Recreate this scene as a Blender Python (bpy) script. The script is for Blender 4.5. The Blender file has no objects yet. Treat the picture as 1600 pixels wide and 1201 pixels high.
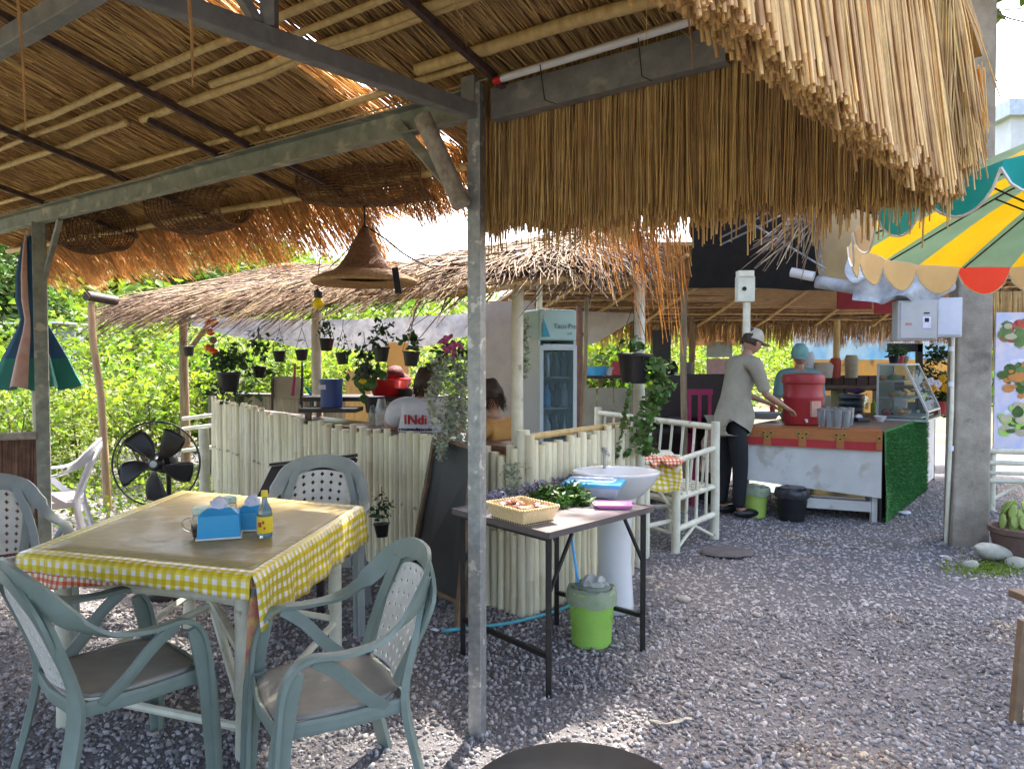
import bpy, math, random
import numpy as np
from mathutils import Vector, Matrix, noise
S = bpy.context.scene
C = S.collection
R = math.radians
rnd = random.Random(7)
npr = np.random.default_rng(7)
V = Vector
# ------------------------------------------------------------------ camera
CAMZ, F, PITCH = 1.57, 1150.0, math.atan(38.5 / 1150.0)
cd = bpy.data.cameras.new('camera'); cam = bpy.data.objects.new('camera', cd); C.objects.link(cam)
cam.location = (0, 0, CAMZ); cam.rotation_euler = (R(90) - PITCH, 0, 0)
cd.sensor_width = 36; cd.lens = F / 1600 * 36; cd.clip_end = 500; cd.clip_start = .05
S.camera = cam
# ------------------------------------------------------------------ sky, sun, exposure
SUN_EL, SUN_AZ = R(58), R(20)          # azimuth measured from +Y towards +X
w = bpy.data.worlds.new('World'); S.world = w; w.use_nodes = True
nt = w.node_tree; bgn = nt.nodes['Background']
sk = nt.nodes.new('ShaderNodeTexSky'); sk.sky_type = 'NISHITA'; sk.sun_disc = False
sk.sun_elevation = SUN_EL; sk.sun_rotation = SUN_AZ; sk.dust_density = 6.0; sk.air_density = 1.0; sk.ozone_density = 1.0
nt.links.new(sk.outputs[0], bgn.inputs[0]); bgn.inputs[1].default_value = .15
sl = bpy.data.lights.new('sun', 'SUN'); sl.energy = 2.1; sl.angle = R(.5); sl.color = (1, .93, .82)
so = bpy.data.objects.new('sun', sl); C.objects.link(so)
sdir = V((math.sin(SUN_AZ) * math.cos(SUN_EL), math.cos(SUN_AZ) * math.cos(SUN_EL), math.sin(SUN_EL)))
so.rotation_euler = sdir.to_track_quat('Z', 'Y').to_euler(); so.location = (0, 0, 20)
S.view_settings.view_transform = 'Standard'; S.view_settings.look = 'None'
S.view_settings.exposure = 2.92; S.view_settings.gamma = 1
S.render.resolution_x = 1024; S.render.resolution_y = 768
S.cycles.max_bounces = 6; S.cycles.transparent_max_bounces = 12
# ------------------------------------------------------------------ where a pixel of the photograph lies
def ray(u, v):
    cp, sp = math.cos(PITCH), math.sin(PITCH)
    f = V((0, cp, -sp)); up = V((0, sp, cp))
    return f + V((1, 0, 0)) * ((u - 800) / F) - up * ((v - 600.5) / F)
def P(u, v, d):
    r = ray(u, v); return V((0, 0, CAMZ)) + r * (d / r.y)
def G(u, v, z=0.0):
    r = ray(u, v); return V((0, 0, CAMZ)) + r * ((z - CAMZ) / r.z)
# ------------------------------------------------------------------ materials
MATS = {}
def mat(name, c, c2=None, rough=.7, metal=0, scale=8, stretch=(1, 1, 1), bump=0, bscale=60, tint=0, rand=0, trans=0, transc=None,
        coat=0, glass=0, ior=1.45, emit=0, detail=6, alpha=1, spec=None, spots=None):
    m = bpy.data.materials.new(name); m.use_nodes = True; n = m.node_tree; b = n.nodes['Principled BSDF']; L = n.links.new
    c = tuple(c) + (1,); c2 = (tuple(c2) + (1,)) if c2 else tuple(x * .72 for x in c[:3]) + (1,)
    tc = n.nodes.new('ShaderNodeTexCoord'); mp = n.nodes.new('ShaderNodeMapping'); mp.inputs['Scale'].default_value = stretch
    L(tc.outputs['Object'], mp.inputs[0])
    nz = n.nodes.new('ShaderNodeTexNoise'); nz.inputs['Scale'].default_value = scale; nz.inputs['Detail'].default_value = detail; nz.inputs['Roughness'].default_value = .65
    L(mp.outputs[0], nz.inputs[0])
    rp = n.nodes.new('ShaderNodeValToRGB'); rp.color_ramp.elements[0].position = .34; rp.color_ramp.elements[1].position = .66
    rp.color_ramp.elements[0].color = c2; rp.color_ramp.elements[1].color = c
    L(nz.outputs[0], rp.inputs[0]); out = rp.outputs[0]
    if spots:
        vz = n.nodes.new('ShaderNodeTexNoise'); vz.inputs['Scale'].default_value = spots[1]; vz.inputs['Detail'].default_value = 4; L(tc.outputs['Object'], vz.inputs[0])
        r2 = n.nodes.new('ShaderNodeValToRGB'); r2.color_ramp.elements[0].position = spots[2]; r2.color_ramp.elements[1].position = spots[2] + .07
        mx = n.nodes.new('ShaderNodeMixRGB'); L(vz.outputs[0], r2.inputs[0]); L(r2.outputs[0], mx.inputs[0]); L(out, mx.inputs[1]); mx.inputs[2].default_value = tuple(spots[0]) + (1,); out = mx.outputs[0]
    src = None
    if tint:
        at = n.nodes.new('ShaderNodeAttribute'); at.attribute_name = 'tint'; src = (at.outputs['Fac'], tint)
    elif rand:
        oi = n.nodes.new('ShaderNodeObjectInfo'); src = (oi.outputs['Random'], rand)
    if src:
        hs = n.nodes.new('ShaderNodeHueSaturation'); mr = n.nodes.new('ShaderNodeMapRange')
        mr.inputs[3].default_value = 1 - src[1]; mr.inputs[4].default_value = 1 + src[1]
        L(src[0], mr.inputs[0]); L(mr.outputs[0], hs.inputs['Value']); L(out, hs.inputs['Color']); out = hs.outputs[0]
        m2 = n.nodes.new('ShaderNodeMapRange'); m2.inputs[3].default_value = .5 - .03 * src[1] * 2; m2.inputs[4].default_value = .5 + .02 * src[1] * 2
        L(src[0], m2.inputs[0]); L(m2.outputs[0], hs.inputs['Hue'])
    L(out, b.inputs['Base Color']); b.inputs['Roughness'].default_value = rough; b.inputs['Metallic'].default_value = metal
    b.inputs['Coat Weight'].default_value = coat; b.inputs['IOR'].default_value = ior
    if spec is not None: b.inputs['Specular IOR Level'].default_value = spec
    if glass: b.inputs['Transmission Weight'].default_value = glass
    if alpha < 1: b.inputs['Alpha'].default_value = alpha
    if emit: b.inputs['Emission Strength'].default_value = emit; L(out, b.inputs['Emission Color'])
    if bump:
        bz = n.nodes.new('ShaderNodeTexNoise'); bz.inputs['Scale'].default_value = bscale; bz.inputs['Detail'].default_value = 5; L(mp.outputs[0], bz.inputs[0])
        bp = n.nodes.new('ShaderNodeBump'); bp.inputs['Strength'].default_value = bump; bp.inputs['Distance'].default_value = .01; L(bz.outputs[0], bp.inputs['Height']); L(bp.outputs[0], b.inputs['Normal'])
    if trans:
        tr = n.nodes.new('ShaderNodeBsdfTranslucent'); ms = n.nodes.new('ShaderNodeMixShader'); ms.inputs[0].default_value = trans
        if transc:
            mm = n.nodes.new('ShaderNodeMixRGB'); mm.blend_type = 'MULTIPLY'; mm.inputs[0].default_value = 1; L(out, mm.inputs[1]); mm.inputs[2].default_value = tuple(transc) + (1,); L(mm.outputs[0], tr.inputs[0])
        else: L(out, tr.inputs[0])
        L(b.outputs[0], ms.inputs[1]); L(tr.outputs[0], ms.inputs[2]); L(ms.outputs[0], n.nodes['Material Output'].inputs[0])
    MATS[name] = m; return m
def grid_mat(name, c1, c2, c3, size, rough=.35, uv=True):
    """gingham: white squares where stripes miss, colour where they cross"""
    m = bpy.data.materials.new(name); m.use_nodes = True; n = m.node_tree; b = n.nodes['Principled BSDF']; L = n.links.new
    tc = n.nodes.new('ShaderNodeUVMap'); tc.uv_map = 'UVMap'
    sx = n.nodes.new('ShaderNodeSeparateXYZ'); L(tc.outputs[0], sx.inputs[0])
    def stripe(o):
        a = n.nodes.new('ShaderNodeMath'); a.operation = 'MULTIPLY'; a.inputs[1].default_value = 1 / size; L(o, a.inputs[0])
        f = n.nodes.new('ShaderNodeMath'); f.operation = 'FRACT'; L(a.outputs[0], f.inputs[0])
        g = n.nodes.new('ShaderNodeMath'); g.operation = 'GREATER_THAN'; g.inputs[1].default_value = .5; L(f.outputs[0], g.inputs[0]); return g.outputs[0]
    a = stripe(sx.outputs[0]); bb = stripe(sx.outputs[1])
    ad = n.nodes.new('ShaderNodeMath'); ad.operation = 'ADD'; L(a, ad.inputs[0]); L(bb, ad.inputs[1])
    hf = n.nodes.new('ShaderNodeMath'); hf.operation = 'MULTIPLY'; hf.inputs[1].default_value = .5; L(ad.outputs[0], hf.inputs[0])
    rp = n.nodes.new('ShaderNodeValToRGB'); rp.color_ramp.interpolation = 'CONSTANT'
    e = rp.color_ramp.elements; e[0].color = tuple(c1) + (1,); e[1].position = .4; e[1].color = tuple(c2) + (1,); q = e.new(.8); q.color = tuple(c3) + (1,)
    L(hf.outputs[0], rp.inputs[0])
    nz = n.nodes.new('ShaderNodeTexNoise'); nz.inputs['Scale'].default_value = 25; L(tc.outputs[0], nz.inputs[0])
    mx = n.nodes.new('ShaderNodeMixRGB'); mx.blend_type = 'MULTIPLY'; mx.inputs[0].default_value = .5; L(rp.outputs[0], mx.inputs[1]); L(nz.outputs[0], mx.inputs[2])
    hs = n.nodes.new('ShaderNodeHueSaturation'); hs.inputs['Value'].default_value = 1.3; L(mx.outputs[0], hs.inputs['Color'])
    L(hs.outputs[0], b.inputs['Base Color']); b.inputs['Roughness'].default_value = rough
    MATS[name] = m; return m
# ------------------------------------------------------------------ mesh builder
ORG = {}
class MB:
    def __init__(s): s.v = []; s.f = []; s.t = []; s.uv = None
    def add(s, vs, fs, tint=.5):
        o = len(s.v); s.v += [tuple(p) for p in vs]; s.f += [tuple(i + o for i in f) for f in fs]; s.t += [tint] * len(vs); return s
    def box(s, c, sz, rz=0, M=None, tint=.5):
        hx, hy, hz = sz[0] / 2, sz[1] / 2, sz[2] / 2
        m = M if M is not None else Matrix.Rotation(rz, 3, 'Z')
        vs = [V(c) + m @ V((x, y, z)) for z in (-hz, hz) for x, y in ((-hx, -hy), (hx, -hy), (hx, hy), (-hx, hy))]
        return s.add(vs, [(3, 2, 1, 0), (4, 5, 6, 7), (0, 1, 5, 4), (1, 2, 6, 5), (2, 3, 7, 6), (3, 0, 4, 7)], tint)
    def bar(s, a, b, w, h, up=(0, 0, 1), tint=.5):
        a, b = V(a), V(b); y = (b - a).normalized(); x = y.cross(V(up)).normalized(); z = x.cross(y)
        return s.box((a + b) / 2, (w, (b - a).length, h), M=Matrix((x, y, z)).transposed(), tint=tint)
    def tube(s, pts, r, n=8, tint=.5, cap=True, closed=False):
        pts = [V(p) for p in pts]; k = len(pts); rr = r if hasattr(r, '__len__') else [r] * k
        vs = []; ref = None
        for i, p in enumerate(pts):
            t = (pts[(i + 1) % k] - pts[i - 1]) if closed else (pts[min(i + 1, k - 1)] - pts[max(i - 1, 0)])
            t = t.normalized() if t.length > 1e-9 else V((0, 0, 1))
            if ref is None: ref = V((0, 0, 1)) if abs(t.z) < .9 else V((1, 0, 0))
            x = t.cross(ref).normalized(); y = t.cross(x).normalized(); ref = -y if False else x.cross(t)
            for j in range(n):
                a = 2 * math.pi * j / n; vs.append(p + x * (math.cos(a) * rr[i]) + y * (math.sin(a) * rr[i]))
        fs = []
        for i in range(k if closed else k - 1):
            i2 = (i + 1) % k
            for j in range(n): fs.append((i * n + j, i * n + (j + 1) % n, i2 * n + (j + 1) % n, i2 * n + j))
        if cap and not closed: fs += [tuple(range(n - 1, -1, -1)), tuple(range((k - 1) * n, k * n))]
        return s.add(vs, fs, tint)
    def lathe(s, prof, c=(0, 0, 0), n=20, tint=.5, sx=1, sy=1, cap0=False, cap1=False, M=None):
        vs = []; c = V(c)
        for r, z in prof:
            for j in range(n):
                a = 2 * math.pi * j / n; p = V((math.cos(a) * r * sx, math.sin(a) * r * sy, z)); vs.append(c + (M @ p if M else p))
        fs = [(i * n + j, i * n + (j + 1) % n, (i + 1) * n + (j + 1) % n, (i + 1) * n + j) for i in range(len(prof) - 1) for j in range(n)]
        if cap0: fs.append(tuple(range(n - 1, -1, -1)))
        if cap1: fs.append(tuple(range((len(prof) - 1) * n, len(prof) * n)))
        return s.add(vs, fs, tint)
    def ball(s, c, r, n=10, m=7, M=None, tint=.5):
        rr = V(r) if hasattr(r, '__len__') else V((r, r, r)); vs = []; c = V(c)
        for i in range(m + 1):
            th = math.pi * i / m
            for j in range(n):
                a = 2 * math.pi * j / n; p = V((rr.x * math.sin(th) * math.cos(a), rr.y * math.sin(th) * math.sin(a), rr.z * math.cos(th))); vs.append(c + (M @ p if M else p))
        return s.add(vs, [(i * n + j, (i + 1) * n + j, (i + 1) * n + (j + 1) % n, i * n + (j + 1) % n) for i in range(m) for j in range(n)], tint)
    def ribbon(s, pts, side, wd, th, tint=.5):
        """flat band: side = list of side vectors"""
        pts = [V(p) for p in pts]; k = len(pts); vs = []
        ww = wd if hasattr(wd, '__len__') else [wd] * k
        for i, p in enumerate(pts):
            t = (pts[min(i + 1, k - 1)] - pts[max(i - 1, 0)]).normalized(); x = V(side[i] if isinstance(side, list) else side); x = (x - t * x.dot(t)).normalized(); y = t.cross(x)
            a = ww[i] / 2; b = th / 2
            for q in ((-a, -b), (-a * .5, -b * 1.5), (a * .5, -b * 1.5), (a, -b), (a, b), (-a, b)): vs.append(p + x * q[0] + y * q[1])
        n = 6; fs = [(i * n + j, i * n + (j + 1) % n, (i + 1) * n + (j + 1) % n, (i + 1) * n + j) for i in range(k - 1) for j in range(n)]
        fs += [tuple(range(n - 1, -1, -1)), tuple(range((k - 1) * n, k * n))]
        return s.add(vs, fs, tint)
    def build(s, name, m, parent=None, smooth=False, loc=None, mods=(), kind=None, label=None):
        o0 = V((0, 0, 0))
        if parent is not None: o0 = ORG.get(parent.name, V((0, 0, 0)))
        elif loc is not None: o0 = V(loc)
        me = bpy.data.meshes.new(name); me.from_pydata([tuple(V(p) - o0) for p in s.v], [], s.f)
        a = me.attributes.new('tint', 'FLOAT', 'POINT'); a.data.foreach_set('value', s.t)
        if s.uv is not None:
            ul = me.uv_layers.new(name='UVMap')
            for lp in me.loops: ul.data[lp.index].uv = s.uv[lp.vertex_index]
        if smooth: me.polygons.foreach_set('use_smooth', [True] * len(me.polygons)); 
        for q in (m if isinstance(m, (list, tuple)) else [m]): me.materials.append(MATS[q] if isinstance(q, str) else q)
        o = bpy.data.objects.new(name, me); C.objects.link(o)
        if parent is not None: o.parent = parent
        elif loc is not None: o.location = loc
        ORG[o.name] = o0
        if smooth == 'auto':
            try: me.set_sharp_from_angle(angle=R(40))
            except Exception: pass
        if kind: o['kind'] = kind
        if label: o['label'] = label
        for mod in mods:
            md = o.modifiers.new(mod[0].lower(), mod[0])
            for k, v2 in mod[1].items(): setattr(md, k, v2)
        return o
BEV = lambda wd, seg=2: ('BEVEL', dict(width=wd, segments=seg, limit_method='ANGLE'))
SUB = lambda n=1: ('SUBSURF', dict(levels=n, render_levels=n))
def thing(name, label, cat, loc=(0, 0, 0), rz=0, group=None):
    o = bpy.data.objects.new(name, None); C.objects.link(o); o.location = loc; o.rotation_euler = (0, 0, rz); o.empty_display_size = .1
    o['label'] = label; o['category'] = cat
    if group: o['group'] = group
    ORG[o.name] = V(loc); return o
def tag(o, label, cat, group=None):
    o['label'] = label; o['category'] = cat
    if group: o['group'] = group
    return o
def dup(root, loc, rz=0, label=None, group=None):
    r = root.copy(); C.objects.link(r); r.location = loc; r.rotation_euler = (0, 0, rz)
    if label: r['label'] = label
    if group: r['group'] = group
    for ch in list(root.children):
        c = ch.copy(); C.objects.link(c); c.parent = r
        for g in list(ch.children): d = g.copy(); C.objects.link(d); d.parent = c
    return r
def inst(src, name, parent, loc, rot=(0, 0, 0), scale=(1, 1, 1)):
    """another piece sharing the mesh of src"""
    o = bpy.data.objects.new(name, src if isinstance(src, bpy.types.Mesh) else src.data); C.objects.link(o); o.parent = parent
    o.location = V(loc) - ORG.get(parent.name, V((0, 0, 0))); o.rotation_euler = rot; o.scale = scale; return o
def mesh_of(mb, name, m, smooth=False):
    me = bpy.data.meshes.new(name); me.from_pydata([tuple(p) for p in mb.v], [], mb.f); a = me.attributes.new('tint', 'FLOAT', 'POINT'); a.data.foreach_set('value', mb.t)
    if smooth: me.polygons.foreach_set('use_smooth', [True] * len(me.polygons))
    me.materials.append(MATS[m]); return me
def npmesh(name, verts, faces, m, tint=None, parent=None, smooth=False, kind=None, origin=(0, 0, 0)):
    """verts (N,3), faces (M,k)"""
    me = bpy.data.meshes.new(name); nv, nf, k = len(verts), len(faces), faces.shape[1]
    o0 = ORG.get(parent.name, V((0, 0, 0))) if parent is not None else V(origin)
    me.vertices.add(nv); me.vertices.foreach_set('co', (verts - np.array(o0)).astype(np.float32).ravel())
    me.loops.add(nf * k); me.loops.foreach_set('vertex_index', faces.astype(np.int32).ravel())
    me.polygons.add(nf); me.polygons.foreach_set('loop_start', np.arange(0, nf * k, k, dtype=np.int32))
    me.polygons.foreach_set('loop_total', np.full(nf, k, dtype=np.int32))
    if smooth: me.polygons.foreach_set('use_smooth', np.ones(nf, dtype=bool))
    me.update(calc_edges=True)
    if tint is not None: a = me.attributes.new('tint', 'FLOAT', 'POINT'); a.data.foreach_set('value', tint.astype(np.float32))
    me.materials.append(MATS[m] if isinstance(m, str) else m); o = bpy.data.objects.new(name, me); C.objects.link(o)
    if parent is not None: o.parent = parent
    else: o.location = origin
    ORG[o.name] = o0
    if kind: o['kind'] = kind
    return o
def straws(p0, p1, r0, r1, bend=None):
    """many three-sided tapered straws at once; p0,p1 (N,3); returns verts, faces(quads), tint"""
    n = len(p0); d = p1 - p0; d /= np.linalg.norm(d, axis=1)[:, None] + 1e-9
    ref = npr.normal(size=(n, 3)); x = np.cross(d, ref); x /= np.linalg.norm(x, axis=1)[:, None] + 1e-9; y = np.cross(d, x)
    mid = (p0 + p1) / 2 + (bend if bend is not None else npr.normal(scale=.006, size=(n, 3)))
    vs = np.zeros((n, 3, 3, 3))
    for i, (c, rad) in enumerate(((p0, r0), (mid, (r0 + r1) / 2), (p1, r1))):
        for j in range(3):
            a = 2 * math.pi * j / 3
            rr = (rad if np.ndim(rad) == 0 else rad[:, None])
            vs[:, i, j] = c + (x * math.cos(a) + y * math.sin(a)) * rr
    base = np.arange(n)[:, None] * 9
    q = []
    for i in range(2):
        for j in range(3): q.append([i * 3 + j, i * 3 + (j + 1) % 3, (i + 1) * 3 + (j + 1) % 3, (i + 1) * 3 + j])
    f = (base[:, :, None] + np.array(q)[None]).reshape(-1, 4)
    t = np.repeat(npr.random(n), 9)
    return vs.reshape(-1, 3), f, t
def leaves(cs, size, up=.3, droop=0, aspect=.5):
    """folded two-quad leaves at centres cs; size array"""
    n = len(cs); d = npr.normal(size=(n, 3)); d[:, 2] = d[:, 2] * .6 + up; d /= np.linalg.norm(d, axis=1)[:, None]
    x = np.cross(d, npr.normal(size=(n, 3))); x /= np.linalg.norm(x, axis=1)[:, None]; nn = np.cross(d, x)
    s = size[:, None] if np.ndim(size) else size
    a = cs - d * s * .5; b = cs + d * s * .5; l = cs + x * s * aspect * .5 + nn * s * .12; r = cs - x * s * aspect * .5 + nn * s * .12
    vs = np.stack([a, l, b, r], 1).reshape(-1, 3)
    base = np.arange(n)[:, None] * 4
    f = (base[:, :, None] + np.array([[0, 1, 2], [0, 2, 3]])[None]).reshape(-1, 3)
    return vs, f, np.repeat(npr.random(n), 4)
def smooth_path(pts, k=6):
    pts = [V(p) for p in pts]; q = [pts[0]] + pts + [pts[-1]]; out = []
    for i in range(1, len(q) - 2):
        for j in range(k):
            t = j / k; a, b, c, d = q[i - 1], q[i], q[i + 1], q[i + 2]
            out.append(.5 * ((2 * b) + (c - a) * t + (2 * a - 5 * b + 4 * c - d) * t * t + (3 * b - a - 3 * c + d) * t ** 3))
    return out + [pts[-1]]
def text(s, name, m, size, loc, rot, parent, align='CENTER', ext=.0006):
    c = bpy.data.curves.new(name, 'FONT'); c.body = s; c.size = size; c.align_x = align; c.extrude = ext; c.materials.append(MATS[m])
    tmp = bpy.data.objects.new('tmp', c); C.objects.link(tmp); dg = bpy.context.evaluated_depsgraph_get(); me = bpy.data.meshes.new_from_object(tmp.evaluated_get(dg)); bpy.data.objects.remove(tmp)
    if not me.materials: me.materials.append(MATS[m])
    o = bpy.data.objects.new(name, me); C.objects.link(o); o.parent = parent; o.location = V(loc) - ORG.get(parent.name, V((0, 0, 0))); o.rotation_euler = rot; return o
# ------------------------------------------------------------------ materials used
mat('gravel_ground', (.19, .18, .185), (.075, .07, .08), .95, scale=70, bump=.8, bscale=120, spots=((.12, .10, .075), .5, .62))
mat('pebble', (.36, .335, .33), (.20, .185, .185), .8, scale=30, tint=.48, spots=((.33, .27, .21), 1.1, .60))
mat('earth', (.13, .11, .06), (.06, .07, .03), .95, scale=2, bump=.5, bscale=20)
mat('straw', (.78, .53, .23), (.60, .40, .16), .75, scale=14, tint=.35, trans=.25, transc=(1, .85, .55))
mat('straw_tan', (.66, .47, .24), (.48, .31, .14), .75, scale=14, tint=.35, trans=.3, transc=(1, .95, .8))
mat('straw_lit', (.80, .54, .25), (.60, .38, .16), .7, scale=14, tint=.25, trans=.25, transc=(1, .85, .55))
mat('straw_fringe', (.72, .50, .24), (.52, .34, .14), .75, scale=14, tint=.3, trans=.55, transc=(1.05, .90, .62))
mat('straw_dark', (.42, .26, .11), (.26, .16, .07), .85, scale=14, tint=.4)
mat('palm_dry', (.36, .26, .17), (.15, .10, .065), .8, scale=10, tint=.6, trans=.15)
mat('bamboo', (.62, .45, .19), (.44, .29, .11), .5, scale=5, stretch=(6, 6, 1), tint=.12, bump=.15)
mat('white_bamboo', (.77, .72, .52), (.62, .57, .39), .5, scale=6, stretch=(5, 5, .8), rand=.16, bump=.2, spots=((.33, .29, .19), 14, .66))
mat('white_bamboo_rail', (.70, .68, .54), (.54, .52, .40), .5, scale=8, rand=.08, bump=.2, spots=((.33, .29, .20), 12, .66))
mat('galv', (.40, .41, .41), (.26, .275, .28), .45, metal=.75, scale=28, bump=.15, spots=((.62, .61, .58), 22, .6))
mat('steel_grey', (.26, .25, .235), (.17, .165, .155), .6, metal=.3, scale=14, spots=((.33, .30, .25), 9, .62))
mat('steel_green', (.30, .305, .25), (.18, .19, .15), .65, metal=.2, scale=12, spots=((.42, .38, .29), 8, .58))
mat('rust_dark', (.10, .055, .04), (.035, .022, .02), .8, scale=30)
mat('old_pipe', (.42, .37, .30), (.22, .18, .14), .8, scale=24, bump=.4)
mat('post_wood', (.33, .25, .16), (.17, .12, .07), .8, scale=8, stretch=(3, 3, .5), bump=.4)
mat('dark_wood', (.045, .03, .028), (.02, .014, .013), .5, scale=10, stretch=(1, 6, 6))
mat('frame_wood', (.22, .14, .08), (.11, .07, .04), .6, scale=10)
mat('blackboard', (.032, .034, .035), (.022, .024, .025), .55, scale=4)
mat('black_plastic', (.018, .018, .02), (.01, .01, .012), .35, scale=6)
mat('black_metal', (.014, .014, .016), (.03, .028, .026), .4, metal=.3, scale=20)
mat('white_plastic', (.72, .72, .76), (.6, .6, .65), .35, scale=4)
mat('mesh_panel', (.66, .63, .56), (.54, .52, .47), .5, scale=14)
mat('chair_green', (.20, .245, .21), (.155, .195, .165), .42, scale=5, bump=.05)
mat('chair_grey', (.30, .33, .31), (.22, .245, .235), .45, scale=5, bump=.05)
mat('seat_dusty', (.29, .275, .235), (.21, .20, .175), .6, scale=6)
mat('tube_light', (.72, .70, .70), None, .3, scale=2)
mat('red_plastic', (.55, .02, .02), (.42, .01, .01), .35, scale=4)
mat('wire_black', (.01, .01, .01), None, .6)
mat('wicker', (.23, .12, .055), (.10, .05, .025), .8, scale=20, tint=.2)
mat('hat_straw', (.30, .15, .08), (.17, .08, .04), .75, scale=60, bump=.6, bscale=140, trans=.25, transc=(1, .55, .3))
mat('hat_brim', (.45, .27, .12), (.26, .14, .06), .75, scale=60, bump=.6, bscale=140)
mat('bulb', (.85, .70, .02), None, .3, scale=2, trans=.3)
mat('cord', (.42, .30, .17), None, .8)
mat('leaf_bush', (.21, .30, .05), (.09, .16, .025), .55, scale=1.6, tint=.5, trans=.5, transc=(1.35, 1.35, .5))
mat('leaf_bush_deep', (.13, .22, .03), (.06, .11, .015), .55, scale=1.2, tint=.6, trans=.45, transc=(1.3, 1.3, .5))
mat('leaf_bush_pale', (.30, .36, .09), (.16, .22, .05), .6, scale=1.4, tint=.5, trans=.45, transc=(1.2, 1.2, .6))
mat('leaf_tree', (.075, .14, .025), (.035, .075, .015), .55, scale=.8, tint=.5, trans=.35, transc=(1.1, 1.15, .5))
mat('leaf_dark', (.05, .11, .03), (.025, .06, .018), .5, scale=4, tint=.5, trans=.2)
mat('leaf_pale', (.42, .46, .35), (.28, .33, .23), .6, scale=4, tint=.35, trans=.25)
mat('leaf_basil', (.06, .15, .02), (.03, .08, .012), .4, scale=12, tint=.4, trans=.1)
mat('net_grey', (.30, .30, .32), (.17, .17, .19), .9, scale=9, trans=.35, bump=.6)
mat('tarp_white', (.62, .60, .56), (.48, .46, .42), .6, scale=4, trans=.35, bump=.4, bscale=12)
mat('bark', (.16, .12, .08), (.08, .06, .04), .9, scale=10, bump=.5)
# ------------------------------------------------------------------ ground
mb = MB()
def gz(x, y): return 0.0
N = 60
xs = [-90 + 180 * i / N for i in range(N + 1)]; ys = [-30 + 200 * i / N for i in range(N + 1)]
def terr(x, y):
    h = 0
    if y > 13: h = (y - 13) * .05
    if y > 25: h += (y - 25) * .06 * (1.5 if x < -4 else .6)
    return h - .03
for y in ys:
    for x in xs: mb.v.append((x, y, terr(x, y) + (noise.noise(V((x * .15, y * .15, 0))) * .5 if y > 16 else 0))); mb.t.append(.5)
mb.f = [(j * (N + 1) + i, j * (N + 1) + i + 1, (j + 1) * (N + 1) + i + 1, (j + 1) * (N + 1) + i) for j in range(N) for i in range(N)]
mb.build('ground', 'earth', smooth=True, kind='structure')
mb = MB(); NX, NY = 80, 80
def yardz(x, y): return .012 * noise.noise(V((x * 1.3, y * 1.3, 3))) + .004 * noise.noise(V((x * 5, y * 5, 1)))
for j in range(NY + 1):
    for i in range(NX + 1):
        x = -7 + 19 * i / NX; y = -2 + 16 * j / NY; mb.v.append((x, y, yardz(x, y))); mb.t.append(.5)
mb.f = [(j * (NX + 1) + i, j * (NX + 1) + i + 1, (j + 1) * (NX + 1) + i + 1, (j + 1) * (NX + 1) + i) for j in range(NY) for i in range(NX)]
mb.build('gravel_yard', 'gravel_ground', smooth=True, kind='structure')
# loose stones: real pebbles lying on the yard
ico = np.array([(0, 0, 1), (.894, 0, .447), (.276, .851, .447), (-.724, .526, .447), (-.724, -.526, .447), (.276, -.851, .447),
                (.724, .526, -.447), (-.276, .851, -.447), (-.894, 0, -.447), (-.276, -.851, -.447), (.724, -.526, -.447), (0, 0, -1)])
icof = np.array([(0, 1, 2), (0, 2, 3), (0, 3, 4), (0, 4, 5), (0, 5, 1), (1, 6, 2), (2, 7, 3), (3, 8, 4), (4, 9, 5), (5, 10, 1), (2, 6, 7), (3, 7, 8), (4, 8, 9), (5, 9, 10), (1, 10, 6), (6, 11, 7), (7, 11, 8), (8, 11, 9), (9, 11, 10), (10, 11, 6)])
octv = np.array([(0, 0, 1), (1, 0, 0), (0, 1, 0), (-1, 0, 0), (0, -1, 0)]); octf = np.array([(0, 1, 2), (0, 2, 3), (0, 3, 4), (0, 4, 1)])
def pebbles(n, y0, y1, r0, r1, base, bf, name, power=1.0):
    y = y0 + (y1 - y0) * npr.random(n) ** power; x = (npr.random(n) * 2 - 1) * (y * .74 + .35)
    ok = x < 7.5; x, y = x[ok], y[ok]; n = len(x)
    r = r0 + (r1 - r0) * npr.random(n) ** 2.2
    big = npr.random(n) < .01; r[big] *= 1.5
    z = np.array([yardz(a, b) for a, b in zip(x, y)])
    A = np.linalg.qr(npr.normal(size=(n, 3, 3)))[0]; sc = np.stack([npr.uniform(.8, 1.4, n), npr.uniform(.6, 1.0, n), npr.uniform(.35, .7, n)], 1) * r[:, None]
    b = base[None] * (1 + npr.normal(scale=.16, size=(n, len(base), 1))) * sc[:, None, :]
    if len(base) == 12: b = np.einsum('nij,nkj->nki', A, b)
    else:
        an = npr.random(n) * 6.28; c, s = np.cos(an), np.sin(an); b = np.stack([b[:, :, 0] * c[:, None] - b[:, :, 1] * s[:, None], b[:, :, 0] * s[:, None] + b[:, :, 1] * c[:, None], b[:, :, 2] * 1.4], 2)
    v = b + np.stack([x, y, z + r * .25], 1)[:, None, :]
    f = (np.arange(n)[:, None, None] * len(base) + bf[None]).reshape(-1, 3)
    npmesh(name, v.reshape(-1, 3), f, 'pebble', np.repeat(npr.random(n) ** 1.3, len(base)), kind='stuff')
pebbles(34000, 1.9, 4.6, .006, .0175, ico, icof, 'gravel', .8)
pebbles(60000, 4.4, 9.5, .009, .019, octv, octf, 'gravel', .85)
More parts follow.
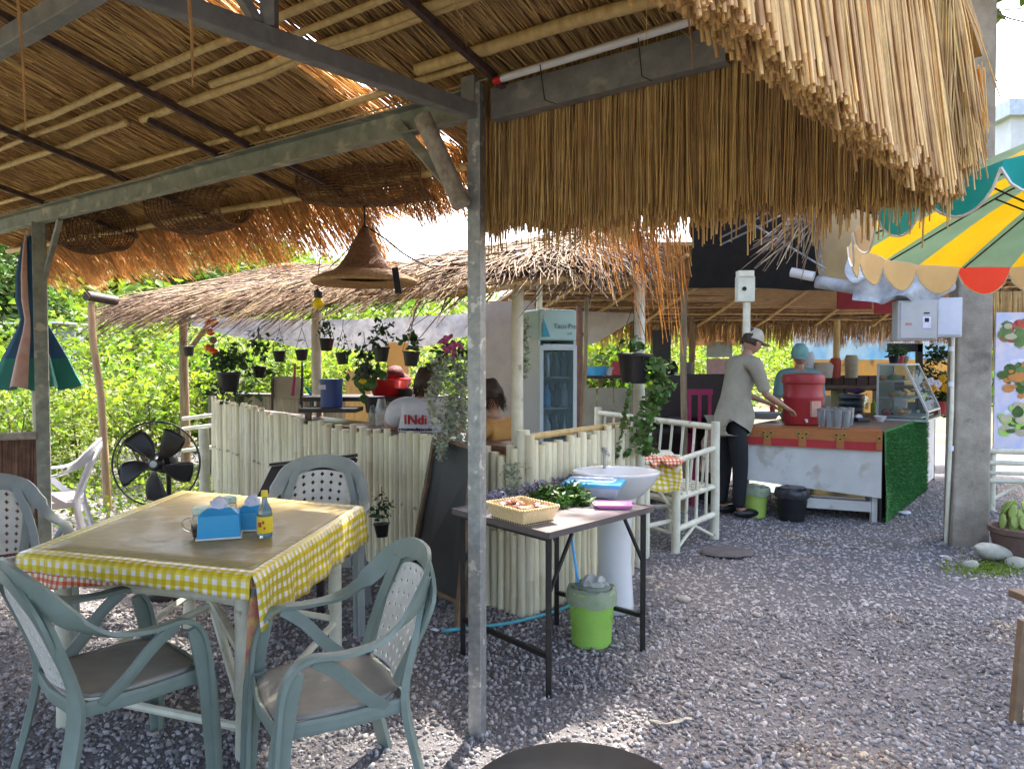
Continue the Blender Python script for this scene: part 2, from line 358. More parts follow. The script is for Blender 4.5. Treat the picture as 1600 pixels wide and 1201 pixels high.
for (u, v, r, l) in ((1068, 940, .035, 'pale rounded stone on the gravel right of the green wicker bin'), (1182, 963, .022, 'small pale stone in the open gravel middle right'), (1000, 975, .022, 'small white stone by the right leg of the folding table'), (1014, 905, .024, 'round tan stone at the foot of the sink stand'), (1480, 875, .03, 'flat white stone left of the concrete pole foot')):
    c = G(u, v); q = MB().ball(c + V((0, 0, r * .5)), (r * 1.3, r, r * .7), 9, 6); q.v = [tuple(V(p) + noise.noise_vector(V(p) * 20) * r * .3) for p in q.v]
    tag(q.build('stone', mat('stone_pale%d' % u, (.42, .38, .33), (.3, .27, .23), .8, scale=30), smooth=True, loc=c), l, 'stone', 'loose pale stones on the gravel')
# ------------------------------------------------------------------ our shelter: roof frame of reference
O = V((-.145, 3.04, 0)); ES = V((.816, -.578, 0)); EW = V((.578, .816, 0)); SL = .22; RZ = 2.75
def RP(s, w, dz=0.0): return O + ES * s + EW * w + V((0, 0, RZ - SL * w + dz))
def roofhit(u, v, dz=0.0):
    r = ray(u, v); c = V((0, 0, CAMZ)); n = V((0, 0, 1)) + EW * SL   # plane: z + SL*w = RZ+dz, w = (p-O).EW
    t = (RZ + dz + SL * O.dot(EW) - c.dot(n)) / r.dot(n); p = c + r * t; q = p - O
    return q.dot(ES), q.dot(EW)
def redge(w): return 1.68 + .107 * w
roof = thing('thatched_shelter', 'large reed thatched shelter on steel posts over the front dining table', 'shelter', O)
def arr(l): return np.array([tuple(p) for p in l])
# underside: rows of reeds running down the slope, each row lapping the next
a0 = []; a1 = []
for k, w0 in enumerate(np.arange(-2.9, .75, .26)):
    n = 980; s = -6.1 + 7.85 * (np.arange(n) + npr.random(n)) / n
    j = npr.normal(scale=.02, size=n); ln = .42 + npr.normal(scale=.04, size=n); dz0 = .035 + npr.normal(scale=.006, size=n); dz1 = .008 + npr.normal(scale=.007, size=n)
    wb = w0 + npr.normal(scale=.015, size=n)
    keep = s < redge(w0) - .04
    for i in np.nonzero(keep)[0]:
        a0.append(RP(s[i], wb[i], dz0[i])); a1.append(RP(s[i] + j[i] * (1.6 if rnd.random() < .1 else .6), wb[i] + ln[i], dz1[i]))
v, f, t = straws(arr(a0), arr(a1), npr.uniform(.003, .0052, len(a0)), .003)
npmesh('reed_underside', v, f, 'straw', t, parent=roof, kind='stuff')
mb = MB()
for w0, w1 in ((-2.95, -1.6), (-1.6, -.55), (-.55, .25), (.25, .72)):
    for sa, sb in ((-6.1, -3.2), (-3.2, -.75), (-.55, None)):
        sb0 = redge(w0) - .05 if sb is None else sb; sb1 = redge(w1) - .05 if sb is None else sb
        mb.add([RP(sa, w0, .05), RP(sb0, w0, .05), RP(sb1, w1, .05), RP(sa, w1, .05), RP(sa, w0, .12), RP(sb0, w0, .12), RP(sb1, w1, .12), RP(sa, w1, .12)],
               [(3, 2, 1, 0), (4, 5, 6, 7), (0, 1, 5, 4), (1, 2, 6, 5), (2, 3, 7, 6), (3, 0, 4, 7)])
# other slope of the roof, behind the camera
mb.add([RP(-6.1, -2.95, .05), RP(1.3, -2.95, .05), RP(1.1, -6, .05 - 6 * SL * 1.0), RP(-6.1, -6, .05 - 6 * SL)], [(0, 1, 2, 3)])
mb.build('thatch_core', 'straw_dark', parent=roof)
# loose hanging reeds under the ceiling
a0 = []; a1 = []
for i in range(160):
    s = rnd.uniform(-4, 1.3); w = rnd.uniform(-1.5, .5); a0.append(RP(s, w, -.0)); a1.append(RP(s + rnd.gauss(0, .09), w + rnd.uniform(.05, .3), -rnd.uniform(.02, .12)))
v, f, t = straws(arr(a0), arr(a1), .002, .0014); npmesh('loose_reed', v, f, 'straw', t, parent=roof, kind='stuff')
# far eave fringe, backlit
def hang(name, m, items, r0=.0034, r1=.0022, bend=None):
    v, f, t = straws(arr([i[0] for i in items]), arr([i[1] for i in items]), npr.uniform(r0 * .7, r0 * 1.3, len(items)), r1, bend); return npmesh(name, v, f, m, t, parent=roof, kind='stuff')
it = []
for i in range(3600):
    s = rnd.uniform(-5.9, .62); wd = .25 + .22 * noise.noise(V((s * 2.2, 0, 0))) + rnd.gauss(0, .05)
    short = 1.0
    if -1.35 < s < .02: short = .62 + .25 * noise.noise(V((s * 6, 3, 0)))
    if s > .02: short = 1.5 + .9 * rnd.random() ** 2
    wd *= short; z1 = -.10 - .24 * short * (.6 + .5 * rnd.random()) + .1 * noise.noise(V((s * 3, 7, 0)))
    if s > .02: wd *= .4
    if s > .3 and rnd.random() < .45: z1 -= .42 * rnd.random()
    if s < -2: z1 += .03
    jz = rnd.uniform(0, .05)
    it.append((RP(s, .5 + rnd.uniform(0, .12), jz), RP(s + rnd.gauss(0, .035), .62 + wd, z1)))
hang('eave_fringe', 'straw_fringe', it, .0030, .0014)
# vertical reed curtain right of the post
it = []
for i in range(5200):
    s = rnd.uniform(-.06, 1.67); w0 = .10 + rnd.random() * .11; zb = 2.15 - .09 * (s / 1.7) + .03 * noise.noise(V((s * 5, 0, 0))) + rnd.gauss(0, .022) - .005
    if rnd.random() < .09: zb -= rnd.random() * .12
    p = RP(s, w0, .04); p.z = min(p.z, 2.74); q = RP(s + rnd.gauss(0, .010) * (4 if rnd.random() < .04 else 1), w0 + rnd.gauss(0, .01)); q.z = zb; it.append((p, q))
for i in range(300):   # a few dark drooping ones at the corner
    s = rnd.uniform(1.64, 1.70); w0 = rnd.uniform(.10, .34); p = RP(s - .05, w0); p.z = 2.8; q = RP(s + rnd.gauss(.02, .02), w0); q.z = 2.12 + abs(rnd.gauss(0, .12)); it.append((p, q))
hang('reed_curtain', 'straw', it, .0034, .0026)
# the near gable edge: bright thick fringe
it = []
for i in range(9000):
    w0 = .2 - 3.1 * rnd.random(); lay = rnd.random(); s = redge(w0) - .10 * lay - .01 + .036 * (.2 - w0)
    zb = 2.075 + .03 * w0 + .05 * noise.noise(V((w0 * 4, 5, 0))) + .035 * noise.noise(V((w0 * 17, 5, 0))) + abs(rnd.gauss(0, .016)) - .05 * (1 - lay)
    if rnd.random() < .03: zb += -.06 * rnd.random() + .1 * rnd.random()
    p = RP(s - .12, w0 + rnd.gauss(0, .015)); p.z = 2.95 + rnd.random() * .12; q = RP(s + rnd.gauss(0, .008), w0 + rnd.gauss(0, .018)); q.z = zb; it.append((p, q))
hang('gable_fringe', 'straw_lit', it, .0040, .0040)
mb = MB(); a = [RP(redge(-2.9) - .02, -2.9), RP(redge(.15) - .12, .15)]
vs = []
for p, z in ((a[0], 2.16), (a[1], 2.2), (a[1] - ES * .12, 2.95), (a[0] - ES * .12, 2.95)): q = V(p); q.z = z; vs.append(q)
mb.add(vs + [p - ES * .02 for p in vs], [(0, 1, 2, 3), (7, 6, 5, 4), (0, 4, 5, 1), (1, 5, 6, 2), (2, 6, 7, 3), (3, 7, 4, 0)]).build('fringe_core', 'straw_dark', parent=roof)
# bamboo purlins (poles with nodes) and dark rafters
def bamboo(a, b, r, nodes=.32, n=10, wob=.004):
    a, b = V(a), V(b); L = (b - a).length; k = max(2, int(L / nodes)); pts = []; rr = []
    for i in range(k + 1):
        c = a.lerp(b, i / k) + V((rnd.gauss(0, wob), rnd.gauss(0, wob), rnd.gauss(0, wob)))
        for d, q in ((-.012, 1), (0, 1.12), (.012, 1)):
            tt = min(max(i / k + d / L, 0), 1); 
            if pts and (a.lerp(b, tt) + (c - a.lerp(b, i / k)) - pts[-1]).length < 1e-4: continue
            pts.append(a.lerp(b, tt) + (c - a.lerp(b, i / k))); rr.append(r * q)
    return MB().tube(pts, rr, n)
for (u, v, s0, s1, r) in ((150, 172, -6, .2, .017), (280, 96, -6, 1.3, .02), (240, 176, -6, -2.0, .022), (470, 100, -1.9, 1.2, .024), (280, 235, -6, -1.35, .019), (560, 160, -1.3, .1, .02), (820, 62, -.2, 1.6, .03), (640, 20, -1.2, 1.5, .022)):
    _, w = roofhit(u, v, -.03); w2 = w + rnd.uniform(-.02, .02)
    bamboo(RP(s0, w, -.026), RP(s1, w2, -.026), r * .82).build('purlin', 'bamboo', parent=roof, smooth=True)
bamboo(RP(-5.9, .5, -.07), RP(-.1, .62, -.04), .022).build('eave_pole', 'bamboo', parent=roof, smooth=True)
for (u, v, w0, w1) in ((200, 125, -2.6, .66), (75, 228, -2.6, .66), (15, 295, -2, .66), (500, 318, -.4, .7), (745, 92, -1.5, .4), (470, 262, .02, .66)):
    s, w = roofhit(u, v, -.055)
    MB().bar(RP(s, w0, -.066), RP(s, w1, -.066), .026, .03).build('rafter', 'rust_dark', parent=roof)
# steel beam along the post line (C channel), cross beam, tie, webs
def chan(a, b, h, wd, th=.006):
    a, b = V(a), V(b); m = MB(); y = (b - a).normalized(); x = y.cross(V((0, 0, 1))).normalized()
    m.bar(a, b, th, h); 
    for z in (-h / 2 + th / 2, h / 2 - th / 2): m.bar(a + V((0, 0, z)) + x * (wd / 2 + th / 2), b + V((0, 0, z)) + x * (wd / 2 + th / 2), wd, th)
    return m
def AP(s, z, w=0): return O + ES * s + EW * w + V((0, 0, z))
chan(AP(-6.2, 2.612, .02), AP(-.03, 2.612, .02), .118, .05).build('main_beam', 'steel_green', parent=roof)
chan(AP(1.02, 2.625, .04), AP(.045, 2.612, .04), .125, .045).build('main_beam', 'steel_grey', parent=roof)
BD = V((-.661, -.75, 0))
MB().bar(O + BD * -.03 + V((0, 0, 2.575)), O + BD * 3.2 + V((0, 0, 2.575)), .05, .062).build('cross_beam', 'steel_grey', parent=roof, mods=[BEV(.004)])
bj = O + BD * 1.40 + V((0, 0, 2.575)); MB().bar(bj - ES * .028, bj - ES * 5.2, .05, .06).build('tie_beam', 'steel_grey', parent=roof, mods=[BEV(.004)])
j = O + BD * .93 + V((0, 0, 2.608)); MB().bar(j, j + V((.0, .0, .36)), .045, .045, up=(1, 0, 0)).build('web', 'steel_grey', parent=roof)
MB().bar(j + BD * .04, j + BD * .32 + V((0, 0, .33)), .03, .03).build('web', 'steel_grey', parent=roof)
# main post
mb = MB(); mb.box(O + V((0, 0, 1.345)), (.058, .058, 2.69), rz=math.atan2(.578, -.816) + R(12)); mb.build('post', 'galv', parent=roof, mods=[BEV(.003)])
MB().box(O + V((.0, -.0, 2.66)) - ES * .02 , (.07, .07, .12), rz=math.atan2(.816, .578)).build('post_head', 'steel_grey', parent=roof, mods=[BEV(.003)])
MB().bar(P(622, 196, 3.30), P(722, 312, 3.07), .045, .05, up=(0, 1, 0)).build('brace', 'steel_green', parent=roof, mods=[BEV(.003)])
MB().tube([P(660, 182, 3.0), P(722, 322, 2.97)], .037, 12).build('brace', 'old_pipe', parent=roof, smooth='auto', label='rusty chipped round pipe brace')
lp = O - ES * 4.02
MB().box(lp + V((0, 0, 1.28)), (.085, .085, 2.56), rz=.5).build('post', 'steel_green', parent=roof, mods=[BEV(.004)])
MB().bar(lp + V((.03, 0, 2.15)), lp + ES * .33 + V((0, 0, 2.55)), .03, .035).build('brace', 'steel_green', parent=roof)
# twisted wire along the beam
MB().tube(smooth_path([AP(-5.8, 2.69, -.02), AP(-4, 2.69, -.02), AP(-2.6, 2.66, -.03), AP(-1.8, 2.69, -.02), AP(-.6, 2.69, -.02), AP(.3, 2.70, -.01), AP(1.0, 2.72, -.01)]), .004, 5).build('wire', 'cord', parent=roof)
# tube lamp on the right beam
tl = thing('tube_light', 'unlit fluorescent tube with red end tied to the grey steel beam', 'lamp', AP(.1, 2.63, -.03))
MB().tube([AP(.16, 2.665, -.045), AP(1.03, 2.685, -.045)], .0135, 12).build('glass_tube', 'tube_light', parent=tl, smooth='auto')
MB().tube([AP(.125, 2.664, -.045), AP(.159, 2.665, -.045)], .0148, 12).build('end_cap', 'red_plastic', parent=tl)
for s in (.35, .75): MB().tube([AP(s, 2.67, -.062), AP(s, 2.55, -.03), AP(s + .01, 2.55, .03)], .002, 4).build('wire_tie', 'wire_black', parent=tl)
for i, (u, v0, v1, d, r, l) in enumerate(((38, -20, 205, 2.2, .004, 'long frayed straw strip hanging at the far left of the ceiling'), (299, -30, 138, 1.9, .005, 'orange straw strip hanging beside the cross beam'), (1062, 20, 110, 2.3, .003, 'thin loose straw dangling over the tube light'))):
    a, b = P(u - (12 if i == 0 else -12 if i == 2 else 6), v0, d), P(u + (2 if i < 2 else 20), v1, d)
    tag(MB().tube([a, a.lerp(b, .5) + V((.005, 0, 0)), b], [r, r, r * .3], 5).build('straw_strip', 'straw_fringe', loc=a), l, 'straw', 'straw strips hanging from the ceiling')
# ------------------------------------------------------------------ vegetation
def clump(cs, rad, n, size, up=.3, shell=.45):
    """cs list of centres, rad list of (rx,ry,rz)"""
    cs = np.array([tuple(c) for c in cs]); rad = np.array(rad); wt = (rad.prod(1)) ** (2 / 3); k = npr.choice(len(cs), n, p=wt / wt.sum())
    d = npr.normal(size=(n, 3)); d /= np.linalg.norm(d, axis=1)[:, None]; r = 1 - shell * npr.random(n) ** 1.3
    p = cs[k] + d * rad[k] * r[:, None] + npr.normal(scale=size * .5, size=(n, 3))
    p = p[p[:, 2] > .02]
    return leaves(p, size * npr.uniform(.6, 1.4, len(p)), up)
def shrub(x, y, h, wd, label, n=2600, size=.085, m='leaf_bush', cat='shrub', group='sunlit shrubs behind the huts'):
    z0 = terr(x, y); t = thing('shrub', label, cat, (x, y, z0), 0, group)
    cs = []; rs = []
    for i in range(9):
        a = rnd.random() * 6.28; q = rnd.random() ** .5 * wd * .55; hh = h * rnd.uniform(.3, .8); r = wd * rnd.uniform(.28, .45)
        cs.append((x + math.cos(a) * q, y + math.sin(a) * q, z0 + hh)); rs.append((r, r, min(h - hh, r * 1.0) + .05))
    v, f, tt = clump(cs, rs, n, size, .2, .6); npmesh('foliage', v, f, m, tt, parent=t, kind='stuff')
    # upright shoots breaking the outline
    n2 = int(n * .3); a = npr.random(n2 // 12) * 6.28; q = npr.random(n2 // 12) ** .5 * wd * .8
    b = np.stack([x + np.cos(a) * q, y + np.sin(a) * q, np.full(len(a), z0) + h * npr.uniform(.55, .85, len(a))], 1)
    tp = b + np.stack([npr.normal(scale=.1, size=len(a)), npr.normal(scale=.1, size=len(a)), h * npr.uniform(.2, .42, len(a))], 1)
    c = (b[:, None] + (tp - b)[:, None] * npr.random((len(a), 12))[:, :, None] + npr.normal(scale=.05, size=(len(a), 12, 3))).reshape(-1, 3)
    v, f, tt = leaves(c, size * 1.1 * npr.uniform(.6, 1.3, len(c)), .5); npmesh('shoots', v, f, m, tt, parent=t, kind='stuff')
    mb = MB()
    for i in range(7):
        a = rnd.random() * 6.28; mb.tube([(x, y, z0), (x + math.cos(a) * wd * .2, y + math.sin(a) * wd * .2, z0 + h * .4), (x + math.cos(a) * wd * .45, y + math.sin(a) * wd * .45, z0 + h * .75)], [.02, .014, .005], 5)
    mb.build('stem', 'bark', parent=t)
    return t
LB = ['behind the fan', 'behind the leaning tan stake', 'left of the brown hut post', 'behind the tomato string', 'behind the long bamboo wall', 'behind the blue tin', 'behind the red basin', 'behind the pink orchid', 'behind the fridge', 'behind the black hanging bucket', 'behind the dark tall box', 'behind the white hut post']
SH = []
for i, (u, d, h, wd) in enumerate(((235, 9.2, 1.5, 1.3), (120, 9.6, 1.35, 1.5), (330, 10.6, 1.8, 1.4), (20, 9.0, 1.3, 1.5), (430, 11.2, 1.9, 1.5), (520, 11.6, 1.8, 1.4), (610, 12, 1.8, 1.4), (700, 11.4, 1.7, 1.3), (905, 12.6, 1.9, 1.5), (1000, 13.0, 2.1, 1.6), (1085, 12.8, 2.0, 1.4), (960, 14.5, 2.4, 1.7), (180, 11.8, 1.9, 1.7), (60, 12.5, 2.1, 1.9), (-60, 10.5, 1.9, 1.8), (290, 13.2, 2.3, 1.8), (400, 14.2, 2.4, 2.0), (540, 15, 2.5, 2.1), (670, 15, 2.4, 2.0), (1150, 14.8, 2.3, 1.8))):
    x = (u - 800) / F * d
    desc = ['bright yellow-green leafy shrub', 'dense lime green shrub with upright shoots', 'tall loose sunlit shrub'][i % 3]
    where = ['directly behind the black fan', 'left of the leaning tan stake', 'behind the brown hut post', 'behind the closed blue parasol', 'behind the two black hanging pots', 'behind the blue tin on the shelf', 'behind the red basin', 'behind the pink orchid', 'right beside the fridge', 'behind the black bucket on the white post', 'behind the tall dark box', 'under the right end of the sagging white tarp',
             'between the stake and the brown post, farther back', 'behind the small shed', 'at the far left edge of the picture', 'behind the string of tomatoes, farther back', 'behind the grey shade net, left part', 'behind the shade net, middle part', 'behind the shade net beside the steel post', 'behind the beige shirted worker'][i]
    shrub(x, d, h, wd, desc + ' ' + where, (2600 if d < 12 else 2000) if i % 3 else 1500, (.085 if d < 12 else .11) * (1, .75, 1.35)[(i * 7) % 3], ('leaf_bush', 'leaf_bush_deep', 'leaf_bush', 'leaf_bush_pale', 'leaf_bush_deep')[(i * 3) % 5])
# low weeds at the yard edge
cs = np.stack([npr.uniform(-8.5, -2.6, 9000), npr.uniform(6.3, 9.8, 9000), npr.random(9000) * .28], 1)
ok = (cs[:, 1] - 6.0) * 1.0 > (cs[:, 0] + 8.0) * .28 - .2 + npr.normal(scale=.5, size=9000)
cs = cs[ok]; cs[:, 2] *= .4 + .6 * np.clip(cs[:, 1] - 6.3, 0, 1.5) / 1.5
v, f, tt = leaves(cs, .06 * npr.uniform(.5, 1.4, len(cs)), .6); npmesh('weeds', v, f, 'leaf_bush', tt, kind='stuff')
# the overgrown slope
cs = []; rs = []
for i in range(230):
    y = rnd.uniform(17, 62); x = rnd.uniform(-.95, .75) * y; left = max(0, min(1, (-x / y - .05) * 2.2))
    r = rnd.uniform(1.2, 2.6); hh = terr(x, y) + rnd.uniform(.2, 1.2) + left * (y - 15) * .13
    cs.append((x, y, hh)); rs.append((r, r, r * .8))
v, f, tt = clump(cs, rs, 60000, .34, .2, .35); npmesh('thicket', v, f, mat('leaf_slope', (.17, .27, .035), (.07, .13, .02), .6, scale=.35, tint=.5, trans=.4, transc=(1.3, 1.3, .5)), tt, kind='stuff')
def tree(x, y, h, cw, label, crown, n=5000, size=.22, m='leaf_tree', trunk_r=.16, group=None, lean=(0, 0)):
    z0 = terr(x, y); t = thing('tree', label, 'tree', (x, y, z0), 0, group); mb = MB()
    top = V((x + lean[0], y + lean[1], z0 + h * .62)); pts = smooth_path([(x, y, z0 - .1), (x + lean[0] * .2 + .05, y + lean[1] * .2, z0 + h * .25), (x + lean[0] * .6, y + lean[1] * .6, z0 + h * .45), top], 4)
    mb.tube(pts, [trunk_r * (1 - .6 * i / (len(pts) - 1)) for i in range(len(pts))], 9)
    for c, r in crown:
        c = V(c); m_ = top.lerp(c, .5) + V((rnd.gauss(0, .15), rnd.gauss(0, .15), -.1)); mb.tube([top - V((0, 0, rnd.random() * .6)), m_, c], [trunk_r * .4, trunk_r * .25, trunk_r * .08], 6)
    mb.build('trunk', 'bark', parent=t, smooth=True)
    cs = []; rs = []
    for c, r in crown:
        for i in range(7): d = V((rnd.gauss(0, 1), rnd.gauss(0, 1), rnd.gauss(0, .8))).normalized() * r[0] * .6; cs.append(V(c) + d); rs.append(tuple(q * rnd.uniform(.3, .55) for q in r))
    v, f, tt = clump(cs, rs, n, size, .1, .7); npmesh('crown', v, f, m, tt, parent=t, kind='stuff')
tree(-13.6, 19, 5.6, 3, 'dark green bushy tree at the far left behind the closed parasol', [((-13.8, 19, 4.2), (1.6, 1.6, 1.3)), ((-12.6, 18.5, 3.2), (1.4, 1.4, 1.2)), ((-15, 19.5, 3.6), (1.6, 1.6, 1.4)), ((-13.2, 19, 2.4), (1.6, 1.5, 1.2))], 7000, .2, 'leaf_tree')
tree(-11.4, 24, 6, 3, 'mid green tree rising behind the shed, right of the steel post', [((-11.6, 24, 4.4), (2.0, 1.8, 1.3)), ((-9.6, 24, 3.8), (1.8, 1.6, 1.3)), ((-13.4, 24, 5.0), (1.8, 1.8, 1.5))], 7000, .22, 'leaf_tree')
tree(-7.3, 25, 6, 3, 'light green tree on the slope above the left end of the hut roof', [((-7.4, 25, 4.1), (2.0, 1.8, 1.2)), ((-5.4, 25, 3.7), (1.8, 1.6, 1.1)), ((-9.2, 26, 4.6), (1.8, 1.8, 1.2))], 6500, .24, mat('leaf_mid', (.15, .25, .03), (.07, .13, .02), .6, scale=.6, tint=.5, trans=.4, transc=(1.3, 1.3, .5)))
tree(7.4, 5.2, 11, 5, 'large unseen tree added right of the yard to shade the gravel', [((3.9, 9.3, 7.9), (2.1, 2.1, 1.3)), ((5.6, 6.6, 7.6), (2.4, 2.4, 1.5)), ((7.5, 9.2, 9.2), (1.9, 2.0, 1.4)), ((4.2, 11.6, 8.2), (1.7, 1.7, 1.2)), ((3.8, 5.4, 7.2), (1.7, 1.7, 1.2)), ((5.5, 3.3, 6.4), (2.2, 2.2, 1.3)), ((7.5, 5.2, 8.2), (2.4, 2.4, 1.5)), ((3.2, 7.4, 6.9), (1.5, 1.5, 1.0)), ((4.8, 9.3, 6.9), (1.6, 1.6, .9)), ((5.7, 10.2, 7.2), (1.5, 1.5, 1)), ((3.0, 7.6, 7.3), (1.1, 1.3, .8)), ((3.0, 9.4, 8.2), (1.1, 1.3, .8)), ((4.4, 7.6, 6.6), (1.5, 1.4, .8)), ((3.4, 6.3, 5.9), (1.2, 1.0, .7))], 30000, .30, 'leaf_tree', .24, lean=(-1.0, 1.2))  # added out of view, crown shaped to keep the sun off the yard
# ------------------------------------------------------------------ shed and building far off
t = thing('shed', 'small white roofed shed among the bushes beside the steel post', 'shed', P(92, 530, 18))
c = P(92, 520, 18); MB().box(c + V((0, 0, -.45)), (.62, 1, 1.2)).build('wall', mat('shed_wall', (.32, .36, .40), (.22, .25, .28), .7, scale=3), parent=t)
MB().bar(c + V((-.5, -.5, .17)), c + V((.75, -.5, .20)), 1.5, .035, up=(0, 0, 1)).build('roof', 'white_plastic', parent=t)
MB().box(c + V((-.02, -.52, -.1)), (.34, .03, .3)).build('window', 'black_plastic', parent=t)
MAT_B = mat('building_wall', (.60, .60, .58), (.50, .50, .49), .8, scale=2)
bx = thing('building', 'pale grey concrete building with rooftop railing beyond the pole', 'building', (17.5, 24, 0))
mb = MB(); mb.box((22.4, 27, 4.7), (12.6, 6, 9.4)); mb.build('wall', MAT_B, parent=bx)
MB().box((22.4, 27, 9.65), (13.0, 6.4, .5)).build('parapet', mat('parapet', (.50, .56, .62), None, .6), parent=bx)
for i in range(9):
    MB().tube([(16.2 + i * .9, 23.9, 9.9), (16.2 + i * .9, 23.9, 11.0)], .025, 5).build('baluster', 'white_plastic', parent=bx)
MB().tube([(16.2, 23.9, 11.0), (25, 23.9, 11.0)], .03, 5).build('rail', 'white_plastic', parent=bx)
for i in range(3): MB().box((18.3 + i * 2.6, 23.97, 6.6), (1.3, .1, 1.5)).build('window', 'black_plastic', parent=bx)
# ------------------------------------------------------------------ the bar hut
hut = thing('bar_hut', 'low open hut with grey dry palm leaf roof over the bamboo bar', 'hut', (.1, 4.5, 0))
L0, K0, R0, RB = P(160, 488, 8.3), V((-.18, 4.2, 2.0)), P(1010, 410, 5.6), P(960, 366, 6.7)
RA, RM = P(455, 424, 8.8), P(650, 428, 7.4)
def ridge_at(e):
    e2 = e; return RA.lerp(RM, e2 / .5) if e2 < .5 else RM.lerp(RB, (e2 - .5) / .5)
def blade_rows(fn, n, ln, rows, name, m, r=(.004, .009), parent=hut, over=.14, jit=.05, thick=.05):
    a0 = []; a1 = []
    for i in range(n):
        e = rnd.random(); row = rnd.randrange(rows); q = (row + rnd.random() * .5) / rows
        a, b = fn(e); d = b - a; L = d.length; dn = d / L; side = dn.cross(V((0, 0, 1))).normalized()
        p = a + d * q + V((0, 0, thick * rnd.random() + .02)); g = p + dn * ln * rnd.uniform(.6, 1.3) + side * rnd.gauss(0, jit)
        ex = (g - a).dot(dn) - (L + over * rnd.uniform(.2, 1.4))
        if ex > 0: g -= dn * ex
        ov = max(0, (g - a).dot(dn) - L); g.z -= ov * rnd.uniform(.3, 1.1) + .02
        g.z += .03 * rnd.random(); a0.append(p); a1.append(g)
    v, f, t = straws(arr(a0), arr(a1), npr.uniform(r[0], r[1], n), .002, npr.normal(scale=.02, size=(n, 3))); return npmesh(name, v, f, m, t, parent=parent, kind='stuff')
blade_rows(lambda e: (ridge_at(e), L0.lerp(K0, e)), 9000, .5, 6, 'palm_thatch', 'palm_dry', r=(.004, .012), over=.26, jit=.11, thick=.09)
blade_rows(lambda e: (RB.lerp(ridge_at(1 - 0.01), e * .2) , K0.lerp(R0, e)), 3500, .5, 4, 'palm_thatch', 'palm_dry', r=(.004, .012), over=.26, jit=.13, thick=.08)
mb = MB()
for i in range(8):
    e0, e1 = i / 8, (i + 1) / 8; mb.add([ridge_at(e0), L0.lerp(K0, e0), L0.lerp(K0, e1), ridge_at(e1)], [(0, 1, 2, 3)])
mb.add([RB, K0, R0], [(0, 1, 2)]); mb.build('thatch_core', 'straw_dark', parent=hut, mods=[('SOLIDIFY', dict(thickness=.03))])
# poles under the eaves
for a, b in ((L0, K0), (K0, R0)): 
    bamboo(a.lerp(b, .02) + V((0, 0, -.04)), a.lerp(b, .98) + V((0, 0, -.04)), .022).build('eave_pole', 'bamboo', parent=hut, smooth=True)
def post(name, u, v0, d, r, m, v1=None, parent=hut, label=None, lean=0, n=12):
    a = P(u, v0, d); b = V((a.x + lean, a.y, -.02)); o = MB().tube([b, b.lerp(a, .35) + V((rnd.gauss(0, .006), 0, 0)), b.lerp(a, .7) + V((rnd.gauss(0, .006), 0, 0)), a], [r * 1.05, r, r * .98, r * .95], n).build(name, m, parent=parent, smooth='auto')
    if label: o['label'] = label
    return o
post('post', 287, 485, 8.6, .052, 'post_wood', label='brown unpainted wooden post')
MB().bar(P(290, 555, 8.6), P(325, 508, 8.5), .04, .04).build('brace', 'post_wood', parent=hut)
post('post', 495, 455, 7.5, .055, 'white_bamboo_rail'); post('post', 809, 432, 4.72, .040, 'white_bamboo_rail'); post('post', 1000, 402, 5.55, .044, 'white_bamboo_rail')
post('post', 843, 440, 7.2, .03, 'white_bamboo_rail'); post('post', 1069, 455, 7.6, .035, 'post_wood', label='olive grey wooden post')
post('post', 905, 478, 7.4, .035, mat('red_wood', (.20, .10, .07), (.12, .06, .04), .8, scale=12), label='crooked reddish brown tree trunk post'); post('post', 917, 465, 6.6, .02, 'post_wood', label='thin grey wooden post', lean=-.08)
MB().tube([P(897, 520, 7.4), P(905, 535, 7.4), P(912, 520, 7.4)], .014, 6).build('branch_stub', 'red_wood', parent=hut)
t = thing('stake', 'tan bare wooden stake standing in the bushes left of the fan', 'stake', V((P(165, 700, 7.6).x, 7.6, 0)))
MB().tube([V((P(167, 700, 7.6).x, 7.6, -.05)), P(158, 620, 7.6), P(146, 540, 7.6), P(142, 472, 7.6)], [.042, .038, .036, .034], 10).build('pole', mat('stake_wood', (.46, .33, .20), (.30, .20, .12), .8, scale=8, stretch=(3, 3, .4)), parent=t, smooth='auto')
MB().tube([P(135, 462, 7.5), P(180, 470, 7.9)], .05, 10).build('crossbar', 'dark_wood', parent=t, smooth='auto')
# ---- bamboo wall of the bar: every pole is a part
wall = thing('bamboo_bar_wall', 'long palisade of upright cream white bamboo poles fronting the bar', 'wall', (.08, 4.45, 0))
def pole_mesh(h, r, seed):
    rr = random.Random(seed); m = MB(); zs = [0]; z = rr.uniform(.1, .3)
    pts = []; rad = []
    while z < h - .06:
        for dz, q in ((-.01, 1), (0, 1.06), (.01, 1)): pts.append((rr.gauss(0, .0015), rr.gauss(0, .0015), z + dz)); rad.append(r * q)
        z += rr.uniform(.26, .36)
    pts = [(0, 0, -.03)] + pts + [(0, 0, h)]; rad = [r] + rad + [r * .97]; m.tube(pts, rad, 9); return mesh_of(m, 'bamboo_pole', 'white_bamboo', smooth=True)
PM = [pole_mesh(1.08 + i * .012, .0285 + .002 * (i % 3), i) for i in range(7)]
for me in PM:
    try: me.set_sharp_from_angle(angle=R(50))
    except Exception: pass
A0, A1, A2 = V((-3.2, 7.85, 0)), V((.08, 4.45, 0)), V((.88, 5.35, 0))
L = (A1 - A0).length; n = int(L / .0585)
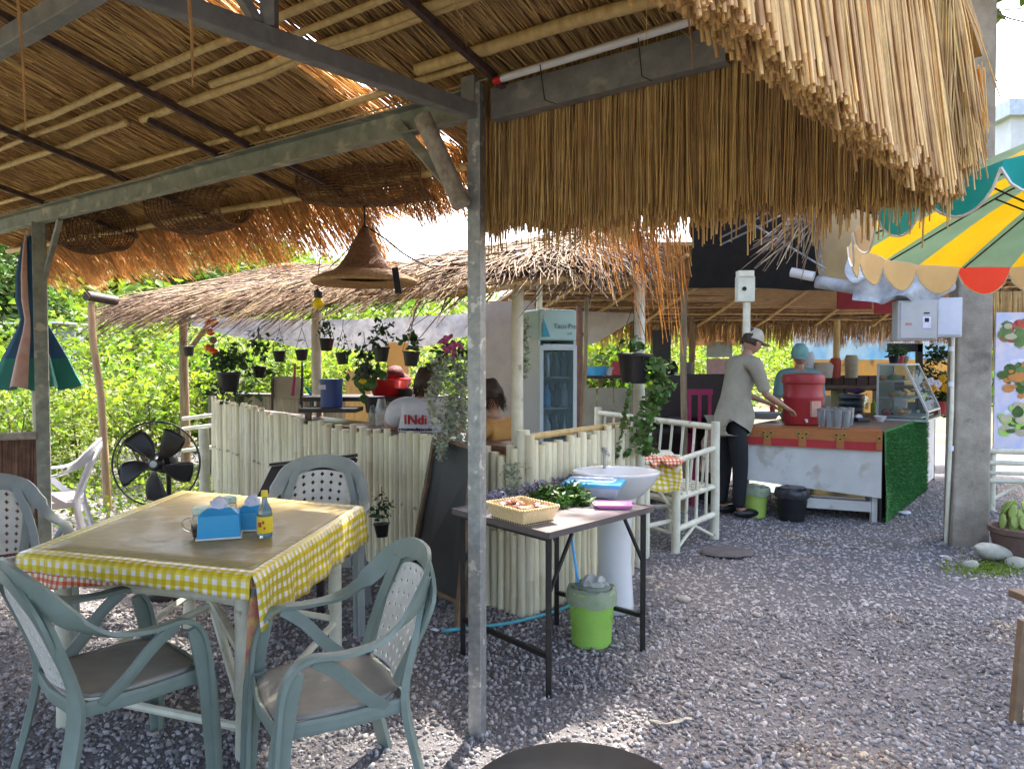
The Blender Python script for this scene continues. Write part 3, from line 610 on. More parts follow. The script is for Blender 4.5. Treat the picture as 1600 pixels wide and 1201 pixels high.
for i in range(n):
    e = (i + .5) / n; p = A0.lerp(A1, e) + V((rnd.gauss(0, .003), rnd.gauss(0, .003), 0)); p.z = -.02 + .03 * (1 - e) + .022 * math.sin(e * 9 + 1) + rnd.gauss(0, .003) - .115 * min(1, e / .78) + .03 * max(0, e - .78) / .22 - (.05 if e > .985 else 0)
    inst(PM[rnd.randrange(7)], 'bamboo_pole', wall, p, (rnd.gauss(0, .006), rnd.gauss(0, .008), rnd.random() * 6))
L = (A2 - A1).length; n = int(L / .0575)
for i in range(n):
    e = (i + .6) / n; p = A1.lerp(A2, e) + V((rnd.gauss(0, .002), rnd.gauss(0, .002), 0)); p.z = -.045 + .012 * e + rnd.gauss(0, .005)
    inst(PM[rnd.randrange(7)], 'bamboo_pole', wall, p, (rnd.gauss(0, .005), rnd.gauss(0, .006), rnd.random() * 6))
MB().tube([V((.07, 4.5, 0)), V((.07, 4.5, 1.14))], .04, 14).build('corner_post', 'white_bamboo_rail', parent=wall, smooth='auto')
dl = (A1 - A0).normalized(); nl = V((-dl.y, dl.x, 0)); nl = nl if nl.y > 0 else -nl
for z in (.25, .92): MB().tube([A0 + nl * .05 + V((0, 0, z)), A1 + nl * .05 + V((0, 0, z))], .022, 8).build('rail', 'bamboo', parent=wall)
dr = (A2 - A1).normalized(); nr = V((-dr.y, dr.x, 0)); nr = nr if nr.x < 0 else -nr
for z in (.25, .92): MB().tube([A1 + nr * .05 + V((0, 0, z)), A2 + nr * .05 + V((0, 0, z))], .022, 8).build('rail', 'bamboo', parent=wall)
MB().tube([A1 + dr * .1 + nr * .06 + V((0, 0, 1.09)), A2 + nr * .06 + V((0, 0, 1.10))], .022, 8).build('top_rail', 'bamboo', parent=wall, smooth='auto')
# plank bar top just behind the poles
bt = thing('plank_counter', 'reddish brown plank bar top running inside the bamboo wall', 'counter', A1 + nl * .25)
MAT_BT = mat('bar_plank', (.20, .105, .075), (.11, .06, .045), .4, scale=6, stretch=(1, 8, 1), rand=.2)
for k in range(3):
    a = A0.lerp(A1, .02) + nl * (.13 + k * .125) + V((0, 0, 1.015)); b = A0.lerp(A1, .97) + nl * (.13 + k * .125) + V((0, 0, 1.0)); MB().bar(a, b, .118, .03).build('plank', MAT_BT, parent=bt, mods=[BEV(.003)])
# grey boarded low wall on the far side of the hut
bw = thing('board_wall', 'low weathered grey board wall at the back of the hut under the pots', 'wall', (-1.5, 8.8, 0))
MAT_GW = mat('grey_boards', (.25, .235, .19), (.15, .14, .115), .8, scale=6, stretch=(5, 5, .5), rand=.2, bump=.2)
a, b = P(330, 600, 9.4), P(735, 600, 8.2); a.z = b.z = 0
n = 34
for i in range(n):
    e = i / n; p = a.lerp(b, e); MB().box(p + V((0, 0, .56 + rnd.gauss(0, .008))), ((b - a).length / n - .008, .02, 1.14), rz=math.atan2(b.y - a.y, b.x - a.x)).build('board', MAT_GW, parent=bw)
MB().bar(a + V((0, -.06, 1.14)), b + V((0, -.06, 1.14)), .26, .03).build('shelf', 'dark_wood', parent=bw)
# left white bamboo rails
fr = thing('bamboo_fence', 'short white bamboo rail fence between the brown post and the bar wall', 'fence', P(300, 700, 7.9))
for v in (652, 668, 702): MB().tube([P(286, v + 2, 8.3), P(336, v - 4, 7.9)], .022, 8).build('rail', 'white_bamboo_rail', parent=fr, smooth='auto')
post('stub_post', 318, 668, 7.2, .05, 'white_bamboo_rail', parent=fr)
# shade net and tarps at the back of the hut
def sheet(pts_top, pts_bot, nu, nv, sag=0, amp=.02, fr=3, uvw=None):
    m = MB(); m.uv = []
    T = smooth_path(pts_top, 8); B = smooth_path(pts_bot, 8)
    def at(Lp, e): x = e * (len(Lp) - 1); i = min(int(x), len(Lp) - 2); return Lp[i].lerp(Lp[i + 1], x - i)
    for j in range(nv + 1):
        for i in range(nu + 1):
            e, q = i / nu, j / nv; p = at(T, e).lerp(at(B, e), q); nn = noise.noise_vector(p * fr) * amp * min(1, q * 3 + .2); p = p + nn; p.z -= sag * math.sin(math.pi * q); m.v.append(tuple(p)); m.t.append(.5); m.uv.append((e * (uvw[0] if uvw else 1), q * (uvw[1] if uvw else 1)))
    m.f = [(j * (nu + 1) + i, (j + 1) * (nu + 1) + i, (j + 1) * (nu + 1) + i + 1, j * (nu + 1) + i + 1) for j in range(nv) for i in range(nu)]
    return m
tag(sheet([P(300, 492, 9.3), P(500, 500, 9), P(740, 490, 8.6)], [P(300, 512, 9.2), P(400, 532, 9.0), P(520, 543, 8.9), P(640, 545, 8.7), P(745, 520, 8.5)], 60, 8, amp=.05, fr=2.5).build('shade_net', 'net_grey', smooth=True, loc=P(500, 520, 9)), 'grey sagging shade net strung along the back of the hut', 'net')
tag(sheet([P(885, 485, 9.4), P(990, 490, 9.4)], [P(885, 533, 9.2), P(925, 535, 9.2), P(960, 520, 9.2), P(992, 500, 9.3)], 24, 8, amp=.04, fr=2.5).build('white_tarp', 'tarp_white', smooth=True, loc=P(930, 510, 9.3)), 'sagging cream white tarp hanging right of the fridge', 'tarp')
tag(sheet([P(758, 470, 7.6), P(835, 470, 7.2)], [P(758, 690, 7.5), P(835, 690, 7.1)], 10, 10, amp=.03).build('backdrop_sheet', mat('cream_sheet', (.42, .40, .36), (.33, .31, .28), .8, scale=3), smooth=True, loc=P(790, 570, 7.4)), 'pale grey cream sheet hanging between the steel post and the fridge', 'sheet')
# ------------------------------------------------------------------ rear roof over the kitchen and stall
kr = thing('kitchen_roof', 'wide low thatched kitchen roof with bamboo battens behind the bar', 'roof', (3, 9, 0))
F0, F1, B0, B1 = V((.75, 6.9, 2.62)), V((6.4, 8.2, 2.9)), V((-.6, 10.2, 2.12)), V((7.2, 10.9, 2.17))
mb = MB().add([F0, F1, B1, B0], [(0, 1, 2, 3)]); mb.build('thatch_core', 'straw_dark', parent=kr, mods=[('SOLIDIFY', dict(thickness=.04, offset=1))])
for k in range(15):
    q = .12 + .88 * (k / 14) ** .9; a, b = F0.lerp(B0, q), F1.lerp(B1, q); bamboo(a + V((0, 0, -.05)), b + V((0, 0, -.05)), rnd.uniform(.012, .02), .4, 7, .008).build('batten', 'bamboo' if k % 2 else mat('batten_brown%d' % k, (.34, .20, .11), (.2, .11, .06), .8, scale=8), parent=kr)
for k in range(9):
    e = (k + .5) / 9; a, b = F0.lerp(F1, e), B0.lerp(B1, e); bamboo(a + V((0, 0, -.09)), b + V((.2, 0, -.09)), .02, .4, 7).build('rafter', 'bamboo', parent=kr)
blade_rows(lambda e: (F0.lerp(F1, e) + V((0, 0, -.03)), B0.lerp(B1, e) + V((0, 0, -.045))), 6000, .5, 9, 'thatch_underside', 'palm_dry', r=(.004, .009), parent=kr, over=.02, thick=.0)
blade_rows(lambda e: (B0.lerp(B1, e) + V((0, -.25, .08)), B0.lerp(B1, e)), 4200, .4, 1, 'eave_fringe', 'straw_tan', r=(.003, .006), parent=kr, over=.5, jit=.04)
it = []
for i in range(3000):
    e = rnd.uniform(.0, 1); p = B0.lerp(B1, e); it.append((p + V((0, 0, .02)), p + V((rnd.gauss(0, .03), rnd.uniform(0, .1), -.28 - .12 * noise.noise(V((e * 60, 0, 0))) - rnd.random() * .12))))
v, f, t = straws(arr([i[0] for i in it]), arr([i[1] for i in it]), .006, .002); npmesh('hanging_fringe', v, f, 'straw_tan', t, parent=kr, kind='stuff')
# black shade cloth under its front
MAT_SC = mat('shade_cloth', (.018, .017, .017), (.01, .01, .01), .9, scale=9, bump=.4)
sheet([P(1080, 300, 6.2), P(1200, 290, 6.4), P(1500, 290, 6.6)], [P(1080, 448, 7.0), P(1250, 450, 7.1), P(1500, 450, 7.3)], 20, 10, sag=.0, amp=.05).build('shade_cloth', MAT_SC, parent=kr, smooth=True)
for (a, b) in (((1125, 372), (1215, 325)), ((1125, 383), (1235, 330)), ((1160, 340), (1290, 420)), ((1270, 330), (1290, 450))): MB().tube([P(a[0], a[1], 6.6), P(b[0], b[1], 6.2)], .009, 5).build('rod', 'galv', parent=kr)
it = []
for i in range(60):
    a = P(rnd.uniform(1235, 1285), rnd.uniform(318, 345), 6.1); b = P(rnd.uniform(1150, 1275), rnd.uniform(385, 442), rnd.uniform(5.8, 6.3)); it.append((a, a.lerp(b, rnd.uniform(.6, 1))))
v, f, t = straws(arr([i[0] for i in it]), arr([i[1] for i in it]), .011, .003); o = npmesh('dry_palm_frond', v, f, 'palm_dry', t, origin=P(1250, 330, 6.1)); tag(o, 'brown dry palm frond hanging from the front of the kitchen roof', 'palm frond')
# kitchen posts
for (u, v0, d, m, l) in ((1168, 440, 8.2, 'white_bamboo_rail', None), (1308, 500, 10.3, 'bamboo', None), (1080, 470, 10.2, 'post_wood', None)): post('post', u, v0, d, .045, m, parent=kr)
# ------------------------------------------------------------------ plastic armchairs
def make_chair(label, frame, panel, seatm, slots=False, group='plastic armchairs round the tables'):
    t = thing('plastic_chair', label, 'chair', (0, 0, 0), 0, group)
    for sx in (-1, 1):
        arm = smooth_path([(sx * .265, .235, 0), (sx * .262, .225, .30), (sx * .262, .20, .54), (sx * .268, .13, .625), (sx * .275, .0, .625), (sx * .262, -.13, .645), (sx * .235, -.24, .72), (sx * .19, -.305, .80), (sx * .10, -.345, .845), (0, -.355, .855)], 5)
        k = len(arm); sd = []
        for i, p in enumerate(arm):
            if 1: e = min(1, max(0, (p.z - .62) / .12)); sd.append(V((sx * (1 - e), 0, .0)) + V((0, -.15, 1)) * e if e > 0 else V((sx, 0, 0)))
        # keep the band from twisting: blend the side vectors
        for _ in range(6): sd = [(sd[max(0, i - 1)] + sd[i] + sd[min(k - 1, i + 1)]).normalized() for i in range(k)]
        MB().ribbon(arm, sd, [.06 if p.z < .5 else .05 if p.z < .7 else .075 for p in arm], .014).build('arm', frame, parent=t, smooth='auto')
        br = smooth_path([(sx * .225, .02, .415), (sx * .245, .06, .47), (sx * .262, .12, .55), (sx * .268, .17, .61)], 4) if False else smooth_path([(sx * .232, -.14, .40), (sx * .245, -.06, .47), (sx * .26, .02, .56), (sx * .268, .10, .62)], 4)
        MB().ribbon(br, V((0, 1, .3)), .045, .012).build('arm_brace', frame, parent=t, smooth='auto')
        rl = smooth_path([(sx * .255, -.30, 0), (sx * .235, -.245, .22), (sx * .215, -.215, .42), (sx * .20, -.26, .6), (sx * .15, -.325, .80)], 4)
        MB().ribbon(rl, V((1, .5 * sx, 0)), [.062 if p.z < .45 else .04 for p in rl], .02).build('leg', frame, parent=t, smooth='auto')
        lp_ = [(sx * .268, .232, 0), (sx * .266, .222, .2), (sx * .264, .21, .36), (sx * .266, .185, .50), (sx * .27, .15, .59)]; MB().ribbon(lp_, V((0, 1, 0)), [.055, .062, .066, .06, .03], .014).build('leg', frame, parent=t, smooth='auto')
    # seat
    m = MB(); n = 12
    for j in range(n + 1):
        for i in range(n + 1):
            x = (i / n - .5) * 2; y = (j / n - .5) * 2
            cut = 1 - .10 * (abs(x) ** 4) * (abs(y) ** 4) * 2
            m.v.append((x * .225 * cut * (1 - .06 * (y < 0) * -y), y * .225 * cut, .415 + .012 * x * x + .012 * (y < -.5) * (-y - .5) - .02 * max(0, y - .8) * 5 * .4)); m.t.append(.5)
    m.f = [(j * (n + 1) + i, j * (n + 1) + i + 1, (j + 1) * (n + 1) + i + 1, (j + 1) * (n + 1) + i) for j in range(n) for i in range(n)]
    m.build('seat', seatm, parent=t, smooth=True, mods=[('SOLIDIFY', dict(thickness=.012))])
    ap = [V(p) for p in ((-.225, -.215, .395), (-.235, 0, .39), (-.22, .215, .39), (0, .232, .388), (.22, .215, .39), (.235, 0, .39), (.225, -.215, .395), (0, -.235, .395), (-.225, -.215, .395))]
    MB().ribbon(ap, V((0, 0, 1)), .05, .01).build('apron', frame, parent=t)
    # perforated back panel
    def bp(a, b):  # a -1..1 across, b 0..1 up
        wd = .135 + .055 * b; top = .80 - .05 * a * a; z = .44 + (top - .44) * b
        return V((a * wd, -.215 - .115 * b - .02 * (1 - a * a), z))
    m = MB(); nx, ny = (7, 8) if not slots else (7, 1)
    for j in range(ny):
        for i in range(nx):
            a0, a1, b0, b1 = -1 + 2 * i / nx, -1 + 2 * (i + 1) / nx, j / ny, (j + 1) / ny
            am, bm = (a0 + a1) / 2, (b0 + b1) / 2; ha, hb = (a1 - a0) * (.24 if not slots else .26), (b1 - b0) * (.32 if not slots else .44)
            o = [bp(a0, b0), bp(am, b0), bp(a1, b0), bp(a1, bm), bp(a1, b1), bp(am, b1), bp(a0, b1), bp(a0, bm)]
            if slots: q = [bp(am - ha, bm - hb), bp(am, bm - hb), bp(am + ha, bm - hb), bp(am + ha, bm), bp(am + ha, bm + hb), bp(am, bm + hb), bp(am - ha, bm + hb), bp(am - ha, bm)]
            else: q = [bp(am - ha * .4, bm - hb * .5), bp(am, bm - hb), bp(am + ha * .4, bm - hb * .5), bp(am + ha, bm), bp(am + ha * .4, bm + hb * .5), bp(am, bm + hb), bp(am - ha * .4, bm + hb * .5), bp(am - ha, bm)]
            m.add(o + q, [(k, (k + 1) % 8, 8 + (k + 1) % 8, 8 + k) for k in range(8)])
    m.build('back_panel', panel, parent=t, mods=[('SOLIDIFY', dict(thickness=.006))])
    tp = smooth_path([bp(-1.12, 0) , bp(-1.14, .5), bp(-1.1, .95), bp(-.5, 1.07), bp(0, 1.10), bp(.5, 1.07), bp(1.1, .95), bp(1.14, .5), bp(1.12, 0)], 4)
    sv = [V((1, 0, 0)) if p.z < .72 else V((1 if p.x > 0 else -1, 0, .4)) for p in tp]; sv = [V((p.x * 3, 0, (p.z - .62) * 2)).normalized() for p in tp]
    MB().ribbon(tp, sv, .045, .014).build('back_frame', frame, parent=t, smooth='auto')
    return t
def facing(x, y): return math.atan2(y, x) - math.pi / 2
green = make_chair('teal green plastic armchair with white perforated back, nearest the bottom left corner', 'chair_green', 'mesh_panel', 'seat_dusty')
green.location = (-1.47, 2.73, 0); green.rotation_euler = (0, 0, facing(.68, .73))
dup(green, (-.66, 2.58, 0), facing(-.88, -.47), 'teal green plastic armchair between the yellow table and the steel post')
grey = make_chair('grey plastic armchair with perforated back pushed to the far side of the yellow table', 'chair_grey', 'mesh_panel', 'seat_dusty')
grey.location = (-1.18, 4.34, 0); grey.rotation_euler = (0, 0, facing(.10, -1)); grey.scale = (1.1, 1.05, 1.08)
g2 = dup(grey, (-2.80, 4.0, 0), facing(.72, -.66), 'grey plastic armchair at the left end of the yellow table, cut by the frame'); g2.scale = (1.05, 1.05, 1.02)
wh = make_chair('white plastic armchair with vertical slots standing on the sunny gravel at left', 'white_plastic', 'white_plastic', 'white_plastic', slots=True)
wh.location = (-3.85, 6.05, 0); wh.rotation_euler = (0, 0, facing(-.9, -.42)); wh.scale = (1.12, 1.12, 1.02)
# ------------------------------------------------------------------ dining table with cloths
TA, TB, TC, TD = V((-2.03, 3.03, .77)), V((-.965, 2.70, .77)), V((-.825, 3.98, .77)), V((-2.0, 4.45, .77))
tc = (TA + TB + TC + TD) / 4; tc.z = 0
tb = thing('bamboo_table', 'white bamboo dining table with crossed braces under the yellow checked cloth', 'table', tc)
ins = [TA.lerp(TC, .09), TB.lerp(TD, .09), TC.lerp(TA, .10), TD.lerp(TB, .10)]
MB().add([p + V((0, 0, -.012)) for p in (TA, TB, TC, TD)] + [p + V((0, 0, -.045)) for p in (TA, TB, TC, TD)], [(0, 1, 2, 3), (7, 6, 5, 4), (0, 4, 5, 1), (1, 5, 6, 2), (2, 6, 7, 3), (3, 7, 4, 0)]).build('tabletop', 'bamboo', parent=tb)
LG = []
for p in ins:
    q = V((p.x, p.y, -.01)); LG.append(q); MB().tube([q, q + V((.004, .002, .25)), q + V((.0, -.003, .26)), q + V((.004, 0, .5)), q + V((0, 0, .725))], [.035, .033, .037, .033, .034], 12).build('leg', 'white_bamboo_rail', parent=tb, smooth='auto')
def rl(i, j, z0, z1, r=.018): MB().tube([LG[i] + V((0, 0, z0)), LG[j] + V((0, 0, z1))], r, 8).build('brace', 'white_bamboo_rail', parent=tb, smooth='auto')
rl(0, 1, .16, .13); rl(1, 2, .15, .18); rl(2, 3, .2, .2); rl(3, 0, .2, .2); rl(0, 2, .22, .60, .02); rl(3, 1, .62, .20, .02); rl(1, 3, .42, .42, .02); rl(0, 1, .64, .64, .02)
# cloth: top plus drops on the four sides
grid_mat('gingham_yellow', (.74, .70, .66), (.66, .52, .05), (.55, .40, .01), .042, .3)
grid_mat('gingham_red', (.70, .62, .52), (.60, .20, .09), (.50, .06, .02), .03, .6)
def drape(corners, drops, name, m, lab, z=0.0, n=26, amp=.010, cat='tablecloth', grow=.012):
    """corners A,B,C,D; drops for sides AB,BC,CD,DA as (start,end) lengths"""
    A, B, C_, D = [p + V((0, 0, z)) for p in corners]; cen = (A + B + C_ + D) / 4; A, B, C_, D = [p + (p - cen).normalized() * grow for p in (A, B, C_, D)]; m_ = MB(); m_.uv = []
    def bil(a, b): return A.lerp(B, a).lerp(D.lerp(C_, a), b)
    LX, LY = (B - A).length, (D - A).length
    nx = ny = n; 
    for j in range(ny + 1):
        for i in range(nx + 1):
            p = bil(i / nx, j / ny); p = p + V((0, 0, .0015 * noise.noise(p * 9))); m_.v.append(tuple(p)); m_.t.append(.5); m_.uv.append((i / nx * LX, j / ny * LY))
    m_.f = [(j * (nx + 1) + i, j * (nx + 1) + i + 1, (j + 1) * (nx + 1) + i + 1, (j + 1) * (nx + 1) + i) for j in range(ny) for i in range(nx)]
    edges = [([(i, 0) for i in range(nx + 1)], A, B, V((0, -1))), ([(nx, j) for j in range(ny + 1)], B, C_, V((1, 0))), ([(nx - i, ny) for i in range(nx + 1)], C_, D, V((0, 1))), ([(0, ny - j) for j in range(ny + 1)], D, A, V((-1, 0)))]
    for (idx, P0, P1, uvd), (d0, d1) in zip(edges, drops):
        if d0 <= 0 and d1 <= 0: continue
        tang = (P1 - P0).normalized(); out = V((tang.y, -tang.x, 0)); prev = [j * (nx + 1) + i for i, j in idx]; K = 6
        for k in range(1, K + 1):
            cur = []
            for q, (i, j) in enumerate(idx):
                e = q / (len(idx) - 1); dd = d0 + (d1 - d0) * e; b = V(m_.v[j * (nx + 1) + i]); h = dd * k / K
                dd_n = 1 + .07 * noise.noise(V((e * 6, 9, 0))); wv = amp * (k / K) * (1 + math.sin(e * 40 + 3 * noise.noise(V((e * 4, d0 * 9, 0))))) * (1.3 if dd > .12 else .3)
                p = b + out * (.006 + wv + .006 * min(1, k)) + V((0, 0, -h * dd_n)); cur.append(len(m_.v)); m_.v.append(tuple(p)); m_.t.append(.5)
                u0 = m_.uv[j * (nx + 1) + i]; m_.uv.append((u0[0] + uvd.x * h, u0[1] + uvd.y * h))
            for q in range(len(idx) - 1): m_.f.append((prev[q + 1], prev[q], cur[q], cur[q + 1]))
            prev = cur
    o = m_.build(name, m, smooth=True, loc=cen, mods=[('SOLIDIFY', dict(thickness=.0015, offset=1))]); tag(o, lab, cat); return o
drape((TA, TB, TC, TD), ((.07, .085), (.21, .19), (.02, .02), (.03, .05)), 'tablecloth', 'gingham_yellow', 'yellow and white checked tablecloth on the bamboo dining table', z=.004)
drape((TA.lerp(TC, .01), TB.lerp(TD, .01), TC.lerp(TA, .01), TD.lerp(TB, .01)), ((.15, .0), (.05, .05), (.02, .02), (.10, .17)), 'tablecloth', 'gingham_red', 'red checked cloth showing under the yellow one at the left corner', z=-.003, grow=.004)
mb = sheet([TB + V((.03, .06, -.08)), TB.lerp(TA, .0) + V((0, -.01, -.08))], [TB + V((.02, .05, -.34)), TB.lerp(TA, .03) + V((0, -.01, -.40))], 6, 8, amp=.02)
tag(mb.build('cloth_scrap', mat('magenta_cloth', (.42, .09, .16), (.62, .42, .12), .7, scale=14), smooth=True, loc=TB), 'crumpled magenta and orange cloth scrap hanging by the table corner', 'cloth')
m_ = MAT_TOP = mat('clear_cover', (.50, .38, .17), (.34, .27, .08), .42, scale=9, stretch=(1, 5, 1), detail=8, alpha=.55, spots=((.56, .47, .30), 5, .55), coat=.1, bump=.25, bscale=14)
def q4(a, b): return (TA.lerp(TB, a)).lerp(TD.lerp(TC, a), b)
m2 = MB(); nn = 14
for j in range(nn + 1):
    for i in range(nn + 1): p = q4(.055 + .925 * i / nn, .045 + .91 * j / nn); p.z = .7805 + .0012 * noise.noise(p * 12); m2.v.append(tuple(p)); m2.t.append(.5)
m2.f = [(j * (nn + 1) + i, j * (nn + 1) + i + 1, (j + 1) * (nn + 1) + i + 1, (j + 1) * (nn + 1) + i) for j in range(nn) for i in range(nn)]
tag(m2.build('table_cover', MAT_TOP, smooth=True, loc=tc + V((0, 0, .78)), mods=[('SOLIDIFY', dict(thickness=.002))]), 'tan glossy plastic cover laid over the yellow tablecloth', 'table cover')
# things on the table
mat('tissue_blue', (.035, .33, .62), (.03, .28, .55), .35, scale=3); mat('tissue', (.72, .70, .82), None, .8, scale=9); mat('white_trim', (.75, .74, .70), None, .5)
mat('jar_glass', (.9, .9, .88), None, .04, glass=1, scale=1); mat('jar_content', (.16, .06, .03), (.10, .03, .02), .5, scale=30); mat('jar_lid', (.30, .45, .33), (.62, .66, .58), .4, scale=45)
TZ = .783
def tissue(u, v, lab, sz=1.0, rz=.35):
    c = G(u, v, TZ); t = thing('tissue_box', lab, 'tissue box', c, 0, 'blue tissue boxes on the dining table')
    w_, d_, h_ = .17 * sz, .115 * sz, .095 * sz; M = Matrix.Rotation(rz, 3, 'Z')
    m = MB(); m.box(c + V((0, 0, h_ / 2 + .006)), (w_, d_, h_), M=M); m.v = [tuple(c + (V(p) - c) * 1.0 if p[2] < c.z + .03 else tuple(c + V(((V(p) - c).x * .94, (V(p) - c).y * .94, (V(p) - c).z)))) for p in m.v]
    top = [c + M @ V((x * w_ * .47, y * d_ * .47, h_ + .006)) for x, y in ((-1, -1), (1, -1), (1, 1), (-1, 1))] + [c + M @ V((x * w_ * .28, y * d_ * .08, h_ + .03)) for x, y in ((-1, -1), (1, -1), (1, 1), (-1, 1))]
    m.add(top, [(0, 1, 5, 4), (1, 2, 6, 5), (2, 3, 7, 6), (3, 0, 4, 7), (4, 5, 6, 7)]); m.build('box', 'tissue_blue', parent=t, mods=[BEV(.003)])
    MB().box(c + V((0, 0, .004)), (w_ * 1.06, d_ * 1.08, .008), M=M).build('base_rim', 'white_trim', parent=t, mods=[BEV(.002)])
    m = MB(); m.ball(c + V((0, 0, h_ + .045)), (.035, .016, .035), 12, 8, M=M); m.v = [tuple(V(p) + noise.noise_vector(V(p) * 45) * .010) for p in m.v]; m.build('tissue', 'tissue', parent=t)
tissue(343, 838, 'blue tissue box with pointed top, nearer of the two on the table', 1.05, .32); tissue(395, 826, 'blue tissue box behind, beside the yellow labelled bottle', .86, .25)
def jar(u, v, lab, s=1):
    c = G(u, v, TZ); t = thing('condiment_jar', lab, 'jar', c, 0, 'glass condiment jars with green lids')
    MB().lathe([(.0, .002), (.040 * s, .003), (.046 * s, .03), (.046 * s, .07), (.036 * s, .1), (.034 * s, .11), (.032 * s, .11), (.034 * s, .098), (.043 * s, .07), (.043 * s, .03), (.0, .008)], c, 18).build('glass', 'jar_glass', parent=t, smooth=True)
    MB().lathe([(0, .009), (.040 * s, .01), (.041 * s, .048), (0, .050)], c, 16).build('sauce', 'jar_content', parent=t, smooth='auto')
    MB().lathe([(0, .135), (.037 * s, .133), (.039 * s, .128), (.039 * s, .106), (.036 * s, .104)], c, 20).build('lid', 'jar_lid', parent=t, smooth='auto')
    MB().tube(smooth_path([c + V((-.044 * s, -.01, .085)), c + V((-.075 * s, -.015, .075)), c + V((-.078 * s, -.015, .045)), c + V((-.045 * s, -.01, .025))], 4), .005, 6).build('handle', 'jar_glass', parent=t, smooth=True)
jar(316, 838, 'handled glass jar of dark sauce left of the near tissue box'); jar(358, 818, 'smaller glass jar with marbled lid behind the near tissue box', .9)
c = G(414, 838, TZ); t = thing('sauce_bottle', 'clear bottle with yellow label and yellow cap right of the tissue boxes', 'bottle', c)
mat('bottle_glass', (.62, .72, .68), None, .05, glass=.85, scale=1); mat('label_yellow', (.78, .58, .02), (.70, .50, .02), .5, scale=3); mat('label_red', (.45, .05, .02), None, .5)
MB().lathe([(0, 0), (.031, .001), (.033, .01), (.033, .105), (.026, .13), (.013, .155), (.012, .185)], c, 18).build('glass', 'bottle_glass', parent=t, smooth=True)
MB().lathe([(.0337, .022), (.0341, .024), (.0341, .092), (.0337, .094)], c, 20).build('label', 'label_yellow', parent=t, smooth=True)
for a, z, r in ((-1.9, .06, .010), (-1.45, .07, .006), (-1.3, .045, .005)): MB().box(c + V((math.cos(a) * .0343, math.sin(a) * .0343, z)), (.0012, r * 1.6, r * 2.2), rz=a).build('print', 'label_red', parent=t)
MB().lathe([(0, .207), (.014, .206), (.015, .18), (.013, .179)], c, 14).build('cap', 'label_yellow', parent=t, smooth='auto')
# dark board leaning on the wall behind the grey chair
t = thing('folded_board', 'dark brown wooden board leaning on the bamboo wall behind the grey chair', 'board', P(470, 800, 4.95))
q = [P(360, 860, 4.75), P(424, 728, 5.05), P(556, 714, 4.85), P(500, 850, 4.5)]; n_ = (q[1] - q[0]).cross(q[3] - q[0]).normalized() * .03
MB().add(q + [p + n_ for p in q], [(0, 1, 2, 3), (7, 6, 5, 4), (0, 4, 5, 1), (1, 5, 6, 2), (2, 6, 7, 3), (3, 7, 4, 0)]).build('panel', 'dark_wood', parent=t, mods=[BEV(.004)])
MB().bar(q[1] + V((0, 0, .012)), q[2] + V((0, 0, .012)), .05, .02).build('top_strip', mat('dark_strip', (.03, .025, .03), None, .4), parent=t)
for p in (q[0], q[3]): MB().bar(V((p.x, p.y, 0)), p + V((0, 0, .03)), .04, .03, up=(0, 1, 0)).build('leg', 'dark_wood', parent=t)
# blackboard easel
t = thing('blackboard', 'leaning blackboard with thin wooden frame against the bamboo bar', 'blackboard', G(690, 930))
q = [P(641, 905, 4.92), P(718, 940, 4.50), P(748, 702, 4.50), P(681, 683, 4.93)]; n_ = (q[1] - q[0]).cross(q[3] - q[0]).normalized(); n_ = n_ if n_.y < 0 else -n_
e0 = [p for p in q]; MB().add([p - n_ * .012 for p in q] + q, [(0, 1, 2, 3), (7, 6, 5, 4), (0, 4, 5, 1), (1, 5, 6, 2), (2, 6, 7, 3), (3, 7, 4, 0)]).build('slate', 'blackboard', parent=t)
for a, b in ((0, 1), (1, 2), (2, 3), (3, 0)): MB().bar(q[a] + n_ * .006, q[b] + n_ * .006, .028, .03, up=n_).build('frame_strip', 'frame_wood', parent=t, mods=[BEV(.003)])
MB().bar(G(648, 925), q[3], .03, .025, up=n_).build('leg', 'frame_wood', parent=t); MB().bar(G(713, 985), q[2] + V((-.03, 0, 0)), .032, .025, up=n_).build('leg', 'frame_wood', parent=t); MB().bar(G(727, 975), q[2] + V((0, -.05, -.1)), .03, .025, up=n_).build('leg', 'frame_wood', parent=t)
# ------------------------------------------------------------------ folding table with food
FT = [V((.165, 3.33, .78)), V((-.315, 3.88, .78)), V((.27, 4.38, .78)), V((.76, 3.94, .78))]
c0 = sum(FT, V()) / 4; ft = thing('folding_table', 'steel folding table with black legs beside the galvanised post', 'table', (c0.x, c0.y, 0))
mat('table_grey', (.30, .27, .29), (.20, .18, .19), .22, scale=3, stretch=(1, 6, 1)); mat('table_edge', (.12, .10, .10), None, .4)
MB().add([p for p in FT] + [p + V((0, 0, -.02)) for p in FT], [(3, 2, 1, 0), (4, 5, 6, 7), (0, 1, 5, 4), (1, 2, 6, 5), (2, 3, 7, 6), (3, 0, 4, 7)]).build('tabletop', 'table_grey', parent=ft, mods=[BEV(.003)])
for i in range(4): a, b = FT[i], FT[(i + 1) % 4]; MB().bar(a + V((0, 0, -.011)), b + V((0, 0, -.011)), .012, .03).build('edge_trim', 'table_edge', parent=ft)
cc = V((c0.x, c0.y, .78)); LF = []
for i, p in enumerate(FT):
    q = cc.lerp(p, .90); LF.append(V((q.x, q.y, 0))); MB().bar(V((q.x, q.y, -.01)), V((q.x, q.y, .758)), .028, .028, up=(0, 1, 0)).build('leg', 'black_metal', parent=ft, mods=[BEV(.004)])
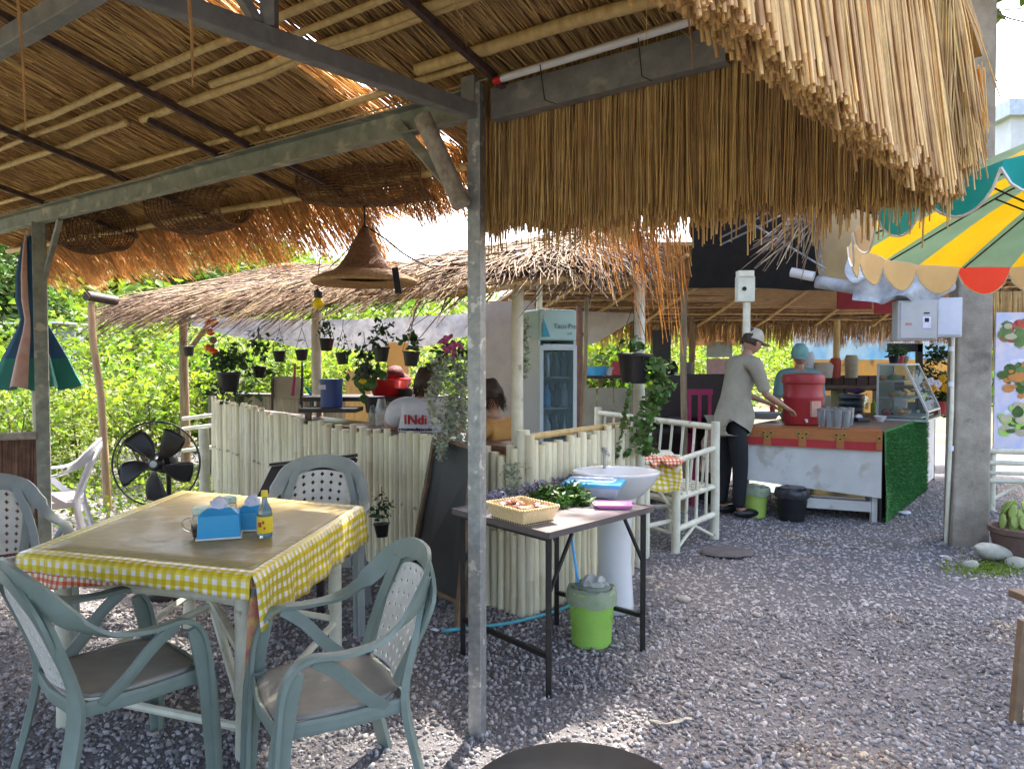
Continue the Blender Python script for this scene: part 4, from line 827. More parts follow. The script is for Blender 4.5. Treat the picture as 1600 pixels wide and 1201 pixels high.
for i, j, z in ((0, 1, .19), (3, 2, .19), (0, 3, .0), (2, 1, .0)):
    if z: MB().bar(LF[i] + V((0, 0, z)), LF[j] + V((0, 0, z)), .022, .022).build('stretcher', 'black_metal', parent=ft)
    else:
        for a, b in ((i, j), (j, i)): MB().bar(LF[a] + V((0, 0, .48)), LF[a].lerp(LF[b], .22) + V((0, 0, .74)), .014, .014).build('brace', 'black_metal', parent=ft)
for i, j in ((0, 1), (3, 2)): MB().bar(LF[i] + V((0, 0, .74)), LF[j] + V((0, 0, .74)), .02, .02).build('rail', 'black_metal', parent=ft)
FZ = .782
# woven cream basket with brown packets
c = G(816, 812, FZ) ; c.z = FZ; t = thing('basket', 'cream woven plastic basket of brown snack packets on the folding table', 'basket', c)
mat('basket_cream', (.72, .56, .32), (.60, .45, .24), .5, scale=60); mat('packet', (.28, .13, .08), (.16, .07, .045), .35, scale=16, tint=.3); rz = R(-38)
M = Matrix.Rotation(math.atan2(FT[3].y - FT[0].y, FT[3].x - FT[0].x) + R(-8), 3, 'Z')
bw_, bd_ = .115, .15
m = MB(); m.add([c + M @ V((x * bw_ * k, y * bd_ * k, z)) for k, z in ((.78, 0), (1, .075), (.95, .075), (.74, .006)) for x, y in ((-1, -1), (1, -1), (1, 1), (-1, 1))], [(i * 4 + j, i * 4 + (j + 1) % 4, (i + 1) * 4 + (j + 1) % 4, (i + 1) * 4 + j) for i in range(3) for j in range(4)] + [(12, 13, 14, 15), (3, 2, 1, 0)]); m.build('body', 'basket_cream', parent=t)
m = MB()
for (xa, ya), (xb, yb) in (((-1, -1), (1, -1)), ((1, -1), (1, 1)), ((1, 1), (-1, 1)), ((-1, 1), (-1, -1))):
    for i in range(14):
        e = (i + .5) / 14; p = c + M @ V(((xa + (xb - xa) * e) * bw_ * .99, (ya + (yb - ya) * e) * bd_ * .99, .078)); m.ball(p, (.008, .008, .009), 6, 4)
m.build('scalloped_rim', 'basket_cream', parent=t, smooth=True, kind='stuff')
m = MB()
for i in range(14):
    for xx in (0,):
        p = c + M @ V(((i / 13 - .5) * 2 * bw_ * .80, -bd_ * .81, .008)); m.box(p, (.009, .003, .006), M=M); p = c + M @ V((-bw_ * .81, (i / 13 - .5) * 2 * bd_ * .80, .008)); m.box(p, (.003, .009, .006), M=M)
m.build('base_slot', 'rust_dark', parent=t, kind='stuff')
sp = thing('snack_packets', 'brown cellophane snack packets heaped in the cream basket', 'snacks', c + V((0, 0, .05)))
for i in range(13):
    p = c + M @ V((rnd.uniform(-.08, .08), rnd.uniform(-.11, .11), .06 + .02 * rnd.random())); m = MB(); m.ball(p, (.045, .022, .014), 9, 6, M=Matrix.Rotation(rnd.random() * 6, 3, 'Z') @ Matrix.Rotation(rnd.gauss(0, .3), 3, 'X'), tint=rnd.random()); m.v = [tuple(V(a) + noise.noise_vector(V(a) * 50) * .007) for a in m.v]; m.build('packet', 'packet', parent=sp)
MB().box(c + M @ V((.05, -.06, .085)), (.022, .018, .004), M=M).build('price_tag', 'tissue', parent=sp)
# shredded purple herbs on banana leaf trays, green leaves
def leafpile(name, lab, cat, pts, n, size, m, h, up=.4):
    cs = []
    for _ in range(n): a, r_ = pts[rnd.randrange(len(pts))]; cs.append((a.x + rnd.gauss(0, r_), a.y + rnd.gauss(0, r_), a.z + abs(rnd.gauss(0, h)) + .006))
    v, f, t_ = leaves(np.array(cs), size * npr.uniform(.5, 1.4, n), up, aspect=.42); o = npmesh(name, v, f, m, t_, origin=pts[0][0]); o['kind'] = 'thing'; tag(o, lab, cat); return o
mat('cabbage', (.40, .38, .45), (.24, .21, .29), .6, scale=30, tint=.5)
leafpile('shredded_cabbage', 'heap of shredded purple grey banana blossom along the back of the folding table', 'vegetables', [(G(u, v, FZ), .022) for u, v in ((772, 778), (790, 775), (808, 773), (826, 770), (842, 764), (858, 758), (874, 755), (888, 752), (765, 785), (781, 785))], 1500, .03, 'cabbage', .018)
leafpile('basil_leaves', 'pile of fresh dark green basil leaves between the basket and the blue box', 'herbs', [(G(u, v, FZ), .026) for u, v in ((850, 786), (866, 783), (880, 781), (895, 784), (905, 788), (870, 792))], 900, .06, 'leaf_basil', .034)
# blue lidded box
c = G(945, 783, FZ); M = Matrix.Rotation(math.atan2(.6, .6) + R(-62), 3, 'Z'); t = thing('food_container', 'translucent food box with blue lid at the back corner of the folding table', 'container', c)
c = V((.48, 4.27, FZ)); ORG[t.name] = c; t.location = c
mat('container_clear', (.62, .66, .78), None, .25, scale=3, trans=.3); mat('lid_blue', (.09, .42, .78), (.07, .36, .70), .35, scale=3)
MB().add([c + M @ V((x * .16 * k, y * .11 * k, z)) for k, z in ((.85, 0), (1, .066)) for x, y in ((-1, -1), (1, -1), (1, 1), (-1, 1))], [(0, 1, 5, 4), (1, 2, 6, 5), (2, 3, 7, 6), (3, 0, 4, 7), (3, 2, 1, 0), (4, 5, 6, 7)]).build('box', 'container_clear', parent=t, mods=[BEV(.008, 3)])
MB().box(c + V((0, 0, .072)), (.335, .235, .024), M=M).build('lid', 'lid_blue', parent=t, mods=[BEV(.006, 3)])
MB().box(c + V((0, 0, .086)), (.25, .15, .008), M=M).build('lid_panel', mat('lid_pale', (.42, .66, .86), None, .3), parent=t, mods=[BEV(.003)])
MB().box(c + M @ V((-.01, 0, .097)), (.24, .024, .014), M=M).build('handle', 'tissue', parent=t, mods=[BEV(.004)])
# pink tray
c = G(958, 792, FZ); M = Matrix.Rotation(R(-5), 3, 'Z'); mat('pink', (.80, .30, .62), (.72, .24, .54), .4, scale=3)
m = MB().add([c + M @ V((x * .10 * k, y * .07 * k, z)) for k, z in ((.7, 0), (1, .022), (.96, .018), (.68, .004)) for x, y in ((-1, -1), (1, -1), (1, 1), (-1, 1))], [(i * 4 + j, i * 4 + (j + 1) % 4, (i + 1) * 4 + (j + 1) % 4, (i + 1) * 4 + j) for i in range(3) for j in range(4)] + [(12, 13, 14, 15), (3, 2, 1, 0)])
tag(m.build('pink_tray', 'pink', loc=c), 'small shallow pink plastic tray near the right edge of the folding table', 'tray')
# ------------------------------------------------------------------ sink on pedestal
c = V((.645, 4.56, 0)); sk_ = thing('wash_basin', 'white ceramic wash basin on a half pedestal in front of the bamboo wall', 'sink', c); mat('ceramic', (.66, .67, .68), (.60, .61, .62), .18, scale=2)
prof = [(.0, .70), (.10, .70), (.17, .735), (.235, .80), (.27, .865), (.275, .88), (.262, .883), (.245, .87), (.20, .81), (.13, .775), (0, .765)]
MB().lathe(prof, c, 32, sx=1.0, sy=.80).build('basin', 'ceramic', parent=sk_, smooth=True)
MB().lathe([(.125, 0), (.12, .05), (.105, .3), (.11, .6), (.14, .72)], c + V((.0, .03, 0)), 24, cap0=True).build('pedestal', 'ceramic', parent=sk_, smooth=True)
MB().tube(smooth_path([c + V((-.05, .16, .87)), c + V((-.05, .16, .97)), c + V((-.05, .13, 1.0)), c + V((-.04, .05, .97))], 5), .011, 10).build('tap', 'galv', parent=sk_, smooth=True)
MB().lathe([(0, .99), (.018, .985), (.02, .96), (.012, .95)], c + V((-.05, .165, .02)), 10).build('tap_knob', 'galv', parent=sk_, smooth=True)
# green wicker bin, bag, mop stick
def bin_(loc, r1, r0, h, m, lab, bagm='bag_clear', weave=True, label2=None):
    t = thing('waste_bin', lab, 'bin', loc, 0, 'waste bins'); c = V(loc)
    MB().lathe([(r0, 0), (r0 + (r1 - r0) * .5, h * .5), (r1, h - .012), (r1 + .008, h - .008), (r1 + .008, h), (r1 - .004, h), (r1 - .008, h * .6), (r0 - .004, .01)], c, 36, cap0=True, cap1=True).build('body', m, parent=t, smooth='auto')
    if weave:
        q = MB(); nz_, na = 22, 44
        for j in range(nz_):
            z = h * (.05 + .83 * j / nz_); rr = r0 + (r1 - r0) * z / h
            for i in range(na): a = 6.283 * (i + .5 * (j % 2)) / na; q.box(c + V((math.cos(a) * rr, math.sin(a) * rr, z)), (.006, rr * 6.28 / na * .62, h / nz_ * .55), rz=a)
        q.build('weave', m, parent=t, kind='stuff')
    q = MB(); n = 30
    for j in range(8):
        for i in range(n): a = 6.283 * i / n; rr = (r1 + .012, r1 + .016, r1 + .013, r1 + .006, r1 - .004, r1 - .03, r1 - .02, r1 - .035)[j]; zz = (h - .07, h - .04, h - .005, h + .012, h + .016, h - .005, h + .02, h + .025)[j]; nn = noise.noise_vector(V((math.cos(a) * 3, math.sin(a) * 3, j * .4 + c.x))) * .014; q.v.append(tuple(c + V((math.cos(a) * rr, math.sin(a) * rr, zz)) + nn)); q.t.append(.5)
    q.f = [(j * n + i, j * n + (i + 1) % n, (j + 1) * n + (i + 1) % n, (j + 1) * n + i) for j in range(7) for i in range(n)] + [tuple(range(7 * n, 8 * n))]
    q.build('bin_bag', bagm, parent=t, smooth='auto'); return t
mat('lime', (.33, .56, .11), (.27, .48, .09), .45, scale=6); mat('lime_dull', (.36, .50, .10), (.30, .42, .08), .5, scale=6); mat('bag_clear', (.55, .60, .48), (.42, .48, .36), .2, scale=20, glass=.5, ior=1.1); mat('bag_black', (.02, .02, .024), (.05, .05, .055), .3, scale=20)
bc = G(924, 1003); bin_(bc, .125, .105, .30, 'lime', 'lime green wicker pattern bin with plastic bag under the folding table')
q = MB(); q.ball(bc + V((.02, 0, .325)), (.075, .06, .04), 26, 16); q.v = [tuple(V(p) + noise.noise_vector(V(p) * 30) * .03) for p in q.v]; tag(q.build('plastic_rubbish', mat('film', (.78, .80, .78), (.6, .62, .6), .2, trans=.55, scale=9), loc=bc + V((0, 0, .3)), smooth='auto'), 'crumpled clear plastic rubbish on top of the lime green wicker bin', 'rubbish')
tag(MB().tube([P(889, 815, 4.25), P(906, 925, 4.05)], .008, 8).build('mop_handle', 'lid_blue', loc=bc + V((-.05, .1, .5)), smooth=True), 'light blue plastic stick standing in the lime green wicker bin', 'stick')
bin_(G(1180, 806), .125, .10, .29, 'lime_dull', 'lime green bin lined with a clear bag under the stall counter', weave=False)
bin_(G(1237, 812), .15, .12, .30, 'black_plastic', 'black bin lined with a black bag under the stall counter', 'bag_black', weave=False)
# blue hose on gravel at the wall foot
tag(MB().tube(smooth_path([G(690, 985, .015), G(780, 975, .015), G(830, 965, .015), G(880, 950, .02), G(905, 935, .02)], 5), .011, 8).build('hose', mat('hose_blue', (.10, .42, .50), None, .5), loc=G(830, 965), smooth=True), 'blue hose lying along the foot of the bamboo wall', 'hose')
# ------------------------------------------------------------------ bamboo bench and small cloth covered table
bn = thing('bamboo_bench', 'white bamboo bench with spindle back and arm beside the yard', 'bench', (1.5, 6.4, 0))
b1, b2, b3 = V((1.33, 5.94, 0)), V((1.78, 6.42, 0)), V((.93, 7.93, 0)); b4 = b3 + (b1 - b2)
def vb(p, h, r=.036, n='leg'): MB().tube([p, p + V((.003, 0, h * .4)), p + V((-.002, 0, h * .7)), p + V((0, 0, h))], [r, r * .96, r, r * .97], 12).build(n, 'white_bamboo_rail', parent=bn, smooth='auto')
def hb(a, b, z0, z1, r=.026, n='rail'): MB().tube([a + V((0, 0, z0)), b + V((0, 0, z1))], r, 10).build(n, 'white_bamboo_rail', parent=bn, smooth='auto')
vb(b1, .80); vb(b2, 1.03, .04); vb(b3, 1.06, .04); vb(b4, .8)
hb(b1, b2, .75, .80, .024); hb(b1, b2, .44, .46, .022); hb(b1, b2, .19, .22, .026); hb(b2, b3, .98, 1.0, .028); hb(b2, b3, .45, .45); hb(b1, b4, .42, .42, .028); hb(b4, b3, .75, .8, .024); hb(b1, b4, .15, .15, .02)
for e in (.25, .5, .75): hb(b1.lerp(b2, e), b1.lerp(b2, e) + V((.01, 0, 0)), .21, .78, .014, 'spindle')
for i in range(11): e = (i + .7) / 11.6; hb(b2.lerp(b3, e), b2.lerp(b3, e) + V((-.05, -.03, 0)), .98, .45, .012, 'spindle')
hb(b1, b1.lerp(b2, .5), .02, .19, .014, 'brace'); hb(b2, b1.lerp(b2, .4), .02, .19, .014, 'brace')
for i in range(7): e = (i + .5) / 7; hb(b1.lerp(b2, e), b4.lerp(b3, e), .465, .465, .02, 'seat_slat')
st = thing('bamboo_side_table', 'small white bamboo table with a folded checked cloth between sink and bench', 'table', (1.2, 6.1, 0))
s1, s2 = V((1.06, 5.80, 0)), V((1.0, 6.55, 0)); s3 = V((1.42, 6.6, 0)); s4 = V((1.36, 6.05, 0))
for p in (s1, s2, s3, s4): MB().tube([p, p + V((0, 0, .73))], .034, 12).build('leg', 'white_bamboo_rail', parent=st, smooth='auto')
for a, b in ((s1, s2), (s1, s4), (s4, s3), (s2, s3)):
    for z in (.25, .66): MB().tube([a + V((0, 0, z)), b + V((0, 0, z))], .02, 8).build('rail', 'white_bamboo_rail', parent=st, smooth='auto')
MB().tube([s1 + V((0, 0, .66)), s4 + V((0, 0, .3))], .016, 8).build('brace', 'white_bamboo_rail', parent=st)
for i in range(9): a, b = s1.lerp(s2, (i + .5) / 9), s4.lerp(s3, (i + .5) / 9); MB().tube([a + V((0, 0, .745)), b + V((0, 0, .745))], .02, 8).build('top_pole', 'white_bamboo_rail', parent=st)
m = sheet([P(1003, 722, 5.95), P(1030, 712, 6.0), P(1066, 722, 5.95)], [P(1000, 768, 5.8), P(1030, 768, 5.80), P(1064, 768, 5.78)], 14, 10, amp=.03, fr=7, uvw=(.35, .3)); tag(m.build('checked_cloth', 'gingham_yellow', smooth=True, loc=P(1030, 740, 5.9), mods=[('SOLIDIFY', dict(thickness=.004))]), 'crumpled yellow checked cloth draped over the small bamboo table', 'cloth')
for u, lab in ((1016, 'bunched red and orange cloth on the left end of the small bamboo table'), (1050, 'bunched red checked cloth on the right end of the small bamboo table')):
    c = P(u, 722, 5.95); q = MB(); q.ball(c, (.11, .12, .05), 16, 10); q.v = [tuple(V(p) + noise.noise_vector(V(p) * 11) * .05) for p in q.v]; q.uv = [(p[0] * 1.0, p[2] * 1.0 + p[1] * .3) for p in q.v]; tag(q.build('cloth_bundle', 'gingham_red', smooth=True, loc=c), lab, 'cloth')
# ------------------------------------------------------------------ pedestal fan
fc = P(244, 724, 4.75); fan = thing('pedestal_fan', 'black pedestal fan with broad blades standing left of the bamboo wall', 'fan', (fc.x, fc.y, 0))
ax = V((.10, -.99, .05)).normalized(); Mf = ax.to_track_quat('Z', 'Y').to_matrix()
def fp(x, y, z): return fc + Mf @ V((x, y, z))
ring = [fp(math.cos(a) * .272, math.sin(a) * .272, 0) for a in [6.283 * i / 48 for i in range(48)]]; MB().tube(ring, .006, 6, closed=True).build('cage_ring', 'black_plastic', parent=fan, smooth=True)
ring = [fp(math.cos(a) * .262, math.sin(a) * .262, -.05) for a in [6.283 * i / 48 for i in range(48)]]; MB().tube(ring, .003, 5, closed=True).build('cage_ring', 'black_plastic', parent=fan, smooth=True)
for i in range(40):
    a = 6.283 * i / 40; MB().tube([fp(math.cos(a) * .06, math.sin(a) * .06, -.10), fp(math.cos(a) * .2, math.sin(a) * .2, -.095), fp(math.cos(a) * .262, math.sin(a) * .262, -.05), fp(math.cos(a) * .272, math.sin(a) * .272, 0)], .0009, 3).build('cage_wire', 'wire_black', parent=fan)
for k in range(5):
    m = MB(); a0 = k * 6.283 / 5 + .75; nr_, na = 8, 6
    for i in range(nr_ + 1):
        r = .03 + .21 * i / nr_; e = i / nr_; wd = .55 * (.22 + .78 * math.sin(min(1, e * 1.35 + .12) * 1.57)) * (1 if e < .9 else .85) * (.32 / (r + .17))
        for j in range(na + 1): a = a0 + wd * (j / na - .5) * 1.5 + .25 * e; m.v.append(tuple(fp(math.cos(a) * r, math.sin(a) * r, .035 * (j / na - .5) + .01))); m.t.append(.5)
    m.f = [(i * (na + 1) + j, (i + 1) * (na + 1) + j, (i + 1) * (na + 1) + j + 1, i * (na + 1) + j + 1) for i in range(nr_) for j in range(na)]; m.build('blade', 'black_plastic', parent=fan, smooth=True, mods=[('SOLIDIFY', dict(thickness=.003))])
MB().lathe([(0, .05), (.03, .048), (.045, .03), (.048, -.01)], fc, 18, M=Mf).build('hub', 'black_plastic', parent=fan, smooth='auto'); MB().lathe([(0, .0535), (.022, .052), (.024, .049)], fc, 16, M=Mf).build('hub_badge', 'galv', parent=fan, smooth='auto')
MB().lathe([(.05, -.10), (.075, -.12), (.07, -.2), (.03, -.24), (0, -.245)], fc, 18, M=Mf).build('motor', 'black_plastic', parent=fan, smooth=True)
pb = V((fc.x, fc.y + .17, 0)); MB().tube([pb, V((pb.x, pb.y, fc.z - .04))], .016, 10).build('pole', 'black_metal', parent=fan); MB().lathe([(0, .05), (.05, .045), (.2, .02), (.21, 0)], pb, 24).build('base', 'black_plastic', parent=fan, smooth=True)
# ------------------------------------------------------------------ closed parasol by the left post
pc = P(56, 600, 5.75); par = thing('closed_parasol', 'folded blue and green parasol leaning behind the left steel post', 'parasol', (pc.x, pc.y, 0))
mat('navy', (.025, .10, .20), (.018, .07, .15), .6, scale=6); mat('par_green', (.02, .22, .17), (.015, .16, .13), .6, scale=6); mat('par_pink', (.55, .28, .22), (.55, .42, .34), .7, scale=9); s_ = 5.75 / 1150
lv = [(368, 44, 4), (385, 45, 10), (430, 48, 20), (470, 50, 22), (500, 52, 17), (520, 54, 25), (560, 56, 44), (585, 57, 54), (606, 58, 62)]
def parseg(i0, i1, name, m, th0, th1, push=0):
    q = MB(); n = 40
    for (v_, u_, r_) in lv[i0:i1]:
        for j in range(n + 1):
            a = th0 + (th1 - th0) * j / n; rr = (r_ * s_) * (1 + .22 * math.cos(a * 8)) * .93 + push; p = P(u_, v_, 5.75); q.v.append((p.x + math.cos(a) * rr, p.y + math.sin(a) * rr * .75, p.z + (.02 * math.cos(a * 8) if v_ > 600 else 0))); q.t.append(.5)
    q.f = [(i * (n + 1) + j, i * (n + 1) + j + 1, (i + 1) * (n + 1) + j + 1, (i + 1) * (n + 1) + j) for i in range(i1 - i0 - 1) for j in range(n)]; q.build(name, m, parent=par, smooth=True)
parseg(0, 7, 'cloth_panel', 'navy', 0, 6.283); parseg(6, 9, 'cloth_hem', 'par_green', 0, 6.283); parseg(0, 9, 'cloth_stripe', 'par_pink', 4.45, 4.95, .02)
MB().tube([V((pc.x, pc.y, 0)), P(44, 360, 5.75)], .016, 8).build('pole', 'white_bamboo_rail', parent=par)
# reed screen at the far left
t = thing('reed_screen', 'low brown reed screen with a pale top rail at the left edge', 'screen', P(20, 720, 5.3))
MB().tube([P(-60, 684, 5.2), P(58, 680, 5.3)], .03, 10).build('top_rail', 'old_pipe', parent=t, smooth='auto')
it = [(P(u, 684, 5.32) , P(u + rnd.gauss(0, 4), rnd.uniform(880, 930), 5.32)) for u in [rnd.uniform(-60, 58) for _ in range(420)]]
v, f, tt = straws(arr([i[0] for i in it]), arr([i[1] for i in it]), .006, .005); npmesh('reeds', v, f, mat('reed_brown', (.20, .10, .06), (.11, .055, .035), .8, scale=12, tint=.4), tt, parent=t, kind='stuff')
# ------------------------------------------------------------------ the open striped parasol at right
uc = V((2.68, 3.02, 0)); UR, UZ, UA = 1.17, 2.15, 2.60; um = thing('striped_umbrella', 'big open market umbrella with yellow, green and red panels at the right edge', 'umbrella', uc)
fab = dict(rough=.75, scale=5, trans=.4, bump=.1, bscale=8)
mat('fab_yellow', (.80, .48, .01), (.74, .42, .01), **fab); mat('fab_green', (.20, .30, .17), (.16, .25, .14), **fab); mat('fab_red', (.72, .07, .04), (.65, .05, .03), **fab); mat('fab_teal', (.02, .42, .40), (.02, .35, .34), **fab); mat('fab_beige', (.52, .38, .20), (.46, .33, .17), **fab); mat('piping', (.75, .72, .66), None, .7)
NG = 26; TL = lambda y: -.085 * y + .04; base = R(180)
cols = ['fab_yellow', 'fab_green']
for g in range(NG):
    a0, a1 = base + g * 6.2832 / NG, base + (g + 1) * 6.2832 / NG; colr = cols[g % 2]; colr = 'fab_red' if g in (5, 11) else colr
    m = MB(); nr_, na = 8, 5
    def up_(e, q): a = a0 + (a1 - a0) * q; r = UR * e * (1 - .02 * math.sin(math.pi * q)); return uc + V((math.cos(a) * r, math.sin(a) * r, UA + (UZ - UA) * e + TL(math.sin(a) * r) - .035 * math.sin(math.pi * e) * (0 + math.sin(math.pi * q)) + .03 * math.sin(math.pi * e)))
    for i in range(nr_ + 1):
        for j in range(na + 1): m.v.append(tuple(up_(i / nr_, j / na))); m.t.append(.5)
    m.f = [(i * (na + 1) + j, i * (na + 1) + j + 1, (i + 1) * (na + 1) + j + 1, (i + 1) * (na + 1) + j) for i in range(nr_) for j in range(na)]; go = m.build('canopy_panel', colr, parent=um, smooth=True)
    vc = 'fab_teal' if math.sin(a0 + .14) < -.12 else ('fab_red' if g == 19 else 'fab_beige')
    m = MB(); na = 10; rim = []
    for i in range(4):
        for j in range(na + 1):
            q = j / na; a = a0 + (a1 - a0) * q; dp = (.03 + .12 * math.sin(math.pi * q) ** .6) * i / 3; p = uc + V((math.cos(a), math.sin(a), 0)) * (UR * (1 - .02 * math.sin(math.pi * q)) + .004 + .02 * i / 3); p.z = UZ - dp + TL(p.y - uc.y); m.v.append(tuple(p)); m.t.append(.5); 
            if i == 3: rim.append(p)
    m.f = [(i * (na + 1) + j, i * (na + 1) + j + 1, (i + 1) * (na + 1) + j + 1, (i + 1) * (na + 1) + j) for i in range(3) for j in range(na)]; m.build('valance', vc, parent=go, smooth=True)
    MB().tube(rim, .005, 5).build('piping', 'piping', parent=go)
    if g % 2 == 0: MB().tube([uc + V((0, 0, UA - .05)), uc + V((math.cos(a0) * UR * .5, math.sin(a0) * UR * .5, (UA + UZ) / 2 - .005 + TL(math.sin(a0) * UR * .5))), uc + V((math.cos(a0) * UR * .98, math.sin(a0) * UR * .98, UZ - .006 + TL(math.sin(a0) * UR)))], .0045, 5).build('rib', 'black_metal', parent=um); MB().tube([uc + V((0, 0, 1.95)), uc + V((math.cos(a0) * UR * .55, math.sin(a0) * UR * .55, UA + (UZ - UA) * .55 - .01 + TL(math.sin(a0) * UR * .55)))], .0045, 5).build('strut', 'black_metal', parent=um)
MB().tube([uc, uc + V((0, 0, UA + .06))], .02, 10).build('pole', 'white_plastic', parent=um); MB().lathe([(0, .12), (.03, .1), (.24, .06), (.25, 0)], uc, 20).build('base', 'black_plastic', parent=um, smooth='auto')
# round dark table at the bottom, wooden leg at right
t = thing('round_stool', 'black round stool top at the bottom edge of the picture', 'stool', (.16, 1.75, 0))
MB().lathe([(0, .5), (.28, .5), (.29, .492), (.285, .47), (0, .47)], (.16, 1.75, 0), 48).build('seat', 'black_metal', parent=t, smooth='auto')
for k in range(4): a = k * 1.57 + .3; MB().tube([(.16 + math.cos(a) * .17, 1.75 + math.sin(a) * .17, .475), (.16 + math.cos(a) * .22, 1.75 + math.sin(a) * .22, 0)], .014, 8).build('leg', 'black_metal', parent=t)
t = thing('wooden_stool', 'wooden stool leg entering at the right edge of the yard', 'stool', G(1640, 1120))
for (u, v) in ((1586, 1128), (1720, 1150), (1640, 1060), (1760, 1070)): b = G(u, v); MB().bar(b, b + V((.03, .0, .45)), .04, .035, up=(0, 1, 0)).build('leg', 'frame_wood', parent=t, mods=[BEV(.004)])
b = G(1675, 1100); MB().box(b + V((.03, 0, .465)), (.42, .36, .035), rz=.1).build('seat', 'frame_wood', parent=t, mods=[BEV(.005)])
# ------------------------------------------------------------------ people
mat('skin', (.42, .24, .16), (.36, .19, .12), .5, scale=9); mat('hair', (.075, .042, .026), (.03, .018, .012), .6, scale=30, stretch=(1, 1, .3))
def skin(name, nodes, edges, m, parent, lv=2, root=0):
    me = bpy.data.meshes.new(name); o0 = ORG[parent.name]; me.from_pydata([tuple(p) for p, r in nodes], edges, []); o = bpy.data.objects.new(name, me); C.objects.link(o); o.parent = parent
    sm = o.modifiers.new('skin', 'SKIN'); sm.use_smooth_shade = True
    if not me.skin_vertices: me.skin_vertices.new()
    for i, (p, r) in enumerate(nodes): d = me.skin_vertices[0].data[i]; d.radius = (r if isinstance(r, tuple) else (r, r)); d.use_root = (i == root)
    s2 = o.modifiers.new('sub', 'SUBSURF'); s2.levels = lv; s2.render_levels = lv; me.materials.append(MATS[m]); return o
def person(label, loc, rz, J, shirt, trousers, hair='hair', hat=None, sleeve=.6, hands=True, scale=1.0):
    """J: joints in local space, figure facing +Y"""
    t = thing('person', label, 'person', loc, rz); ORG[t.name] = V((0, 0, 0)); t.scale = (scale,) * 3
    P_ = {k: V(v) for k, v in J.items()}; nodes = []; edges = []; ix = {}
    def nd(k, p, r): ix[k] = len(nodes); nodes.append((V(p), r)); return ix[k]
    nd('pelvis', P_['pelvis'], (.15, .115)); nd('belly', P_['pelvis'].lerp(P_['chest'], .45), (.135, .105)); nd('chest', P_['chest'], (.155, .11)); nd('ntop', P_['chest'].lerp(P_['neck'], .7), (.08, .07)); nd('neck', P_['neck'], .052); nd('skull', P_['neck'].lerp(P_['head'], .6), .05)
    edges += [(0, 1), (1, 2), (2, 3), (3, 4), (4, 5)]
    for s in 'LR':
        a = nd('sh' + s, P_['sh' + s], .058); b = nd('ua' + s, P_['sh' + s].lerp(P_['el' + s], .5), .046); c = nd('el' + s, P_['el' + s], .038); c2 = nd('fa' + s, P_['el' + s].lerp(P_['wr' + s], .4), .036); d = nd('wr' + s, P_['wr' + s], .024)
        edges += [(3, a), (a, b), (b, c), (c, c2), (c2, d)]
        if hands:
            fd = (P_['wr' + s] - P_['el' + s]).normalized(); up_ = V((0, 0, 1)); sd = fd.cross(up_).normalized(); pm = nd('pm' + s, P_['wr' + s] + fd * .06, (.032, .018)); edges.append((d, pm))
            for k, (o_, l_) in enumerate(((-.030, .065), (-.010, .078), (.010, .072), (.029, .058))):
                q0 = P_['wr' + s] + fd * .085 + sd * o_; q1 = q0 + fd * l_ * .5 - up_ * .008; q2 = q1 + fd * l_ * .4 - up_ * .02
                a1 = nd('f%d%s' % (k, s), q0, .0095); a2 = nd('g%d%s' % (k, s), q1, .0088); a3 = nd('h%d%s' % (k, s), q2, .007); edges += [(pm, a1), (a1, a2), (a2, a3)]
            ts = -1 if s == 'R' else 1; q0 = P_['wr' + s] + fd * .03 + sd * .034 * ts; q1 = q0 + fd * .035 + sd * .02 * ts; a1 = nd('t0' + s, q0, .011); a2 = nd('t1' + s, q1, .0095); edges += [(d, a1), (a1, a2)]
        h = nd('hp' + s, P_['hp' + s], .076); th = nd('th' + s, P_['hp' + s].lerp(P_['kn' + s], .5), .075); k_ = nd('kn' + s, P_['kn' + s], .055); cf = nd('cf' + s, P_['kn' + s].lerp(P_['an' + s], .35), .05); an = nd('an' + s, P_['an' + s], .035); to = nd('to' + s, P_['to' + s], (.038, .025)); edges += [(0, h), (h, th), (th, k_), (k_, cf), (cf, an), (an, to)]
    skin('body', nodes, edges, 'skin', t)
    def sub(keys, name, m, gr):
        kk = [ix[k] for k in keys]; mp_ = {a: i for i, a in enumerate(kk)}; nn = []
        for a in kk: p, r = nodes[a]; nn.append((p, tuple(q + gr for q in r) if isinstance(r, tuple) else r + gr))
        return nn, [(mp_[a], mp_[b]) for a, b in edges if a in mp_ and b in mp_], name, m
    nn, ee, nme, mm = sub(['pelvis', 'belly', 'chest', 'ntop'] + [k + s for s in 'LR' for k in ('sh', 'ua')], 'shirt', shirt, .02)
    if sleeve > .5:
        for s in 'LR': b = [i for i, k in enumerate(['pelvis', 'belly', 'chest', 'ntop'] + [k + s2 for s2 in 'LR' for k in ('sh', 'ua')]) if k == 'ua' + s][0]; nn.append((P_['sh' + s].lerp(P_['el' + s], sleeve + .3), .06)); ee.append((b, len(nn) - 1))
    nn.append((P_['pelvis'] + (P_['hpL'] + P_['hpR'] - P_['pelvis'] * 2) * .5 + (V((0, 0, -.14)) if P_['knL'].z < P_['pelvis'].z - .2 else V((0, 0, 0))), (.20, .165))); ee.append((0, len(nn) - 1)); hb_ = 0 if P_['knL'].z > P_['pelvis'].z - .2 else 1
    if hb_:
        for s in 'LR': nn.append((P_['hp' + s] + V((0, 0, -.07)), .155)); ee.append((0, len(nn) - 1))
    skin('shirt', nn, ee, shirt, t)
